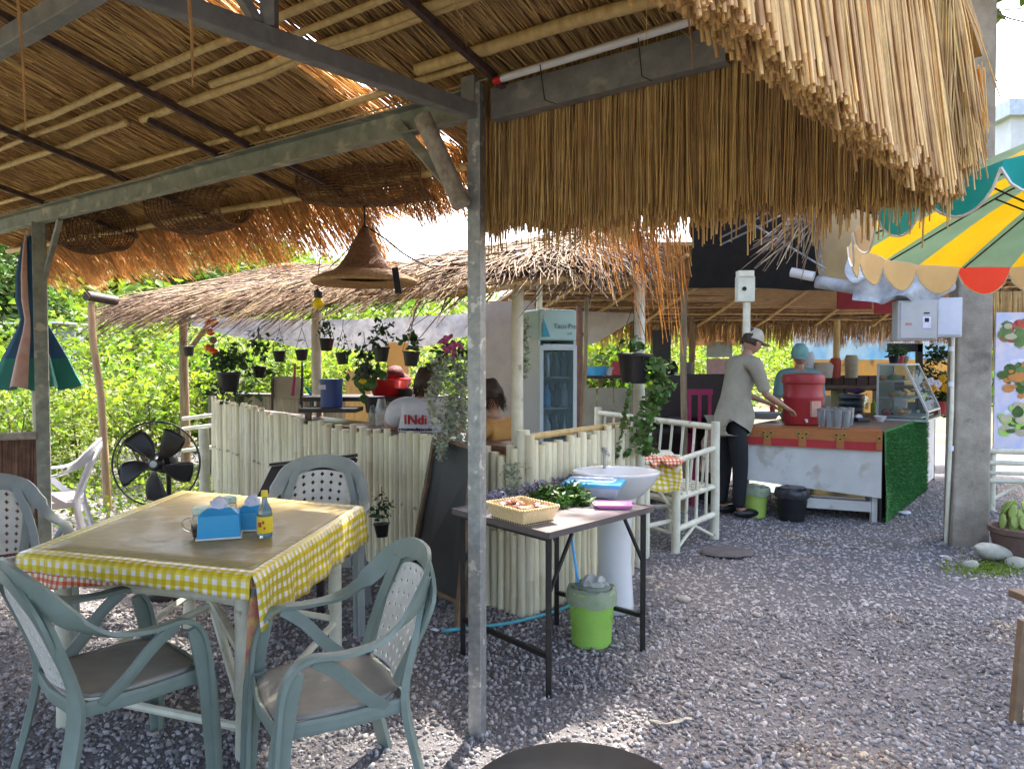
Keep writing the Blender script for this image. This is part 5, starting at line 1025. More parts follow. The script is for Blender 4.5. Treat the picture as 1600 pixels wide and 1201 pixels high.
    nn, ee, nme, mm = sub(['pelvis', 'belly'] + [k + s for s in 'LR' for k in ('hp', 'th', 'kn', 'cf', 'an')], 'trousers', trousers, .022); nn[0] = (nn[0][0], (.12, .10)); nn[1] = (nn[0][0].lerp(nn[1][0], .3), (.10, .09)); skin('trousers', nn, ee, trousers, t)
    for s in 'LR':
        a, b = P_['an' + s], P_['to' + s]; m = MB(); m.ball(a.lerp(b, .55) + V((0, 0, -.012)), (.05, .13, .045), 12, 8, M=Matrix.Rotation(math.atan2(-(b - a).x, (b - a).y), 3, 'Z')); m.build('shoe', 'black_plastic', parent=t, smooth=True)
    H = P_['head']; HD = (P_['look'] if 'look' in P_ else V((0, 1, 0))).normalized(); Mh = Matrix.Rotation(math.atan2(-HD.x, HD.y), 3, 'Z') @ Matrix.Rotation(-math.asin(max(-.9, min(.9, -HD.z))), 3, 'X')
    m = MB(); m.ball((0, 0, 0), (.076, .094, .118), 24, 18)
    vs = []
    for p in m.v:
        x, y, z = p
        if z < -.02: x *= 1 + z * 1.6; y *= 1 + z * .8
        if y > .05:
            y += .018 * math.exp(-((x / .014) ** 2 + ((z + .012) / .024) ** 2)) - .010 * (math.exp(-(((abs(x) - .030) / .015) ** 2 + ((z - .012) / .012) ** 2))) + .005 * math.exp(-((x / .025) ** 2 + ((z + .055) / .009) ** 2))
        vs.append(tuple(H + Mh @ V((x, y, z))))
    m.v = vs; hd = m.build('head', 'skin', parent=t, smooth=True)
    for sx in (-1, 1): MB().ball(H + Mh @ V((sx * .079, -.005, -.01)), (.012, .02, .032), 10, 8, M=Mh).build('ear', 'skin', parent=hd, smooth=True); MB().ball(H + Mh @ V((sx * .030, .083, .012)), (.012, .006, .006), 8, 6, M=Mh).build('eye', 'black_plastic', parent=hd, smooth=True)
    m = MB(); m.ball((0, 0, 0), (.086, .102, .125), 26, 18); keep = [i for i, p in enumerate(m.v) if (p[2] > .045 or (p[1] < .01 and p[2] > -.06))]; ks = set(keep)
    m.f = [f for f in m.f if all(i in ks for i in f)]; m.v = [tuple(H + Mh @ (V(p) * (1.02 + .13 * noise.noise(V(p) * 26)) + V((0, -.008, .006)))) for p in m.v]; m.build('hair', hair, parent=hd, smooth=True, mods=[('SOLIDIFY', dict(thickness=.006))])
    if not hat:
        q0 = np.array([tuple(H + Mh @ (V((math.sin(a) * math.sin(b) * .084, -abs(math.cos(a)) * math.sin(b) * .10 + (.04 if b < 1 else 0), math.cos(b) * .122)))) for a, b in [(rnd.uniform(-1.9, 1.9), rnd.uniform(.1, 2.15)) for _ in range(700)]]); dn = np.array([tuple(Mh @ V((rnd.gauss(0, .012), -.012 + rnd.gauss(0, .01), -.042 - rnd.random() * .03))) for _ in range(700)]); v_, f_, t_ = straws(q0, q0 + dn, .0022, .001, npr.normal(scale=.003, size=(700, 3))); npmesh('hair_strands', v_, f_, hair, t_, parent=hd, kind='stuff')
    if hat == 'bucket': m = MB(); m.lathe([(0, .135), (.07, .13), (.088, .08), (.095, .04), (.15, -.01), (.155, -.02), (.148, -.015), (.09, .03)], H, 26, M=Mh); m.build('hat', mat('hat_cloth', (.10, .008, .015), (.07, .005, .01), .8, scale=9), parent=t, smooth=True)
    if hat in ('cap', 'cap2'):
        mt = mat('cap_cloth_' + hat, (.58, .53, .42) if hat == 'cap' else (.20, .42, .40), None, .8, scale=9); m = MB(); m.lathe([(0, .142), (.05, .135), (.085, .09), (.098, .03), (.10, .02)], H, 24, M=Mh); m.build('cap', mt, parent=t, smooth=True)
        MB().ball(H + Mh @ V((0, .12, .03)), (.075, .07, .008), 16, 6, M=Mh).build('peak', mt, parent=t, smooth=True)
    return t
def stand(dx=0): return dict(pelvis=(0, 0, .97), chest=(0, .03, 1.30), neck=(0, .06, 1.50), head=(0, .09, 1.65), hpL=(-.09, 0, .93), hpR=(.09, 0, .93), knL=(-.11, .02, .5), knR=(.11, .04, .5), anL=(-.11, -.02, .09), anR=(.12, .02, .09), toL=(-.12, .13, .04), toR=(.14, .16, .04), shL=(-.19, .04, 1.43), shR=(.19, .04, 1.43), elL=(-.24, .10, 1.15), elR=(.24, .12, 1.14), wrL=(-.16, .36, 1.06), wrR=(.16, .38, 1.05), look=(0, .9, -.35))
def sit(h=.62): return dict(pelvis=(0, 0, h), chest=(0, .02, h + .36), neck=(0, .04, h + .56), head=(0, .08, h + .71), hpL=(-.1, .02, h - .01), hpR=(.1, .02, h - .01), knL=(-.14, .42, h - .02), knR=(.14, .42, h - .02), anL=(-.14, .40, .22), anR=(.14, .40, .22), toL=(-.14, .54, .17), toR=(.14, .54, .17), shL=(-.19, .03, h + .48), shR=(.19, .03, h + .48), elL=(-.23, .10, h + .22), elR=(.23, .10, h + .22), wrL=(-.1, .34, h + .26), wrR=(.1, .34, h + .26), look=(.1, .95, -.3))
mat('tee_white', (.62, .62, .66), (.52, .52, .57), .8, scale=8); mat('jeans', (.03, .04, .06), None, .85, scale=20); mat('shirt_beige', (.36, .33, .25), (.28, .255, .19), .85, scale=7, bump=1, bscale=9); mat('trouser_black', (.012, .013, .016), None, .8); mat('top_orange', (.55, .30, .07), (.42, .2, .06), .8, scale=9); mat('shirt_teal', (.16, .30, .29), (.12, .22, .22), .8, scale=6); mat('red_text', (.55, .02, .03), None, .7)
px = P(657, 612, 5.68); J = sit(.51); J['head'] = (.01, .16, 1.135); J['neck'] = (0, .09, 1.05); J['look'] = (.25, .95, -.2)
pw = person('seated dark haired person in a white T-shirt with red lettering on the back', (px.x, px.y, 0), R(-8), J, 'tee_white', 'jeans', sleeve=.5, scale=1.2)
text('INdi', 'shirt_print', 'red_text', .085, (-.0, -.125, .905), (R(90), 0, 0), pw, ext=.012); text('r.v.s.m.m.cha.t.r.t.thi', 'shirt_print', 'jeans', .026, (-.0, -.125, .865), (R(90), 0, 0), pw, ext=.012)
st0 = thing('bar_stool', 'dark stool under the person in the white T-shirt', 'stool', (px.x, px.y, 0)); MB().lathe([(0, .50), (.17, .50), (.17, .53), (0, .535)], (px.x, px.y, 0), 20).build('seat', 'dark_wood', parent=st0, smooth='auto')
for k in range(4): a = k * 1.57 + .7; MB().tube([(px.x + math.cos(a) * .1, px.y + math.sin(a) * .1, .5), (px.x + math.cos(a) * .17, px.y + math.sin(a) * .17, 0)], .014, 6).build('leg', 'dark_wood', parent=st0)
p2 = P(778, 600, 5.2); J = sit(.60); person('seated person in an orange yellow top behind the galvanised post', (p2.x, p2.y, 0), R(50), J, 'top_orange', 'jeans')
p3 = P(619, 600, 7.3); J = sit(.66); J['look'] = (0, .8, -.6); person('person in a dark red bucket hat bending over the red basin', (p3.x, p3.y, 0), R(185), J, 'shirt_beige', 'jeans', hat='bucket')
p4 = P(1142, 560, 7.35); J = stand(); J['chest'] = (0, .10, 1.34); J['neck'] = (0, .17, 1.53); J['head'] = (0, .24, 1.66); J['shL'] = (-.19, .13, 1.46); J['shR'] = (.19, .13, 1.46); J['elL'] = (-.24, .26, 1.18); J['elR'] = (.24, .22, 1.17); J['wrL'] = (-.16, .5, 1.08); J['wrR'] = (.2, .46, 1.05)
person('standing worker in a beige long shirt, cream cap and black trousers at the counter', (p4.x, p4.y, 0), R(-72), J, 'shirt_beige', 'trouser_black', hat='cap', sleeve=.65, scale=1.05)
p5 = P(1248, 560, 8.35); J = stand(); person('worker in a teal cap and grey green shirt behind the red cooler', (p5.x, p5.y, 0), R(165), J, 'shirt_teal', 'trouser_black', hat='cap2', sleeve=.65, scale=.98)
# ------------------------------------------------------------------ food counter
c0, c1, c2 = V((3.53, 7.0, 0)), V((2.30, 7.5, 0)), V((5.30, 9.25, 0)); ca = c0.lerp(c2, .0); cn = thing('food_counter', 'long food counter with white panels and green artificial turf side', 'counter', c0)
HT = .885; c3 = c1 + (c2 - c0) * .62; ce = c0 + (c2 - c0) * 1.0; dF = (c1 - c0).normalized(); dS = (c2 - c0).normalized(); nF = V((-dF.y, dF.x, 0)); nF = nF if nF.y < 0 else -nF; nS = V((dS.y, -dS.x, 0)); nS = nS if nS.x > 0 else -nS
mat('panel_white', (.60, .60, .57), (.50, .50, .47), .55, scale=3, spots=((.43, .40, .34), 4, .57)); mat('counter_top', (.24, .17, .12), (.16, .11, .08), .5, scale=6); mat('turf', (.035, .19, .035), (.02, .12, .025), .9, scale=14, tint=.5); mat('steel_plain', (.42, .42, .43), None, .3, metal=.9)
MB().add([c0 + V((0, 0, HT)), c2 + V((0, 0, HT)), c3 + (c2 - c0) * .38 + V((0, 0, HT)), c1 + V((0, 0, HT))] + [p + V((0, 0, HT - .035)) for p in (c0, c2, c3 + (c2 - c0) * .38, c1)], [(0, 1, 2, 3), (7, 6, 5, 4), (0, 4, 5, 1), (1, 5, 6, 2), (2, 6, 7, 3), (3, 7, 4, 0)]).build('countertop', 'counter_top', parent=cn)
def panel(a, b, z0, z1, th, name, m, off=V((0, 0, 0))): return MB().bar(a + off + V((0, 0, (z0 + z1) / 2)), b + off + V((0, 0, (z0 + z1) / 2)), th, z1 - z0).build(name, m, parent=cn, mods=[BEV(.003)])
a, b = c0 + nF * .02, c1 + nF * .02; MB().add([a + V((0, 0, .25)), a + V((0, 0, .84)), b + V((0, 0, .84)), b + V((0, 0, .36))] + [p - nF * .02 for p in (a + V((0, 0, .25)), a + V((0, 0, .84)), b + V((0, 0, .84)), b + V((0, 0, .36)))], [(0, 1, 2, 3), (7, 6, 5, 4), (0, 4, 5, 1), (1, 5, 6, 2), (2, 6, 7, 3), (3, 7, 4, 0)]).build('front_panel', 'panel_white', parent=cn)
panel(c0 + dF * .03, c0.lerp(c1, .58), .10, .20, .03, 'lower_board', 'panel_white', V((0, 0, 0)) - nF * .05)
for p, z in ((c0 - nF * .05 + dF * .06, .85), (c1 - nF * .05 - dF * .05, .85), (c3 + (c2 - c0) * .3, .85)): MB().bar(p, p + V((0, 0, z)), .05, .05, up=(0, 1, 0)).build('leg', 'panel_white', parent=cn)
MB().bar(c0.lerp(c1, .1) - nF * .5 + V((0, 0, .22)), c0.lerp(c1, .95) - nF * .5 + V((0, 0, .22)), .9, .02).build('under_shelf', 'steel_plain', parent=cn)
cm = c0 + (c2 - c0) * .80; panel(cm, c2, .08, HT - .035, .02, 'side_panel', 'panel_white', nS * .012); panel(c0, cm, .05, HT - .035, .02, 'side_backing', 'dark_wood', nS * -.005)
m = sheet([c0 + nS * .02 + V((0, 0, HT + .01)), cm + nS * .02 + V((0, 0, HT + .012))], [c0 + nS * .05 + V((0, 0, .01)), c0.lerp(cm, .5) + nS * .03 + V((0, 0, .03)), cm + nS * .03 + V((0, 0, .02))], 24, 12, amp=.012); tf = m.build('turf_backing', 'turf', parent=cn, smooth=True)
n = 16000; e = npr.random(n); z = npr.random(n) * (HT - .02) + .02; b0 = np.array(tuple(c0 + nS * .035))[None] + np.array(tuple(cm - c0))[None] * e[:, None]; b0[:, 2] = z; b1 = b0 + np.array(tuple(nS))[None] * .016 + npr.normal(scale=.007, size=(n, 3)); v, f, tt = straws(b0, b1, .0022, .0008, npr.normal(scale=.001, size=(n, 3))); npmesh('turf_blades', v, f, 'turf', tt, parent=cn, kind='stuff')
# patterned cloth on the front edge
cl = thing('patterned_tablecloth', 'orange and red runner with green diamond motifs along the counter front', 'tablecloth', c0.lerp(c1, .5) + V((0, 0, HT)))
mat('run_orange', (.42, .15, .04), (.34, .11, .03), .7, scale=12, stretch=(1, 1, 5)); mat('run_red', (.42, .03, .03), (.34, .02, .02), .7, scale=9); mat('run_green', (.03, .07, .02), None, .7); mat('run_gold', (.55, .40, .06), None, .7)
A_, B_ = c0 + nF * .035 - dF * .0, c1 + nF * .035 + dF * .03
sheet([A_ - nF * .35 + V((0, 0, HT + .006)), B_ - nF * .35 + V((0, 0, HT + .006))], [A_ + V((0, 0, HT + .008)), B_ + V((0, 0, HT + .008))], 24, 3, amp=.003).build('top_cloth', 'run_orange', parent=cl, smooth=True)
sheet([A_ + V((0, 0, HT + .008)), B_ + V((0, 0, HT + .008))], [A_ + nF * .012 + V((0, 0, HT - .10)), B_ + nF * .012 + V((0, 0, HT - .09))], 30, 4, amp=.006, fr=5).build('orange_band', 'run_orange', parent=cl, smooth=True)
sheet([A_ + nF * .012 + V((0, 0, HT - .10)), B_ + nF * .012 + V((0, 0, HT - .09))], [A_ + nF * .018 + V((0, 0, HT - .18)), B_ + nF * .018 + V((0, 0, HT - .165))], 30, 3, amp=.006, fr=5).build('red_band', 'run_red', parent=cl, smooth=True)
Mc = Matrix((dF, nF, V((0, 0, 1)))).transposed()
for k, e in enumerate((.02, .27, .52, .76, .97)):
    p = A_.lerp(B_, e) + nF * .024 + V((0, 0, HT - .06)); MB().box(p + V((0, 0, -.05)) - nF * .002, (.07 if 0 < k < 4 else .05, .004, .12), M=Mc).build('motif_ground', 'run_orange', parent=cl)
    for dx, dz in (((-.035, .02), (.035, .02), (0, -.02)) if 0 < k < 4 else ((0, 0),)):
        for sz, m_, o_ in ((.034, 'run_gold', .001), (.024, 'run_green', .003)): MB().box(p + dF * dx + V((0, 0, dz)) + nF * o_, (sz, .004, sz), M=Mc @ Matrix.Rotation(R(45), 3, 'Y')).build('diamond_motif', m_, parent=cl)
sheet([B_ + V((0, 0, HT + .008)), B_ - nF * .3 + dF * .02 + V((0, 0, HT + .008))], [B_ + dF * .05 + V((0, 0, HT - .22)), B_ - nF * .3 + dF * .04 + V((0, 0, HT - .10))], 8, 5, amp=.012).build('side_drop', 'run_orange', parent=cl, smooth=True)
TP = HT + .012
def on(u, v): return G(u, v, TP)
# red cooler
c = on(1254, 662); mat('cooler_red', (.40, .035, .04), (.34, .03, .035), .4, scale=3); t = thing('water_cooler', 'big red round water cooler on the food counter', 'cooler', c)
MB().lathe([(0, 0), (.19, .002), (.2, .02), (.195, .25), (.205, .27), (.205, .3), (.195, .32), (.2, .42), (.21, .43), (.21, .47), (.19, .49), (.05, .51), (0, .51)], c, 32).build('body', 'cooler_red', parent=t, smooth='auto')
MB().lathe([(.212, .43), (.214, .44), (.214, .50), (.20, .52), (.0, .54)], c, 32).build('lid', 'cooler_red', parent=t, smooth='auto'); a = R(-75); MB().box(c + V((math.cos(a) * .2, math.sin(a) * .2, .17)), (.04, .11, .16), rz=a).build('sticker', mat('sticker', (.62, .25, .16), (.5, .4, .35), .5, scale=20), parent=t); MB().tube([c + V((-.05, -.2, .06)), c + V((-.055, -.245, .06)), c + V((-.055, -.25, .035))], .012, 8).build('spigot', 'white_plastic', parent=t)
# dish, cups, plates ...
c = on(1194, 655); t = thing('dish_tub', 'oval white enamel tub left of the red cooler', 'tub', c); MB().lathe([(.0, .005), (.13, .006), (.17, .07), (.18, .075), (.165, .07), (.12, .012)], c, 28, sy=.7).build('bowl', 'white_plastic', parent=t, smooth=True); MB().lathe([(.172, .068), (.184, .072), (.184, .082), (.168, .082)], c, 28, sy=.7).build('rim', mat('pale_blue', (.36, .55, .68), None, .4), parent=t, smooth=True)
mat('clear_cup', (.75, .80, .82), None, .08, glass=.75, scale=1)
for i, (u, v) in enumerate(((1283, 666), (1296, 668), (1309, 669), (1322, 669), (1289, 661), (1302, 663), (1315, 664), (1328, 664))):
    c = on(u, v); t = tag(MB().lathe([(0, 0), (.028, .001), (.038, .10), (.041, .17), (.038, .17), (.026, .006)], c, 14).build('plastic_cup', 'clear_cup', smooth='auto', loc=c), 'clear plastic cup stack, %s of the %s row by the red cooler' % (('first from the left', 'second from the left', 'third from the left', 'last on the right')[i % 4], ('front', 'back')[i // 4]), 'cups', 'clear plastic cups on the food counter')
    MB().lathe([(.0415, .165), (.044, .17), (.044, .178), (.0, .19)], c, 14).build('dome_lid', 'clear_cup', parent=t, smooth=True)
c = on(1308, 640) + V((0, .1, 0)); t = thing('water_jug', 'small clear handled jug in front of the plate stack', 'jug', c); MB().lathe([(0, .0), (.05, .002), (.055, .03), (.05, .15), (.054, .2), (.05, .2), (.046, .02)], c, 18).build('body', 'clear_cup', parent=t, smooth=True); MB().tube(smooth_path([c + V((.05, 0, .17)), c + V((.09, 0, .16)), c + V((.085, 0, .07)), c + V((.052, 0, .05))], 4), .007, 6).build('handle', 'clear_cup', parent=t)
ps = thing('plate_stack', 'tall stack of thin blue grey plates on the counter', 'plates', on(1345, 650) + V((0, .25, 0))); c = ORG[ps.name]
PLM = [mat('plate_teal', (.10, .30, .34), None, .3), mat('plate_white', (.62, .62, .64), None, .3), mat('plate_blue', (.22, .28, .42), None, .3), mat('plate_dark', (.10, .11, .13), None, .3)]
for i in range(13): MB().lathe([(.0, 0), (.07, 0), (.15, .018), (.155, .02), (.15, .024), (.07, .006), (0, .006)], c + V((rnd.gauss(0, .006), rnd.gauss(0, .006), i * .019)), 26).build('plate', PLM[(i * 7) % 4 if i < 12 else 0], parent=ps, smooth='auto')
q = MB(); q.ball(c + V((.05, 0, .29)), (.12, .08, .035), 14, 9); q.v = [tuple(V(p) + noise.noise_vector(V(p) * 18) * .02) for p in q.v]; tag(q.build('purple_cloth', mat('purple', (.12, .06, .22), (.08, .04, .15), .8, scale=12), loc=c + V((0, 0, .28)), smooth=True), 'purple cloth lying on top of the plate stack', 'cloth')
c = on(1404, 645) + V((.05, .25, 0)); t = thing('white_canister', 'white plastic ice box lying on the counter beside the display case', 'box', c); MB().box(c + V((0, 0, .14)), (.30, .22, .27), rz=.25).build('body', 'white_plastic', parent=t, mods=[BEV(.045, 4)]); MB().box(c + V((-.17, -.02, .14)), (.05, .21, .26), rz=.25).build('lid', mat('box_print', (.50, .52, .40), (.55, .42, .36), .5, scale=14), parent=t, mods=[BEV(.01)]); MB().box(c + V((-.05, -.125, .04)), (.16, .012, .07), rz=.25).build('print', 'lime', parent=t)
c = on(1346, 660); t = thing('label_tape', 'black and white tape dispenser in front of the plate stack', 'dispenser', c); MB().box(c + V((0, 0, .03)), (.16, .09, .05), rz=.2).build('body', 'black_plastic', parent=t, mods=[BEV(.012)]); MB().lathe([(.0, -.02), (.035, -.02), (.035, .02), (0, .02)], c + V((-.03, -.0, .055)), 16, M=Matrix.Rotation(R(90), 3, 'X')).build('tape_roll', 'tissue', parent=t, smooth='auto')
c = on(1400, 652); t = thing('cutlery_tray', 'shallow wooden tray of dark condiment pots at the turf corner', 'tray', c); MB().box(c + V((0, 0, .012)), (.42, .16, .02), rz=.45).build('tray', 'counter_top', parent=t, mods=[BEV(.005)])
for i in range(5): p = c + Matrix.Rotation(.45, 3, 'Z') @ V((-.15 + i * .075, rnd.gauss(0, .02), .022)); MB().lathe([(0, 0), (.026, .001), (.03, .035), (.012, .045), (.008, .06), (.014, .07), (0, .075)], p, 12).build('pot', 'black_plastic' if i % 2 else 'steel_plain', parent=t, smooth='auto')
# glass display case
dc0 = on(1402, 640); c = V((4.62, 8.55, TP)); t = thing('display_case', 'slanted glass display case with shelves of food on the counter', 'display case', c)
mat('case_glass', (.85, .92, .9), None, .02, glass=.95, scale=1, ior=1.1); mat('case_frame', (.55, .58, .58), None, .35, metal=.5)
Mx = Matrix.Rotation(math.atan2(dS.y, dS.x), 3, 'Z'); W, D0, D1, Hc = .82, .50, .26, .62   # along dS, depth toward -x side, slanted front towards nS... 
def cp(x, y, z): return c + Mx @ V((x, y, z))
prof2 = [(-D0 / 2, 0), (-D0 / 2, .10), (-.02, Hc), (D0 / 2, Hc), (D0 / 2, 0)]
for sx in (-W / 2, W / 2):
    MB().add([cp(sx, y, z) for y, z in prof2] + [cp(sx + .006, y, z) for y, z in prof2], [(0, 1, 2, 3, 4), (9, 8, 7, 6, 5)] + [(i, 5 + i, 5 + (i + 1) % 5, (i + 1) % 5) for i in range(5)]).build('side_glass', 'case_glass', parent=t)
    for i in range(5): (y0, z0), (y1, z1) = prof2[i], prof2[(i + 1) % 5]; MB().bar(cp(sx, y0, z0), cp(sx, y1, z1), .022, .022, up=tuple(Mx @ V((1, 0, 0)))).build('frame', 'case_frame', parent=t)
for (y0, z0) in prof2: MB().bar(cp(-W / 2, y0, z0), cp(W / 2, y0, z0), .02, .02).build('frame', 'case_frame', parent=t)
MB().bar(cp(0, -D0 / 2, .10), cp(0, -.02, Hc), W, .004, up=(0, 0, 1)).build('front_glass', 'case_glass', parent=t)
MB().add([cp(-W / 2, D0 / 2, 0), cp(W / 2, D0 / 2, 0), cp(W / 2, D0 / 2, Hc), cp(-W / 2, D0 / 2, Hc)], [(0, 1, 2, 3)]).build('back_door', mat('case_back', (.20, .22, .19), (.15, .16, .13), .4, scale=5), parent=t)
for z, dd in ((.03, .44), (.24, .34), (.43, .26)):
    MB().box(cp(0, .03 + (.44 - dd) / 2, z), (W - .03, dd, .012), M=Mx).build('shelf', 'case_frame', parent=t)
fs = thing('display_food', 'bowls and packets of food inside the glass display case', 'food', c); FC = [mat('food_a', (.55, .22, .05), None, .6), mat('food_b', (.50, .45, .30), None, .6), mat('food_c', (.12, .22, .06), None, .6), mat('food_d', (.50, .08, .05), None, .6)]
for z, dd in ((.04, .40), (.25, .3), (.44, .2)):
    for i in range(7): p = cp(-W / 2 + .08 + i * .11, .05 + (.44 - dd) / 2 + rnd.gauss(0, .04), z); MB().lathe([(0, 0), (.03, 0), (.05, .035), (.045, .04), (0, .05 + .03 * rnd.random())], p, 10).build('food_bowl', FC[rnd.randrange(4)], parent=fs, smooth='auto')
# plants and pots on top of the case
for i, (x, l) in enumerate(((-.25, 'small dark potted plant on the display case, left one'), (.02, 'small terracotta potted plant on the display case beside a white ball'), (.28, 'small bushy plant at the right end of the display case'))):
    p = cp(x, .12, Hc + .012); t = thing('potted_plant', l, 'plant', p, 0, 'little plants on the display case'); MB().lathe([(0, 0), (.045, 0), (.06, .08), (.065, .085), (.055, .08), (0, .07)], p, 14).build('pot', ['black_plastic', 'cooler_red', 'post_wood'][i], parent=t, smooth='auto')
    v, f, tt = clump([p + V((0, 0, .14))], [(.08, .08, .07)], 130, .04, .4, .8); npmesh('foliage', v, f, 'leaf_dark', tt, parent=t, kind='stuff')
# black arm and flowers at the right behind
t = thing('steel_bracket', 'black L shaped steel bracket standing by the display case', 'bracket', V((5.0, 8.9, TP))); MB().bar(P(1436, 640, 9.0), P(1436, 538, 9.0), .06, .06, up=(0, 1, 0)).build('upright', 'black_metal', parent=t); MB().bar(P(1388, 543, 9.0), P(1440, 543, 9.0), .06, .1).build('arm', 'black_metal', parent=t)
p = P(1468, 640, 9.2); t = thing('flowering_plant', 'dark leafy plant with white and orange flowers left of the concrete pole', 'plant', (p.x, p.y, TP)); cs = [P(1470 + rnd.gauss(0, 9), rnd.uniform(545, 640), 9.3) for _ in range(14)]; v, f, tt = clump(cs, [(.12, .12, .12)] * 14, 900, .07, .3, .8); npmesh('foliage', v, f, 'leaf_dark', tt, parent=t, kind='stuff'); MB().lathe([(0, 0), (.1, 0), (.13, .16), (.0, .15)], (p.x, p.y, TP), 14).build('pot', 'cooler_red', parent=t, smooth='auto')
for i in range(5): q_ = P(1458 + rnd.uniform(-8, 22), rnd.uniform(580, 636), 9.15); m = MB(); [m.ball(q_ + V((math.cos(a) * .03, 0, math.sin(a) * .03)), (.03, .012, .03), 8, 5) for a in (0, 1.26, 2.5, 3.77, 5)]; m.build('flower', 'tissue' if i % 2 else 'fab_yellow', parent=t, smooth=True)
# ------------------------------------------------------------------ behind the stall: banners, shelf, boxes
def flat(name, lab, cat, us, m, d, th=.01, par=None):
    (u0, v0, u1, v1) = us; a, b = P(u0, v0, d), P(u1, v1, d); o = MB().box(((a.x + b.x) / 2, d, (a.z + b.z) / 2), (abs(b.x - a.x), th, abs(a.z - b.z))).build(name, m, loc=(a.x, d, b.z) if par is None else None, parent=par); 
    if par is None: tag(o, lab, cat)
    return o
mat('ban_yellow', (.72, .46, .10), (.52, .36, .16), .8, scale=5, trans=.2, spots=((.30, .20, .10), 3, .58)); mat('ban_blue', (.22, .50, .72), (.60, .70, .74), .7, scale=3, trans=.3); mat('ban_tan', (.62, .45, .22), (.52, .37, .18), .8, scale=3, trans=.3); mat('red_banner', (.28, .02, .02), (.2, .012, .012), .8, scale=3)
t = thing('printed_banner', 'blue and yellow printed banner behind the display case under the fringe', 'banner', P(1340, 640, 11.4)); flat('blue_print', '', '', (1240, 500, 1500, 562), 'ban_blue', 11.4, par=t); flat('yellow_print', '', '', (1240, 562, 1500, 650), 'ban_yellow', 11.4, par=t)
for u in (1305, 1375, 1430): flat('pale_stripe', '', '', (u, 505, u + 9, 548), 'pale_blue', 11.385, .012, par=t)
flat('tan_screen', 'tan woven screen hanging under the rear thatch left of the beige worker', 'screen', (1072, 490, 1150, 540), 'ban_tan', 10.9)
t = thing('white_stand', 'pale pink and grey papers hung below the tan screen', 'paper', P(1120, 590, 10.6)); flat('pink_paper', '', '', (1104, 560, 1146, 585), mat('paper_pink', (.62, .42, .42), None, .7), 10.6, par=t); flat('grey_paper', '', '', (1104, 534, 1144, 558), mat('paper_grey', (.48, .53, .50), None, .7), 10.6, par=t)
for (a, l) in (((1308, 455, 1362, 483), 'dark red cloth panel tucked under the kitchen roof, left one'), ((1366, 458, 1402, 490), 'dark maroon cloth panel under the kitchen roof, right one')): flat('red_cloth', l, 'cloth', a, 'red_banner', 8.0)
t = thing('low_block_wall', 'row of dark grey blocks on the back counter behind the plates', 'blocks', P(1320, 600, 9.8))
for i in range(8): a = P(1268 + i * 19, 598, 9.9); MB().box(a, (.15, .12, .20)).build('block', mat('blk%d' % i, (.12 + .02 * (i % 3), .10, .085), None, .9, scale=20), parent=t, mods=[BEV(.006)])
# back kitchen counter with clutter
kc = thing('kitchen_counter', 'beige fronted back kitchen counter behind the bamboo bench', 'counter', P(1000, 680, 8.9)); mat('beige_panel', (.34, .32, .24), (.26, .245, .18), .7, scale=3)
a, b = P(880, 640, 9.0), P(1120, 640, 8.8); a.z = b.z = 0; nb = 9
for i in range(nb): p = a.lerp(b, (i + .5) / nb); MB().box(p + V((0, 0, .62)), ((b - a).length / nb - .01, .03, 1.22)).build('panel', 'beige_panel', parent=kc)
MB().bar(a + V((-.1, .15, 1.36)), b + V((.3, .15, 1.36)), .42, .035).build('countertop', 'dark_wood', parent=kc)
for i in range(5): p = a.lerp(b, i / 4); MB().bar(p + V((0, .1, 0)), p + V((0, .1, 1.34)), .05, .05, up=(0, 1, 0)).build('leg', 'post_wood', parent=kc)
CZ = 1.38
def clutter(u, w_, h_, m, name, lab, cat, kind='box', d=8.95):
    p = P(u, 580, d); p.z = CZ; q = MB()
    if kind == 'box': q.box(p + V((0, 0, h_ / 2)), (w_, w_ * .7, h_)); o = q.build(name, m, loc=p, mods=[BEV(.008)])
    elif kind == 'bowl': q.lathe([(0, .0), (w_ * .3, 0), (w_ * .5, h_), (w_ * .47, h_), (w_ * .28, .01)], p, 20); o = q.build(name, m, loc=p, smooth='auto')
    else: q.lathe([(0, 0), (w_ * .45, 0), (w_ * .5, h_ * .6), (w_ * .25, h_ * .8), (w_ * .2, h_), (0, h_)], p, 12); o = q.build(name, m, loc=p, smooth='auto')
    return tag(o, lab, cat)
clutter(894, .13, .16, 'fab_red', 'orange_tin', 'small orange red tin on the back counter right of the fridge', 'tin', 'bottle'); clutter(931, .34, .11, 'lid_blue', 'blue_basin', 'low blue plastic basin on the back counter', 'basin', 'bowl'); clutter(952, .16, .10, 'plate_white', 'white_bowl', 'white bowl beside the blue basin on the back counter', 'bowl', 'bowl'); clutter(967, .18, .17, 'cooler_red', 'red_bag', 'red packet leaning by the black hanging bucket', 'packet'); clutter(1032, .22, .55, 'black_plastic', 'dark_box', 'tall dark speaker-like box on the back counter', 'box'); clutter(1052, .12, .18, 'black_plastic', 'black_bottle', 'short black bottle right of the tall dark box', 'bottle', 'bottle'); clutter(1075, .13, .16, 'steel_plain', 'steel_pot', 'small steel pot at the right end of the back counter', 'pot', 'bowl')
tag(MB().box(P(1085, 650, 8.75), (.95, .3, 1.0)).build('dark_shade_box', 'dark_wood', loc=P(1085, 650, 8.75), mods=[BEV(.01)]), 'dark box added to stand for the shade behind the bamboo bench', 'dark box')  # added dark box, its colour stands in for the shade back there
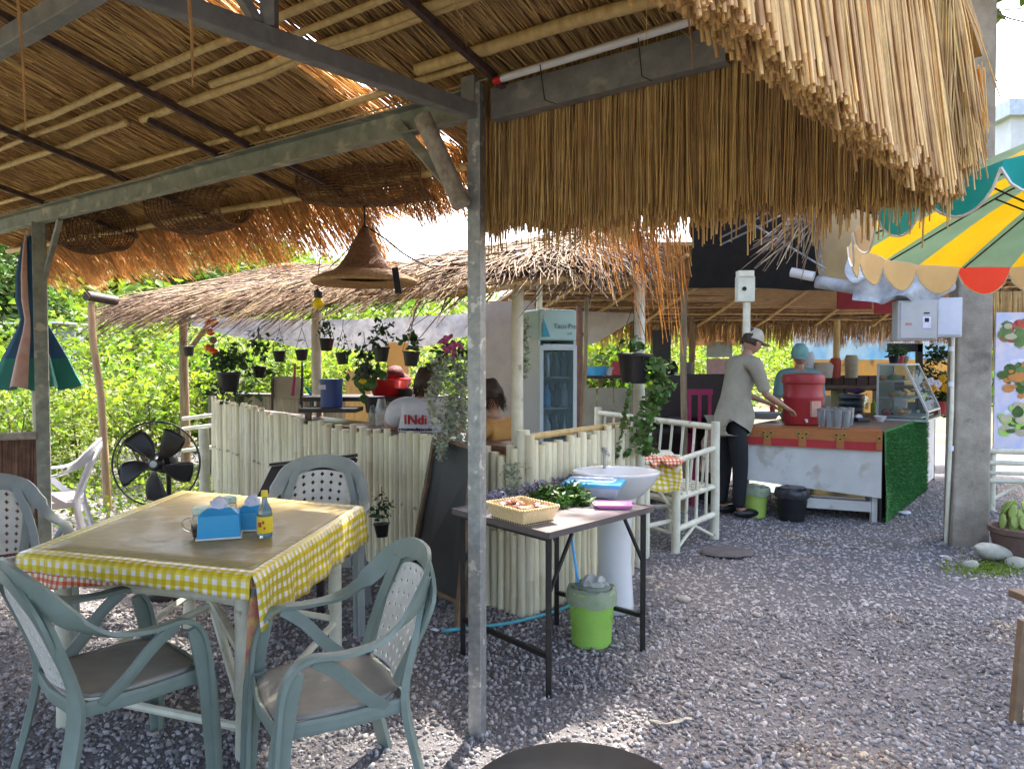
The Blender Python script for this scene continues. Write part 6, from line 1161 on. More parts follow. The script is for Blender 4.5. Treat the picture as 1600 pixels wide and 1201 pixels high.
t = thing('gas_stove', 'dark gas stove with pans in the shade behind the bench', 'stove', P(1055, 640, 8.2)); a = P(1010, 655, 8.2); b = P(1100, 655, 8.2); MB().bar(V((a.x, 8.2, .80)), V((b.x, 8.2, .80)), .5, .05).build('top', 'black_metal', parent=t)
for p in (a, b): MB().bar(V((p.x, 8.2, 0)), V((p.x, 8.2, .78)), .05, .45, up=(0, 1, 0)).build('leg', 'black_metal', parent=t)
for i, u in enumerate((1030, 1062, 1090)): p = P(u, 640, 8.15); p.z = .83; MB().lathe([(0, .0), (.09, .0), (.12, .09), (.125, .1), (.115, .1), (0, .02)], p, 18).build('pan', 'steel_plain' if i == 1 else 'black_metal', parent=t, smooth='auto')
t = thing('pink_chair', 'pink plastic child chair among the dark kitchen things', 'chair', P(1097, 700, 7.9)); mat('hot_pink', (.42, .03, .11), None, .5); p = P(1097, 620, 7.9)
MB().box((p.x, 7.9, .85), (.28, .25, .02)).build('seat', 'hot_pink', parent=t)
for dx in (-.11, 0, .11): MB().box((p.x + dx, 8.0, 1.04), (.035, .02, .38)).build('back_slat', 'hot_pink', parent=t)
MB().box((p.x, 8.0, 1.22), (.28, .022, .06)).build('top_rail', 'hot_pink', parent=t)
for dx in (-.11, .11):
    for dy in (-.1, .1): MB().box((p.x + dx, 7.9 + dy, .42), (.03, .03, .84)).build('leg', 'hot_pink', parent=t)
tag(sheet([P(1095, 690, 7.4), P(1122, 640, 7.4)], [P(1095, 740, 7.4), P(1120, 742, 7.4)], 6, 8, amp=.04).build('hanging_apron', mat('apron', (.20, .09, .05), (.40, .28, .22), .8, scale=22), smooth=True, loc=P(1108, 700, 7.4)), 'patterned brown apron hanging left of the beige shirted worker', 'apron')
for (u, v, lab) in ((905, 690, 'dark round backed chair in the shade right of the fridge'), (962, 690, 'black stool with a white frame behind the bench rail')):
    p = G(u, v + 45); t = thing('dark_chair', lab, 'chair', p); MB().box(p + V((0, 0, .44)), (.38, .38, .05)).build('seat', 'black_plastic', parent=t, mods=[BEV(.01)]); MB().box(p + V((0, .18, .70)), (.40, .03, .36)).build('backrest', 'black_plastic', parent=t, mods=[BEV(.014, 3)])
    for dx in (-.17, .17):
        for dy in (-.17, .17): MB().tube([p + V((dx, dy, 0)), p + V((dx, dy, .43))], .014, 6).build('leg', 'white_bamboo_rail', parent=t)
# red basin, blue tin, plants on the far shelf and bar clutter
def onz(u, v, z, d): p = P(u, v, d); p.z = z; return p
p = P(607, 618, 6.9); sz_ = 6.9 / 1150; t = thing('basin_stand', 'wooden work table inside the hut under the red basin', 'table', (p.x, p.y, 0)); MB().box((p.x - .1, p.y, p.z - .02), (1.3, .5, .04)).build('tabletop', 'dark_wood', parent=t)
for dx in (-.7, .5):
    for dy in (-.2, .2): MB().box((p.x + dx, p.y + dy, (p.z - .04) / 2), (.05, .05, p.z - .04)).build('leg', 'post_wood', parent=t)
tag(MB().lathe([(0, 0), (.14, .002), (.21, .145), (.222, .15), (.222, .16), (.2, .155), (.13, .012), (0, .01)], p, 30).build('red_basin', 'red_plastic', smooth='auto', loc=p), 'large bright red plastic basin below the red hat', 'basin')
q_ = p + V((.19, -.12, 0)); tag(MB().lathe([(0, 0), (.05, .002), (.10, .07), (.105, .075), (.095, .07), (0, .01)], q_, 22).build('grey_bowl', 'steel_plain', smooth='auto', loc=q_), 'grey metal bowl in front of the red basin', 'bowl')
p = onz(518, 634, 0, 6.5); p.z = P(518, 636, 6.5).z; t = thing('blue_tin', 'dark blue round tin with a white label on the inner ledge', 'tin', p); MB().lathe([(0, 0), (.095, .002), (.095, .23), (0, .235)], p, 24).build('body', mat('tin_blue', (.02, .05, .22), (.015, .04, .17), .35, scale=4), parent=t, smooth='auto'); MB().lathe([(.102, .215), (.102, .25), (0, .255)], p, 24).build('lid', 'tin_blue', parent=t, smooth='auto'); MB().box(p + V((-.06, -.085, .18)), (.07, .012, .04)).build('label', 'tissue', parent=t)
MB().box(p + V((0, 0, -.02)), (.5, .3, .035)).build('ledge', 'dark_wood', parent=t); t.children[-1]
c = P(585, 630, 6.3); t = thing('yellow_leaf_plant', 'potted plant with round green and yellow leaves beside the red basin', 'plant', c); m = MB()
for i in range(16): a = rnd.random() * 6.28; q_ = P(572 + rnd.gauss(0, 11), 598 + rnd.gauss(0, 14), 6.25); m = MB(); m.ball(q_, (.05, .008, .04), 10, 6, M=Matrix.Rotation(rnd.gauss(0, .6), 3, 'Y') @ Matrix.Rotation(rnd.gauss(0, .5), 3, 'X')); m.build('leaf', 'label_yellow' if i in (3, 9) else 'leaf_basil', parent=t, smooth=True)
MB().lathe([(0, -.08), (.07, -.08), (.09, .06), (0, .05)], c, 16).build('pot', 'black_plastic', parent=t, smooth='auto')
for i, (u, v, h, m_, l) in enumerate(((596, 664, .22, 'clear_cup', 'clear plastic bag of water standing on the bar left of the white T-shirt'), (582, 662, .16, 'bottle_glass', 'small clear bottle beside the water bag on the bar'), (610, 667, .12, 'clear_cup', 'short drinking glass on the bar'))):
    e = (u - 335) / (690 - 335) ; d = 5.9; p = G(u, v, 1.03); tag(MB().lathe([(0, 0), (.05 if i != 1 else .028, .002), (.052 if i != 1 else .03, h * .6), (.03 if i == 0 else .012 if i == 1 else .045, h), (0, h)], p, 14).build('drink_' + ('bag', 'bottle', 'glass')[i], m_, smooth='auto', loc=p), l, ('bag', 'bottle', 'glass')[i])
# chair-like grey cloth panel left
t = thing('garden_seat', 'pale grey woven seat back behind the bamboo wall', 'chair', P(465, 620, 7.6)); flat('back_panel', '', '', (428, 588, 470, 622), 'beige_panel', 7.6, .03, par=t); flat('side_frame', '', '', (424, 590, 428, 640), 'dark_wood', 7.58, .03, par=t); flat('side_frame', '', '', (470, 590, 474, 640), 'dark_wood', 7.58, .03, par=t)
# ------------------------------------------------------------------ fridge
fcn = P(852, 600, 6.35); t = thing('drinks_fridge', 'tall pale blue glass door drinks fridge inside the hut', 'fridge', (fcn.x, fcn.y, 0)); Mr = Matrix.Rotation(R(24), 3, 'Z'); c = V((fcn.x, fcn.y, 0))
mat('fridge_white', (.52, .62, .65), (.46, .56, .59), .35, scale=2); mat('fridge_blue', (.03, .35, .50), None, .4); mat('fridge_head', (.42, .62, .62), (.36, .56, .58), .4, scale=3); mat('fridge_glass', (.62, .80, .84), None, .05, glass=.9, scale=1, ior=1.05); mat('grey_text', (.12, .16, .17), None, .6)
def fq(x, y, z): return c + Mr @ V((x, y, z))
FW, FD, FH = .35, .44, 1.98
for x0, x1, nme in ((-FW / 2, -FW / 2 + .02, 'side'), (FW / 2 - .02, FW / 2, 'side')): MB().box(fq((x0 + x1) / 2, 0, FH / 2), (x1 - x0, FD, FH - .06), M=Mr).build('side_panel', 'fridge_white', parent=t, mods=[BEV(.004)])
MB().box(fq(0, FD / 2 - .015, FH / 2), (FW - .04, .03, FH - .06), M=Mr).build('back_panel', 'fridge_white', parent=t); MB().box(fq(0, 0, .12), (FW - .042, FD - .01, .2), M=Mr).build('plinth', 'fridge_white', parent=t)
MB().box(fq(0, -.005, FH - .12), (FW + .004, FD + .03, .26), M=Mr).build('header', 'fridge_head', parent=t, mods=[BEV(.02, 3)]); MB().add([fq(-.15, -.2465 - .005, FH - .05), fq(-.08, -.2515, FH - .22), fq(-.15, -.2515, FH - .22)], [(0, 2, 1)]).build('header_print', 'fridge_blue', parent=t)
text('Taco Pre', 'header_text', 'grey_text', .058, fq(.06, -.2515, FH - .15), (R(90), 0, R(24)), t); text('ความ'.encode('ascii', 'ignore').decode() or 'soft', 'header_text', 'grey_text', .03, fq(.10, -.2515, FH - .2), (R(90), 0, R(24)), t)
MB().box(fq(0, -FD / 2 - .012, .94), (FW - .05, .008, 1.40), M=Mr).build('door_glass', 'fridge_glass', parent=t)
for x in (-FW / 2 + .018, FW / 2 - .018): MB().box(fq(x, -FD / 2 - .012, .96), (.034, .028, 1.46), M=Mr).build('door_frame', 'fridge_white', parent=t)
for z in (.24, 1.675): MB().box(fq(0, -FD / 2 - .012, z), (FW - .07, .028, .05), M=Mr).build('door_frame', 'fridge_white', parent=t)
for z in (.35, .62, .89, 1.16, 1.42): MB().box(fq(0, 0, z), (FW - .05, FD - .1, .01), M=Mr).build('shelf', 'steel_plain', parent=t)
db = thing('fridge_bottles', 'rows of dark and clear drink bottles inside the fridge', 'bottles', c)
for z in (.36, .63, .9, 1.17, 1.43):
    for i in range(4):
        for j in range(2): p = fq(-.13 + i * .085, -.12 + j * .12, z); MB().lathe([(0, 0), (.032, .001), (.033, .12), (.012, .17), (.012, .20), (0, .2)], p, 10).build('bottle', rnd.choice(['black_plastic', 'bottle_glass', 'lid_blue', 'steel_plain', 'tissue', 'bottle_glass']), parent=db, smooth='auto')

# more clutter on the food counter
IT = [(1225, 650, .55, 'bottle', 'label_yellow', 'yellow sauce bottle behind the white tub on the food counter'), (1212, 646, .5, 'bottle', 'red_plastic', 'red sauce bottle left of the red cooler'), (1292, 646, .75, 'box', 'box_print', 'small patterned carton behind the cup stacks'), (1318, 640, 1.0, 'box', 'steel_plain', 'square steel container behind the plate stack'), (1360, 640, .6, 'bottle', 'bottle_glass', 'tall clear bottle between plates and ice box'), (1372, 646, .5, 'bottle', 'lime', 'green capped bottle left of the white ice box'), (1384, 660, .3, 'bowl', 'ceramic', 'small white bowl at the counter front corner'), (1330, 652, .35, 'bowl', 'plate_teal', 'small teal bowl between the cups and plates'), (1436, 648, .5, 'box', 'pale_blue', 'pale blue box at the foot of the display case'), (1268, 648, .8, 'box', 'ban_tan', 'brown paper carton right behind the red cooler')]
for (u, v, h_, kind, m_, lab) in IT:
    p = on(u, v) + V((0, .12, 0)); h_ *= .3; q = MB()
    if kind == 'box': q.box(p + V((0, 0, h_ / 2)), (.13, .11, h_), rz=rnd.random()); o = q.build('carton', m_, loc=p, mods=[BEV(.006)])
    elif kind == 'bowl': q.lathe([(0, .0), (.03, 0), (.07, h_ * .7), (.065, h_ * .7), (.03, .01)], p, 18); o = q.build('small_bowl', m_, loc=p, smooth='auto')
    else: q.lathe([(0, 0), (.032, .001), (.034, h_ * .75), (.014, h_ * .95), (.013, h_ * 1.2), (0, h_ * 1.2)], p, 14); o = q.build('sauce_bottle', m_, loc=p, smooth='auto')
    tag(o, lab, kind)
for i, (u, v, w_, h_, m_, l) in enumerate(((1285, 610, .34, .20, 'box_print', 'faded carton on the block wall behind the plates'), (1330, 585, .22, .30, 'food_b', 'tan jar on the block wall behind the plates'), (1262, 575, .20, .34, 'plate_white', 'white canister on the block wall behind the teal cap'), (1305, 582, .18, .26, 'food_d', 'dark red tin on the block wall in front of the banner'))):
    p = P(u, 590, 9.7); tag(MB().lathe([(0, 0), (w_ * .35, 0), (w_ * .4, h_ * .8), (w_ * .3, h_), (0, h_)], p, 16).build('storage_jar', m_, loc=p, smooth='auto'), l, 'jar')
sh = thing('back_shelf', 'brown wooden shelf standing behind the food counter under the banner', 'shelf', P(1300, 700, 10)); a = P(1240, 592, 9.9); b = P(1440, 592, 9.9)
MB().bar(V((a.x, 9.8, a.z - .10)), V((b.x, 9.8, b.z - .10)), .5, .04).build('board', 'counter_top', parent=sh)
for e in (0, .33, .66, 1): p = a.lerp(b, e); MB().bar(V((p.x, 9.8, 0)), V((p.x, 9.8, p.z - .12)), .05, .4, up=(0, 1, 0)).build('upright', 'dark_wood', parent=sh)
# ------------------------------------------------------------------ concrete pole, boxes, conduit
pc = V((3.88, 6.25, 0)); t = thing('utility_pole', 'weathered square concrete utility pole rising past the umbrella', 'pole', pc); mat('concrete', (.36, .32, .255), (.21, .18, .14), .9, scale=5, bump=.4, bscale=40, spots=((.09, .08, .07), 2.2, .60)); pr = R(-16)
def sq(z, a): M = Matrix.Rotation(pr, 3, 'Z'); return [pc + M @ V((x * a * .92, y * a, z)) for x, y in ((-1, -1), (1, -1), (1, 1), (-1, 1))]
m = MB(); lv_ = [(-.05, .150), (1.5, .143), (3, .135), (4.5, .128), (7, .115)]
for z, a in lv_: m.add(sq(z, a), [])
m.f = [(i * 4 + j, i * 4 + (j + 1) % 4, (i + 1) * 4 + (j + 1) % 4, (i + 1) * 4 + j) for i in range(len(lv_) - 1) for j in range(4)] + [(16, 17, 18, 19)]; m.build('shaft', 'concrete', parent=t, mods=[BEV(.018, 2)])
Mp = Matrix.Rotation(pr, 3, 'Z')
for z in (.55, 1.10, 1.62, 2.6, 3.3, 3.7, 4.1): MB().lathe([(0, 0), (.011, 0), (.011, .004)], pc + Mp @ V((.01, -.1475 + .0046 * z + .001, z)), 10, M=Matrix.Rotation(R(90), 3, 'X')).build('bolt_hole', 'wire_black', parent=t)
t = thing('conduit', 'thin pale plastic conduit running down beside the concrete pole', 'pipe', G(1480, 850)); MB().tube([G(1478, 848), P(1487, 640, 6.1), P(1489, 520, 6.1)], .016, 8).build('pipe', 'white_bamboo_rail', parent=t, smooth='auto')
for v in (545, 600, 700): p = P(1486, v, 6.1); MB().lathe([(.02, -.02), (.02, .02)], p, 10).build('clip', 'white_plastic', parent=t)
mat('box_grey', (.42, .41, .40), (.36, .35, .34), .5, scale=5); mat('box_white', (.55, .56, .62), (.48, .49, .55), .5, scale=5)
def ebox(u0, v0, u1, v1, d, m, lab, extra):
    a, b = P(u0, v0, d), P(u1, v1, d); c = (a + b) / 2; t = thing('electric_box', lab, 'electric box', c); M = Matrix.Rotation(R(-12), 3, 'Z'); w_, h_ = abs(b.x - a.x), abs(a.z - b.z); MB().box(c, (w_, .17, h_), M=M).build('cabinet', m, parent=t, mods=[BEV(.008)]); MB().box(c + M @ V((0, -.092, 0)), (w_ - .03, .012, h_ - .03), M=M).build('door', m, parent=t, mods=[BEV(.004)])
    if extra: MB().box(c + M @ V((.06, -.101, -.02)), (.06, .006, .09), M=M).build('notice', 'tissue', parent=t); MB().box(c + M @ V((.06, -.1055, .0)), (.03, .004, .03), M=M).build('print', 'wire_black', parent=t); MB().box(c + M @ V((-.07, -.1, -.03)), (.045, .004, .02), M=M).build('print', mat('faded_red', (.45, .25, .22), None, .6), parent=t); MB().box(c + M @ V((.06, -.1, .055)), (.04, .008, .01), M=M).build('latch', 'black_metal', parent=t)
ebox(1401, 470, 1456, 532, 5.95, 'box_grey', 'grey electric box with a notice on the left of the concrete pole', 1); ebox(1458, 466, 1495, 527, 6.0, 'box_white', 'smaller white electric box between the grey one and the concrete pole', 0)
# plastic tarp roll under the umbrella
tp = thing('rolled_tarp', 'rolled tan and silvery plastic sheet hanging below the umbrella edge', 'tarp', P(1360, 440, 6.2)); mat('plastic_tan', (.50, .36, .17), (.38, .27, .14), .35, scale=3, trans=.35); mat('plastic_silver', (.52, .54, .56), (.28, .30, .33), .22, scale=7, bump=.5, bscale=18, trans=.15)
sheet([P(1270, 318, 6.5), P(1330, 325, 6.2), P(1400, 350, 6.0)], [P(1278, 445, 6.4), P(1330, 452, 6.2), P(1400, 440, 6.0)], 16, 12, amp=.06, fr=2.2).build('plastic_sheet', 'plastic_tan', parent=tp, smooth=True)
sheet([P(1330, 395, 6.0), P(1400, 380, 5.9), P(1480, 400, 5.9)], [P(1330, 452, 5.95), P(1400, 466, 5.9), P(1478, 462, 5.9)], 40, 18, amp=.16, fr=5).build('silver_sheet', 'plastic_silver', parent=tp, smooth=True)
MB().tube(smooth_path([P(1276, 440, 6.3), P(1340, 450, 6.1), P(1410, 460, 6.0), P(1470, 455, 6.0)], 5), .055, 12).build('roll', 'plastic_silver', parent=tp, smooth=True)
tag(sheet([P(1084, 318, 6.9), P(1112, 318, 6.9)], [P(1084, 388, 6.9), P(1118, 372, 6.9)], 8, 8, amp=.05, fr=5).build('plastic_bag', 'tissue', smooth=True, loc=P(1100, 330, 6.9)), 'white plastic bag caught below the end of the reed curtain', 'bag')
tag(sheet([P(1100, 318, 6.95), P(1128, 330, 6.95)], [P(1095, 420, 7.0), P(1122, 385, 7.0)], 8, 8, amp=.05, fr=5).build('grey_film', 'net_grey', smooth=True, loc=P(1110, 340, 6.95)), 'grey plastic film beside the white bag', 'film')
tag(sheet([P(560, 418, 7.2), P(640, 415, 6.9), P(738, 408, 6.3)], [P(500, 470, 6.2), P(560, 474, 5.9), P(625, 468, 5.6)], 24, 12, amp=.07, fr=4).build('plastic_sheet', mat('sheet_milky', (.70, .66, .60), (.60, .50, .36), .4, scale=3, trans=.5), smooth=True, loc=P(600, 440, 6.4)), 'milky plastic sheet lying across the palm leaf roof behind the hat lamp', 'plastic sheet')
# junction box on the white post and small lamps
t = thing('junction_box', 'cream junction box with a dark round hole on the kitchen post', 'junction box', P(1164, 452, 6.4)); MB().box(P(1164, 452, 6.4), (.15, .09, .22)).build('body', 'white_bamboo_rail', parent=t, mods=[BEV(.008)]); MB().lathe([(0, 0), (.018, 0), (.018, .01)], P(1163, 451, 6.35), 12, M=Matrix.Rotation(R(90), 3, 'X')).build('hole', 'wire_black', parent=t)
MB().box(P(1164, 428, 6.4), (.13, .1, .05)).build('cap', 'white_bamboo_rail', parent=t); MB().tube([P(1166, 470, 6.4), P(1167, 520, 6.4)], .03, 10).build('stem', 'white_bamboo_rail', parent=t)
tag(MB().tube([P(1236, 425, 6.3), P(1272, 432, 6.2)], .04, 12).build('white_pipe', 'tube_light', smooth='auto', loc=P(1250, 428, 6.2)), 'short white pipe tied under the kitchen roof', 'pipe')
tag(MB().tube([P(1245, 420, 6.3), P(1248, 350, 6.2), P(1250, 300, 6.2)], .004, 5).build('string', 'cord', loc=P(1248, 350, 6.2)), 'thin string holding the short white pipe', 'string')
# poster with dishes
a, b = P(1556, 488, 7.9), P(1660, 702, 7.9); ps_ = thing('food_poster', 'tall printed poster of Thai dishes right of the concrete pole', 'poster', (a.x, 7.9, b.z)); mat('poster_bg', (.42, .48, .68), (.66, .58, .62), .5, scale=6); W_, H_ = b.x - a.x, a.z - b.z
MB().box(((a.x + b.x) / 2, 7.9, (a.z + b.z) / 2), (W_, .02, H_)).build('sheet', 'poster_bg', parent=ps_)
for k, (fx, fz, r) in enumerate(((.30, .15, .21), (.34, .45, .24), (.36, .80, .26), (.85, .3, .2), (.85, .7, .2))):
    p = V((a.x + W_ * fx, 7.888, a.z - H_ * fz)); Mq = Matrix.Rotation(R(90), 3, 'X'); MB().lathe([(0, .0005), (r * .9, 0)], p, 28, M=Mq, sy=.78).build('plate_print', 'tissue', parent=ps_)
    for i in range(60): q_ = p + V((rnd.gauss(0, r * .42), -.0015 - i * .0002, rnd.gauss(0, r * .28))); q_.x = min(max(q_.x, a.x + .075), b.x - .08); MB().lathe([(0, .0002), (rnd.uniform(.02, .07), 0)], q_, 9, M=Mq, sy=rnd.uniform(.4, 1)).build('food_print', ['food_b', 'food_d', 'food_c', 'food_a', 'leaf_basil', 'lime'][(rnd.randrange(3) + (k * 2 if k < 3 else 1)) % 6], parent=ps_)
# thatch screen and rails behind the pole
it = [(P(u, 455, 8.4), P(u + rnd.gauss(0, 4), rnd.uniform(560, 585), 8.4)) for u in [rnd.uniform(1535, 1700) for _ in range(420)]]; v, f, tt = straws(arr([i[0] for i in it]), arr([i[1] for i in it]), .006, .003); o = npmesh('thatch_screen', v, f, 'straw', tt, origin=P(1545, 500, 8.4)); o['kind'] = 'thing'; tag(o, 'narrow strip of brown thatch hanging right behind the concrete pole', 'thatch')
t = thing('white_rail', 'white bamboo rails and legs behind the planter at the right edge', 'railing', P(1570, 740, 7.6)); 
for v_, r in ((704, .03), (722, .025), (738, .02), (750, .026)): MB().tube([P(1530, v_, 7.6), P(1680, v_ + 4, 7.4)], r, 10).build('rail', 'white_bamboo_rail', parent=t, smooth='auto')
for u in (1552, 1640): MB().tube([P(u, 700, 7.6), V((P(u, 700, 7.6).x, 7.6, 0))], .03, 10).build('leg', 'white_bamboo_rail', parent=t, smooth='auto')
for u0, u1 in ((1552, 1600), (1640, 1598)): MB().tube([V((P(u0, 700, 7.6).x, 7.6, .12)), P(u1, 752, 7.6)], .018, 8).build('brace', 'white_bamboo_rail', parent=t)
MB().tube([P(1538, 580, 7.9), P(1540, 700, 7.9)], .05, 12).build('post', 'white_bamboo_rail', parent=t)
# planter with succulent, stones and grass at the pole foot
p = G(1592, 872); t = thing('planter', 'round brown clay planter with broad yellow green leaves', 'planter', p); MB().lathe([(0, 0), (.16, .002), (.20, .2), (.215, .21), (.215, .25), (.19, .25), (.18, .2), (0, .19)], p, 24).build('pot', mat('clay', (.14, .085, .065), (.09, .055, .045), .85, scale=9, bump=.3), parent=t, smooth='auto')
for i in range(34):
    a_ = rnd.random() * 6.28; q_ = p + V((math.cos(a_) * rnd.uniform(.03, .16), math.sin(a_) * rnd.uniform(.03, .14), .27 + rnd.random() * .16)); MB().ball(q_, (.034, .012, .065), 8, 6, M=Matrix.Rotation(a_ + 1.57, 3, 'Z') @ Matrix.Rotation(rnd.uniform(-.7, -.1), 3, 'X')).build('leaf', mat('succulent', (.38, .46, .13), (.26, .36, .08), .45, scale=9, trans=.2) if i == 0 else 'succulent', parent=t, smooth=True)
b0 = G(1548, 878); m = MB(); m.tube(smooth_path([b0 + V((-.17, -.06, .14)), b0 + V((-.13, -.05, .12)), b0 + V((-.07, -.02, .10)), b0 + V((.05, .0, .075)), b0 + V((.16, .03, .05)), b0 + V((.22, .04, .04))], 3), [.004, .012, .022, .035, .045, .052, .062, .066, .066, .062, .055, .046, .036, .026, .012, .005], 12); mat('pale_stone', (.42, .40, .33), (.30, .29, .24), .85, scale=12, bump=.4)
tag(m.build('bird_shaped_stone', 'pale_stone', smooth=True, loc=b0), 'pale pointed bird-shaped stone lying at the foot of the concrete pole', 'stone')
for i, (u, v, r, l) in enumerate(((1586, 886, .06, 'round pale stone at the right edge in the grass by the planter'), (1517, 888, .05, 'mossy rounded stone left of the bird-shaped one'), (1413, 804, .05, 'flattened white plastic scrap on the gravel beside the green turf'), (1476, 872, .03, 'small white pebble scrap left of the concrete pole foot'))):
    c = G(u, v); q = MB().ball(c + V((0, 0, r * .5)), (r * 1.25, r, r * (.9 if i < 2 else .25)), 12, 8); q.v = [tuple(V(p_) + noise.noise_vector(V(p_) * 14) * r * .3) for p_ in q.v]; tag(q.build('rounded_stone' if i < 2 else 'litter', 'pale_stone' if i < 2 else 'tissue', smooth=True, loc=c), l, 'stone' if i < 2 else 'litter')
cs = np.array([tuple(G(1545 + rnd.gauss(0, 34), 888 + rnd.gauss(0, 7)) + V((0, 0, abs(rnd.gauss(0, .02))))) for _ in range(900)]); v, f, tt = leaves(cs, .035 * npr.uniform(.5, 1.5, 900), 1.2, aspect=.3); npmesh('grass_tuft', v, f, 'leaf_bush', tt, kind='stuff')
for i, (u, v, l) in enumerate(((644, 988, 'crumpled white paper scrap behind the teal chair'), (680, 984, 'small white scrap right of the crumpled paper'), (1050, 1127, 'thin pale torn strip on the gravel below the folding table'), (1135, 862, None))):
    c = G(u, v, .02)
    if l is None: q = MB().lathe([(0, .012), (.2, .012), (.22, 0)], c, 9, sy=.75); tag(q.build('paving_slab', mat('slab', (.14, .12, .115), (.10, .085, .08), .9, scale=9, bump=.3), loc=c), 'flat dark stone slab set in the gravel by the bench', 'slab'); continue
    q = MB(); w_ = (.05, .025, .09)[i]; h_ = (.04, .02, .012)[i]; nn = 7
    for j in range(nn):
        for k in range(nn): x, y = (k / (nn - 1) - .5) * 2 * w_, (j / (nn - 1) - .5) * 2 * w_ * (.8 if i < 2 else .10 + .08 * noise.noise(V((x * 40, 3, 0)))) + (.02 * math.sin(x * 30) if i == 2 else 0); q.v.append(tuple(c + V((x, y, h_ * (.3 + noise.noise(V((x * 30, y * 30, i))))) ))); q.t.append(.5)
    q.f = [(j * nn + k, j * nn + k + 1, (j + 1) * nn + k + 1, (j + 1) * nn + k) for j in range(nn - 1) for k in range(nn - 1)]; tag(q.build('paper_scrap', 'pale_stone' if i == 2 else 'tissue', loc=c, mods=[('SOLIDIFY', dict(thickness=.001))]), l, 'litter')
# ------------------------------------------------------------------ things hanging under our roof
def trap(lab, a, b, ra, rb, rm, wire=.007, n=40, cap=True):
    a, b = V(a), V(b); ax_ = (b - a); L = ax_.length; M = ax_.normalized().to_track_quat('Z', 'Y').to_matrix(); t = thing('fish_trap', lab, 'fish trap', a, 0, 'woven fish traps hung under the eave'); k = 16; prof = []
    for i in range(k + 1): e = i / k; prof.append((ra * (1 - e) ** 2 + 2 * rm * 1.1 * e * (1 - e) + rb * e * e, L * e))
    m = MB(); m.lathe(prof, a, n, M=M); m.v = [tuple(V(p) + noise.noise_vector(V(p) * 5) * .02) for p in m.v]
    m.build('woven_body', 'wicker', parent=t, mods=[('WIREFRAME', dict(thickness=wire, use_even_offset=False))])
    m2 = MB(); m2.lathe([(r * .97, z) for r, z in prof], a, n + 9, M=M @ Matrix.Rotation(.4, 3, 'Z')); m2.build('inner_weave', 'wicker', parent=t, mods=[('WIREFRAME', dict(thickness=wire * .8, use_even_offset=False))])
    for c_, r in ((a, ra), (b, rb)): MB().tube([c_ + M @ V((math.cos(x) * r, math.sin(x) * r, 0)) for x in [6.283 * i / 24 for i in range(24)]], .007, 5, closed=True).build('hoop', 'wicker', parent=t)
    return t
trap('open woven fish trap hanging by the left steel post', P(88, 362, 5.75), P(180, 358, 5.35), .09, .155, .19)
trap('large woven fish trap in the middle of the eave, seen end on', P(262, 322, 5.3), P(368, 320, 4.75), .17, .12, .21)
trap('wide flat woven fish trap nearest the steel post', P(480, 290, 4.45), P(676, 272, 4.1), .10, .14, .16, .008, 46)
for (u, v, d) in ((135, 335, 5.55), (315, 290, 5.0), (500, 255, 4.45), (640, 240, 4.15)): tag(MB().tube([P(u, v, d), P(u + 3, v - 34, d)], .004, 5).build('hanging_wire', 'wire_black', loc=P(u, v, d)), 'black wire tying a fish trap at picture column %s' % ('one' if u < 200 else 'two') if False else {135: 'black wire holding the leftmost fish trap', 315: 'black wire holding the middle fish trap', 500: 'black wire at the left end of the widest fish trap', 640: 'black wire at the right end of the widest fish trap'}[u], 'wire')
# hat-shaped lamp
d = 4.25; ap = P(569, 352, d); t = thing('hat_lamp', 'brown woven conical hat lampshade hanging under the eave', 'lamp shade', ap); s_ = d / 1150
MB().lathe([(.004, 0), (14 * s_, -22 * s_), (26 * s_, -46 * s_), (38 * s_, -64 * s_), (50 * s_, -74 * s_)], ap, 32).build('cone', 'hat_straw', parent=t, smooth='auto', mods=[('SOLIDIFY', dict(thickness=.004))])
MB().lathe([(48 * s_, -71 * s_), (66 * s_, -77 * s_), (80 * s_, -84 * s_), (82 * s_, -87 * s_), (80 * s_, -91 * s_), (70 * s_, -89 * s_), (48 * s_, -82 * s_)], ap, 36).build('brim', 'hat_brim', parent=t, smooth='auto')
MB().tube([P(569, 322, d), P(570, 340, d), ap], .006, 6).build('cord', 'wire_black', parent=t)
MB().tube(smooth_path([ap, P(600, 372, d - .1), P(640, 402, d), P(690, 424, d + .5)], 6), .005, 6).build('cable', 'wire_black', parent=t); MB().tube(smooth_path([ap + V((-.02, 0, -.02)), P(545, 388, d), P(515, 418, d)], 4), .003, 5).build('cable', 'wire_black', parent=t)
MB().bar(P(617, 418, d - .22), P(623, 458, d - .25), .035, .012, up=(0, 1, 0)).build('strap', 'black_plastic', parent=t)
c = P(497, 468, 4.6); t = thing('yellow_bulb', 'yellow light bulb in a black socket left of the hat lamp', 'bulb', c); MB().lathe([(0, -.042), (.022, -.036), (.034, -.012), (.033, .008), (.016, .03)], c + V((0, 0, -.02)), 18).build('bulb', 'bulb', parent=t, smooth=True); MB().lathe([(.018, .01), (.026, .012), (.026, .05), (.012, .065), (0, .066)], c, 14).build('socket', 'black_plastic', parent=t, smooth='auto')
MB().tube(smooth_path([c + V((0, 0, .06)), P(497, 430, 4.6), P(500, 400, 4.6), P(500, 345, 4.5)], 4), .003, 5).build('cord', 'wire_black', parent=t)
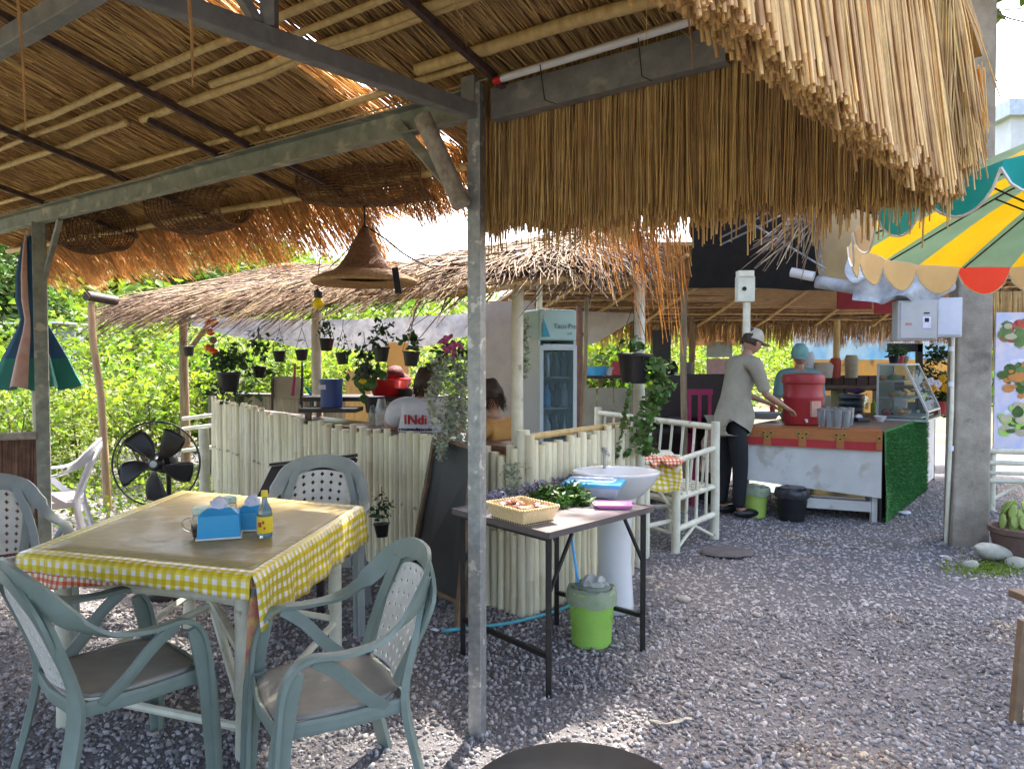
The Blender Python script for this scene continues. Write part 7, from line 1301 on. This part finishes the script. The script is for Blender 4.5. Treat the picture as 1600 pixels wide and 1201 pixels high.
# hanging pots in the hut
PM_ = MB().lathe([(0, 0), (.05, 0), (.07, .11), (.076, .112), (.076, .122), (.066, .12), (.0, .10)], (0, 0, 0), 18); pot_mesh = mesh_of(PM_, 'pot', 'black_plastic', smooth=True)
try: pot_mesh.set_sharp_from_angle(angle=R(35))
except Exception: pass
def hpot(u, v, d, s, lab, nleaf=60, m='leaf_dark', size=.05, h=.05, top=None, spread=.07, drop=0):
    c = P(u, v, d); t = thing('hanging_pot', lab, 'hanging plant', c, 0, 'potted plants hanging inside the bar hut'); inst(pot_mesh, 'pot', t, c, (rnd.gauss(0, .05), rnd.gauss(0, .05), 0), (s, s, s))
    tv = top or v - 70; T = P(u + rnd.uniform(-2, 2), tv, d); 
    for dx in (-1, 1): MB().tube([c + V((dx * .07 * s, 0, .12 * s)), c + V((0, 0, .30 * s + .05)), T], .0025, 4).build('hanger', 'wire_black', parent=t)
    if nleaf: v_, f_, tt_ = clump([c + V((0, 0, .14 * s + h))], [(spread, spread, h + .02)], nleaf, size, .5, .9); npmesh('foliage', v_, f_, m, tt_, parent=t, kind='stuff')
    if drop:
        cs_ = [tuple(c + V((rnd.gauss(0, spread * .8), rnd.gauss(0, .04), .1 - rnd.random() * drop))) for _ in range(int(drop * 300))]; v_, f_, tt_ = leaves(np.array(cs_), size * npr.uniform(.6, 1.3, len(cs_)), 0, aspect=.7); npmesh('trailing_leaves', v_, f_, m, tt_, parent=t, kind='stuff')
    return t
hpot(437, 565, 6.9, .85, 'small black hanging pot with thin stems, left of the white hut post', 26, h=.07, size=.04)
hpot(472, 563, 6.9, .85, 'plain black hanging pot touching the white hut post on the left', 8, size=.03, top=500)
hpot(536, 569, 6.4, .85, 'black hanging pot with short leaves right of the white hut post', 26, size=.035)
hpot(596, 565, 6.0, .95, 'wide black hanging pot with spiky stems above the yellow leaf plant', 60, h=.10, spread=.12, size=.06)
hpot(642, 572, 5.8, .95, 'black hanging pot with one broad drooping leaf above the seated person', 30, size=.09, h=.06)
hpot(570, 588, 6.1, .8, 'dark hanging basket with drooping leaves left of the wide pot', 70, spread=.1, size=.06, drop=.12)
hpot(404, 590, 6.9, .9, 'black hanging pot with upright leafy stems near the big black bucket', 90, h=.16, spread=.1, size=.06, drop=.1)
hpot(357, 612, 6.6, 1.45, 'big black hanging bucket overflowing with dark round leaves', 160, h=.08, spread=.16, size=.07, drop=.2)
hpot(295, 556, 8.3, .9, 'small purple grey pot fixed to the brown hut post', 10, size=.03)
hpot(510, 548, 7.0, 1.0, 'small pale hanging basket in front of the white hut post', 60, h=.07, size=.05)
hpot(990, 598, 5.3, 1.75, 'black bucket hung on the thick white bamboo post with trailing heart leaves', 40, 'leaf_basil', .06, .03)
cs = []
for i in range(420): e = rnd.random(); u = 1018 + 14 * math.sin(e * 6) + rnd.gauss(0, 11 - 3 * e); cs.append(tuple(P(u, 560 + 150 * e, 5.25 + rnd.gauss(0, .07))))
for i in range(26): e = i / 26; cs.append(tuple(P(950 - 8 * math.sin(e * 3) + 45 * e, 668 + 45 * math.sin(e * 2.6), 5.2)))
for i in range(30): e = i / 30; cs.append(tuple(P(985 - 22 * e, 600 + 120 * e, 5.15)))
v, f, tt = leaves(np.array(cs), .06 * npr.uniform(.6, 1.2, len(cs)), -.2, aspect=.85); o = npmesh('trailing_vine', v, f, mat('leaf_vine', (.10, .20, .04), (.06, .13, .03), .45, scale=6, tint=.45, trans=.3), tt, origin=P(1015, 640, 5.25)); o['kind'] = 'thing'; tag(o, 'green heart leaved vine trailing down the thick white bamboo post', 'vine')
# pale trailing plant beside the steel post, orchid
cs = []
for i in range(1500):
    st_ = rnd.randrange(9); e = rnd.random() ** .8; u0 = 676 + st_ * 7; cs.append(tuple(P(u0 + 5 * math.sin(e * 7 + st_) + rnd.gauss(0, 4), 555 + (100 + (st_ * 37 % 60) + (30 if st_ in (1, 2) else 0)) * e, 4.75 + rnd.gauss(0, .04))))
v, f, tt = leaves(np.array(cs), .04 * npr.uniform(.5, 1.4, len(cs)), -.2, aspect=.45); o = npmesh('silver_trailing_plant', v, f, 'leaf_pale', tt, origin=P(700, 600, 4.75)); o['kind'] = 'thing'; tag(o, 'silvery green trailing plant hanging left of the galvanised post', 'hanging plant')
cs = [tuple(P(rnd.gauss(795, 5), rnd.uniform(545, 640), 4.9)) for _ in range(0)]
t = thing('orchid', 'cluster of magenta orchid flowers hanging left of the galvanised post', 'flowers', P(706, 545, 4.8)); mat('magenta', (.62, .14, .34), (.5, .10, .27), .6, scale=20, trans=.3)
for i in range(26): q_ = P(706 + rnd.gauss(0, 8), 541 + rnd.gauss(0, 8), 4.8 + rnd.gauss(0, .03)); MB().ball(q_, (.02, .006, .016), 7, 5, M=Matrix.Rotation(rnd.random() * 3, 3, 'Y') @ Matrix.Rotation(rnd.gauss(0, .6), 3, 'X')).build('petal', 'magenta', parent=t, smooth=True)
v, f, tt = clump([P(690, 560, 4.9), P(712, 575, 4.9), P(722, 550, 4.9)], [(.08, .05, .08)] * 3, 120, .06, 0, .9); npmesh('foliage', v, f, 'leaf_dark', tt, parent=t, kind='stuff')
# vine on the sheet right of the steel post
cs = [tuple(P(820 + rnd.gauss(0, 4), rnd.uniform(495, 590), 5.1)) for _ in range(160)]; v, f, tt = leaves(np.array(cs), .045 * npr.uniform(.6, 1.2, len(cs)), -.1); o = npmesh('thin_vine', v, f, 'leaf_pale', tt, origin=P(820, 540, 5.1)); o['kind'] = 'thing'; tag(o, 'thin dry vine climbing the white post left of the fridge', 'vine')
cs = [tuple(P(800 + rnd.gauss(0, 9), rnd.uniform(722, 770), 4.2)) for _ in range(150)]; v, f, tt = leaves(np.array(cs), .035 * npr.uniform(.6, 1.2, len(cs)), .1); o = npmesh('low_plant', v, f, 'leaf_pale', tt, origin=P(800, 750, 4.2)); o['kind'] = 'stuff'; tag(o, 'pale green sprig rising behind the cream snack basket', 'plant')
# string of tomatoes
t = thing('tomato_string', 'hanging string of orange red tomatoes under the left end of the hut roof', 'tomatoes', P(328, 500, 6.9))
MB().tube([P(322, 470, 6.9), P(328, 520, 6.9), P(338, 555, 6.9)], .003, 5).build('string', 'cord', parent=t)
mat('tomato', (.80, .13, .005), (.70, .06, .004), .3, scale=3)
for (u, v) in ((318, 490), (324, 494), (328, 487), (326, 504), (332, 506), (336, 503), (329, 519), (333, 531), (326, 543), (331, 546), (336, 550)): MB().ball(P(u, v, 6.9), (.036, .036, .033), 12, 8).build('tomato', 'tomato' if (u, v) != (333, 531) else 'post_wood', parent=t, smooth=True)
# tools hanging near the white hut post
for (u0, v0, u1, v1, m_, l) in ((461, 568, 457, 618, 'hot_pink', 'thin pink handled tool hanging by the grey seat back'), (472, 565, 470, 632, 'black_plastic', 'black ladle hanging under the plain black pot')): tag(MB().tube([P(u0, v0, 6.8), P((u0 + u1) / 2 + 1, (v0 + v1) / 2, 6.8), P(u1, v1, 6.8)], [.008, .012, .016], 7).build('hanging_tool', m_, loc=P(u0, v0, 6.8)), l, 'tool')
tag(MB().tube(smooth_path([P(478, 605, 7), P(486, 618, 7), P(489, 640, 7)], 4), .016, 7).build('green_ribbon', 'fab_teal', loc=P(480, 610, 7)), 'bright green plastic strap hanging beside the white hut post', 'strap')
# potted plant hung on the bamboo wall behind the teal chair
t = hpot(597, 838, 5.05, .75, 'small black pot with spiky plant tied low on the bamboo wall', 50, size=.05, h=.07, top=760); t['group'] = 'pots fixed to the bamboo wall'
# leaning boards in the hut
for i, (u, v0, v1, w_, m_, l) in enumerate(((622, 535, 600, 34, 'ban_tan', 'tan plank leaning upright behind the red hat'), (560, 580, 640, 40, 'bamboo', 'pale wooden board behind the yellow leaf plant'))): a, b = P(u - w_ / 2, v0, 7.9), P(u + w_ / 2, v1, 7.9); tag(MB().box(((a.x + b.x) / 2, 7.9, (a.z) / 2), (b.x - a.x, .03, a.z)).build('leaning_board', m_, loc=((a.x + b.x) / 2, 7.9, 0)), l, 'board')
# cables in the sky at the top right
for i, (a, b, l) in enumerate(((P(1480, 8, 6.3), P(1640, 10, 9), 'topmost thin power cable crossing the sky at right'), (P(1500, -4, 6.3), P(1640, 44, 8), 'power cable slanting down across the sky at right'), (P(1500, 25, 6.2), P(1560, 130, 6.15), 'short wire dangling beside the concrete pole top'))): tag(MB().tube([a, a.lerp(b, .5) + V((0, 0, -.04)), b], .008 if i < 2 else .005, 5).build('power_cable', 'wire_black', loc=a), l, 'cable')
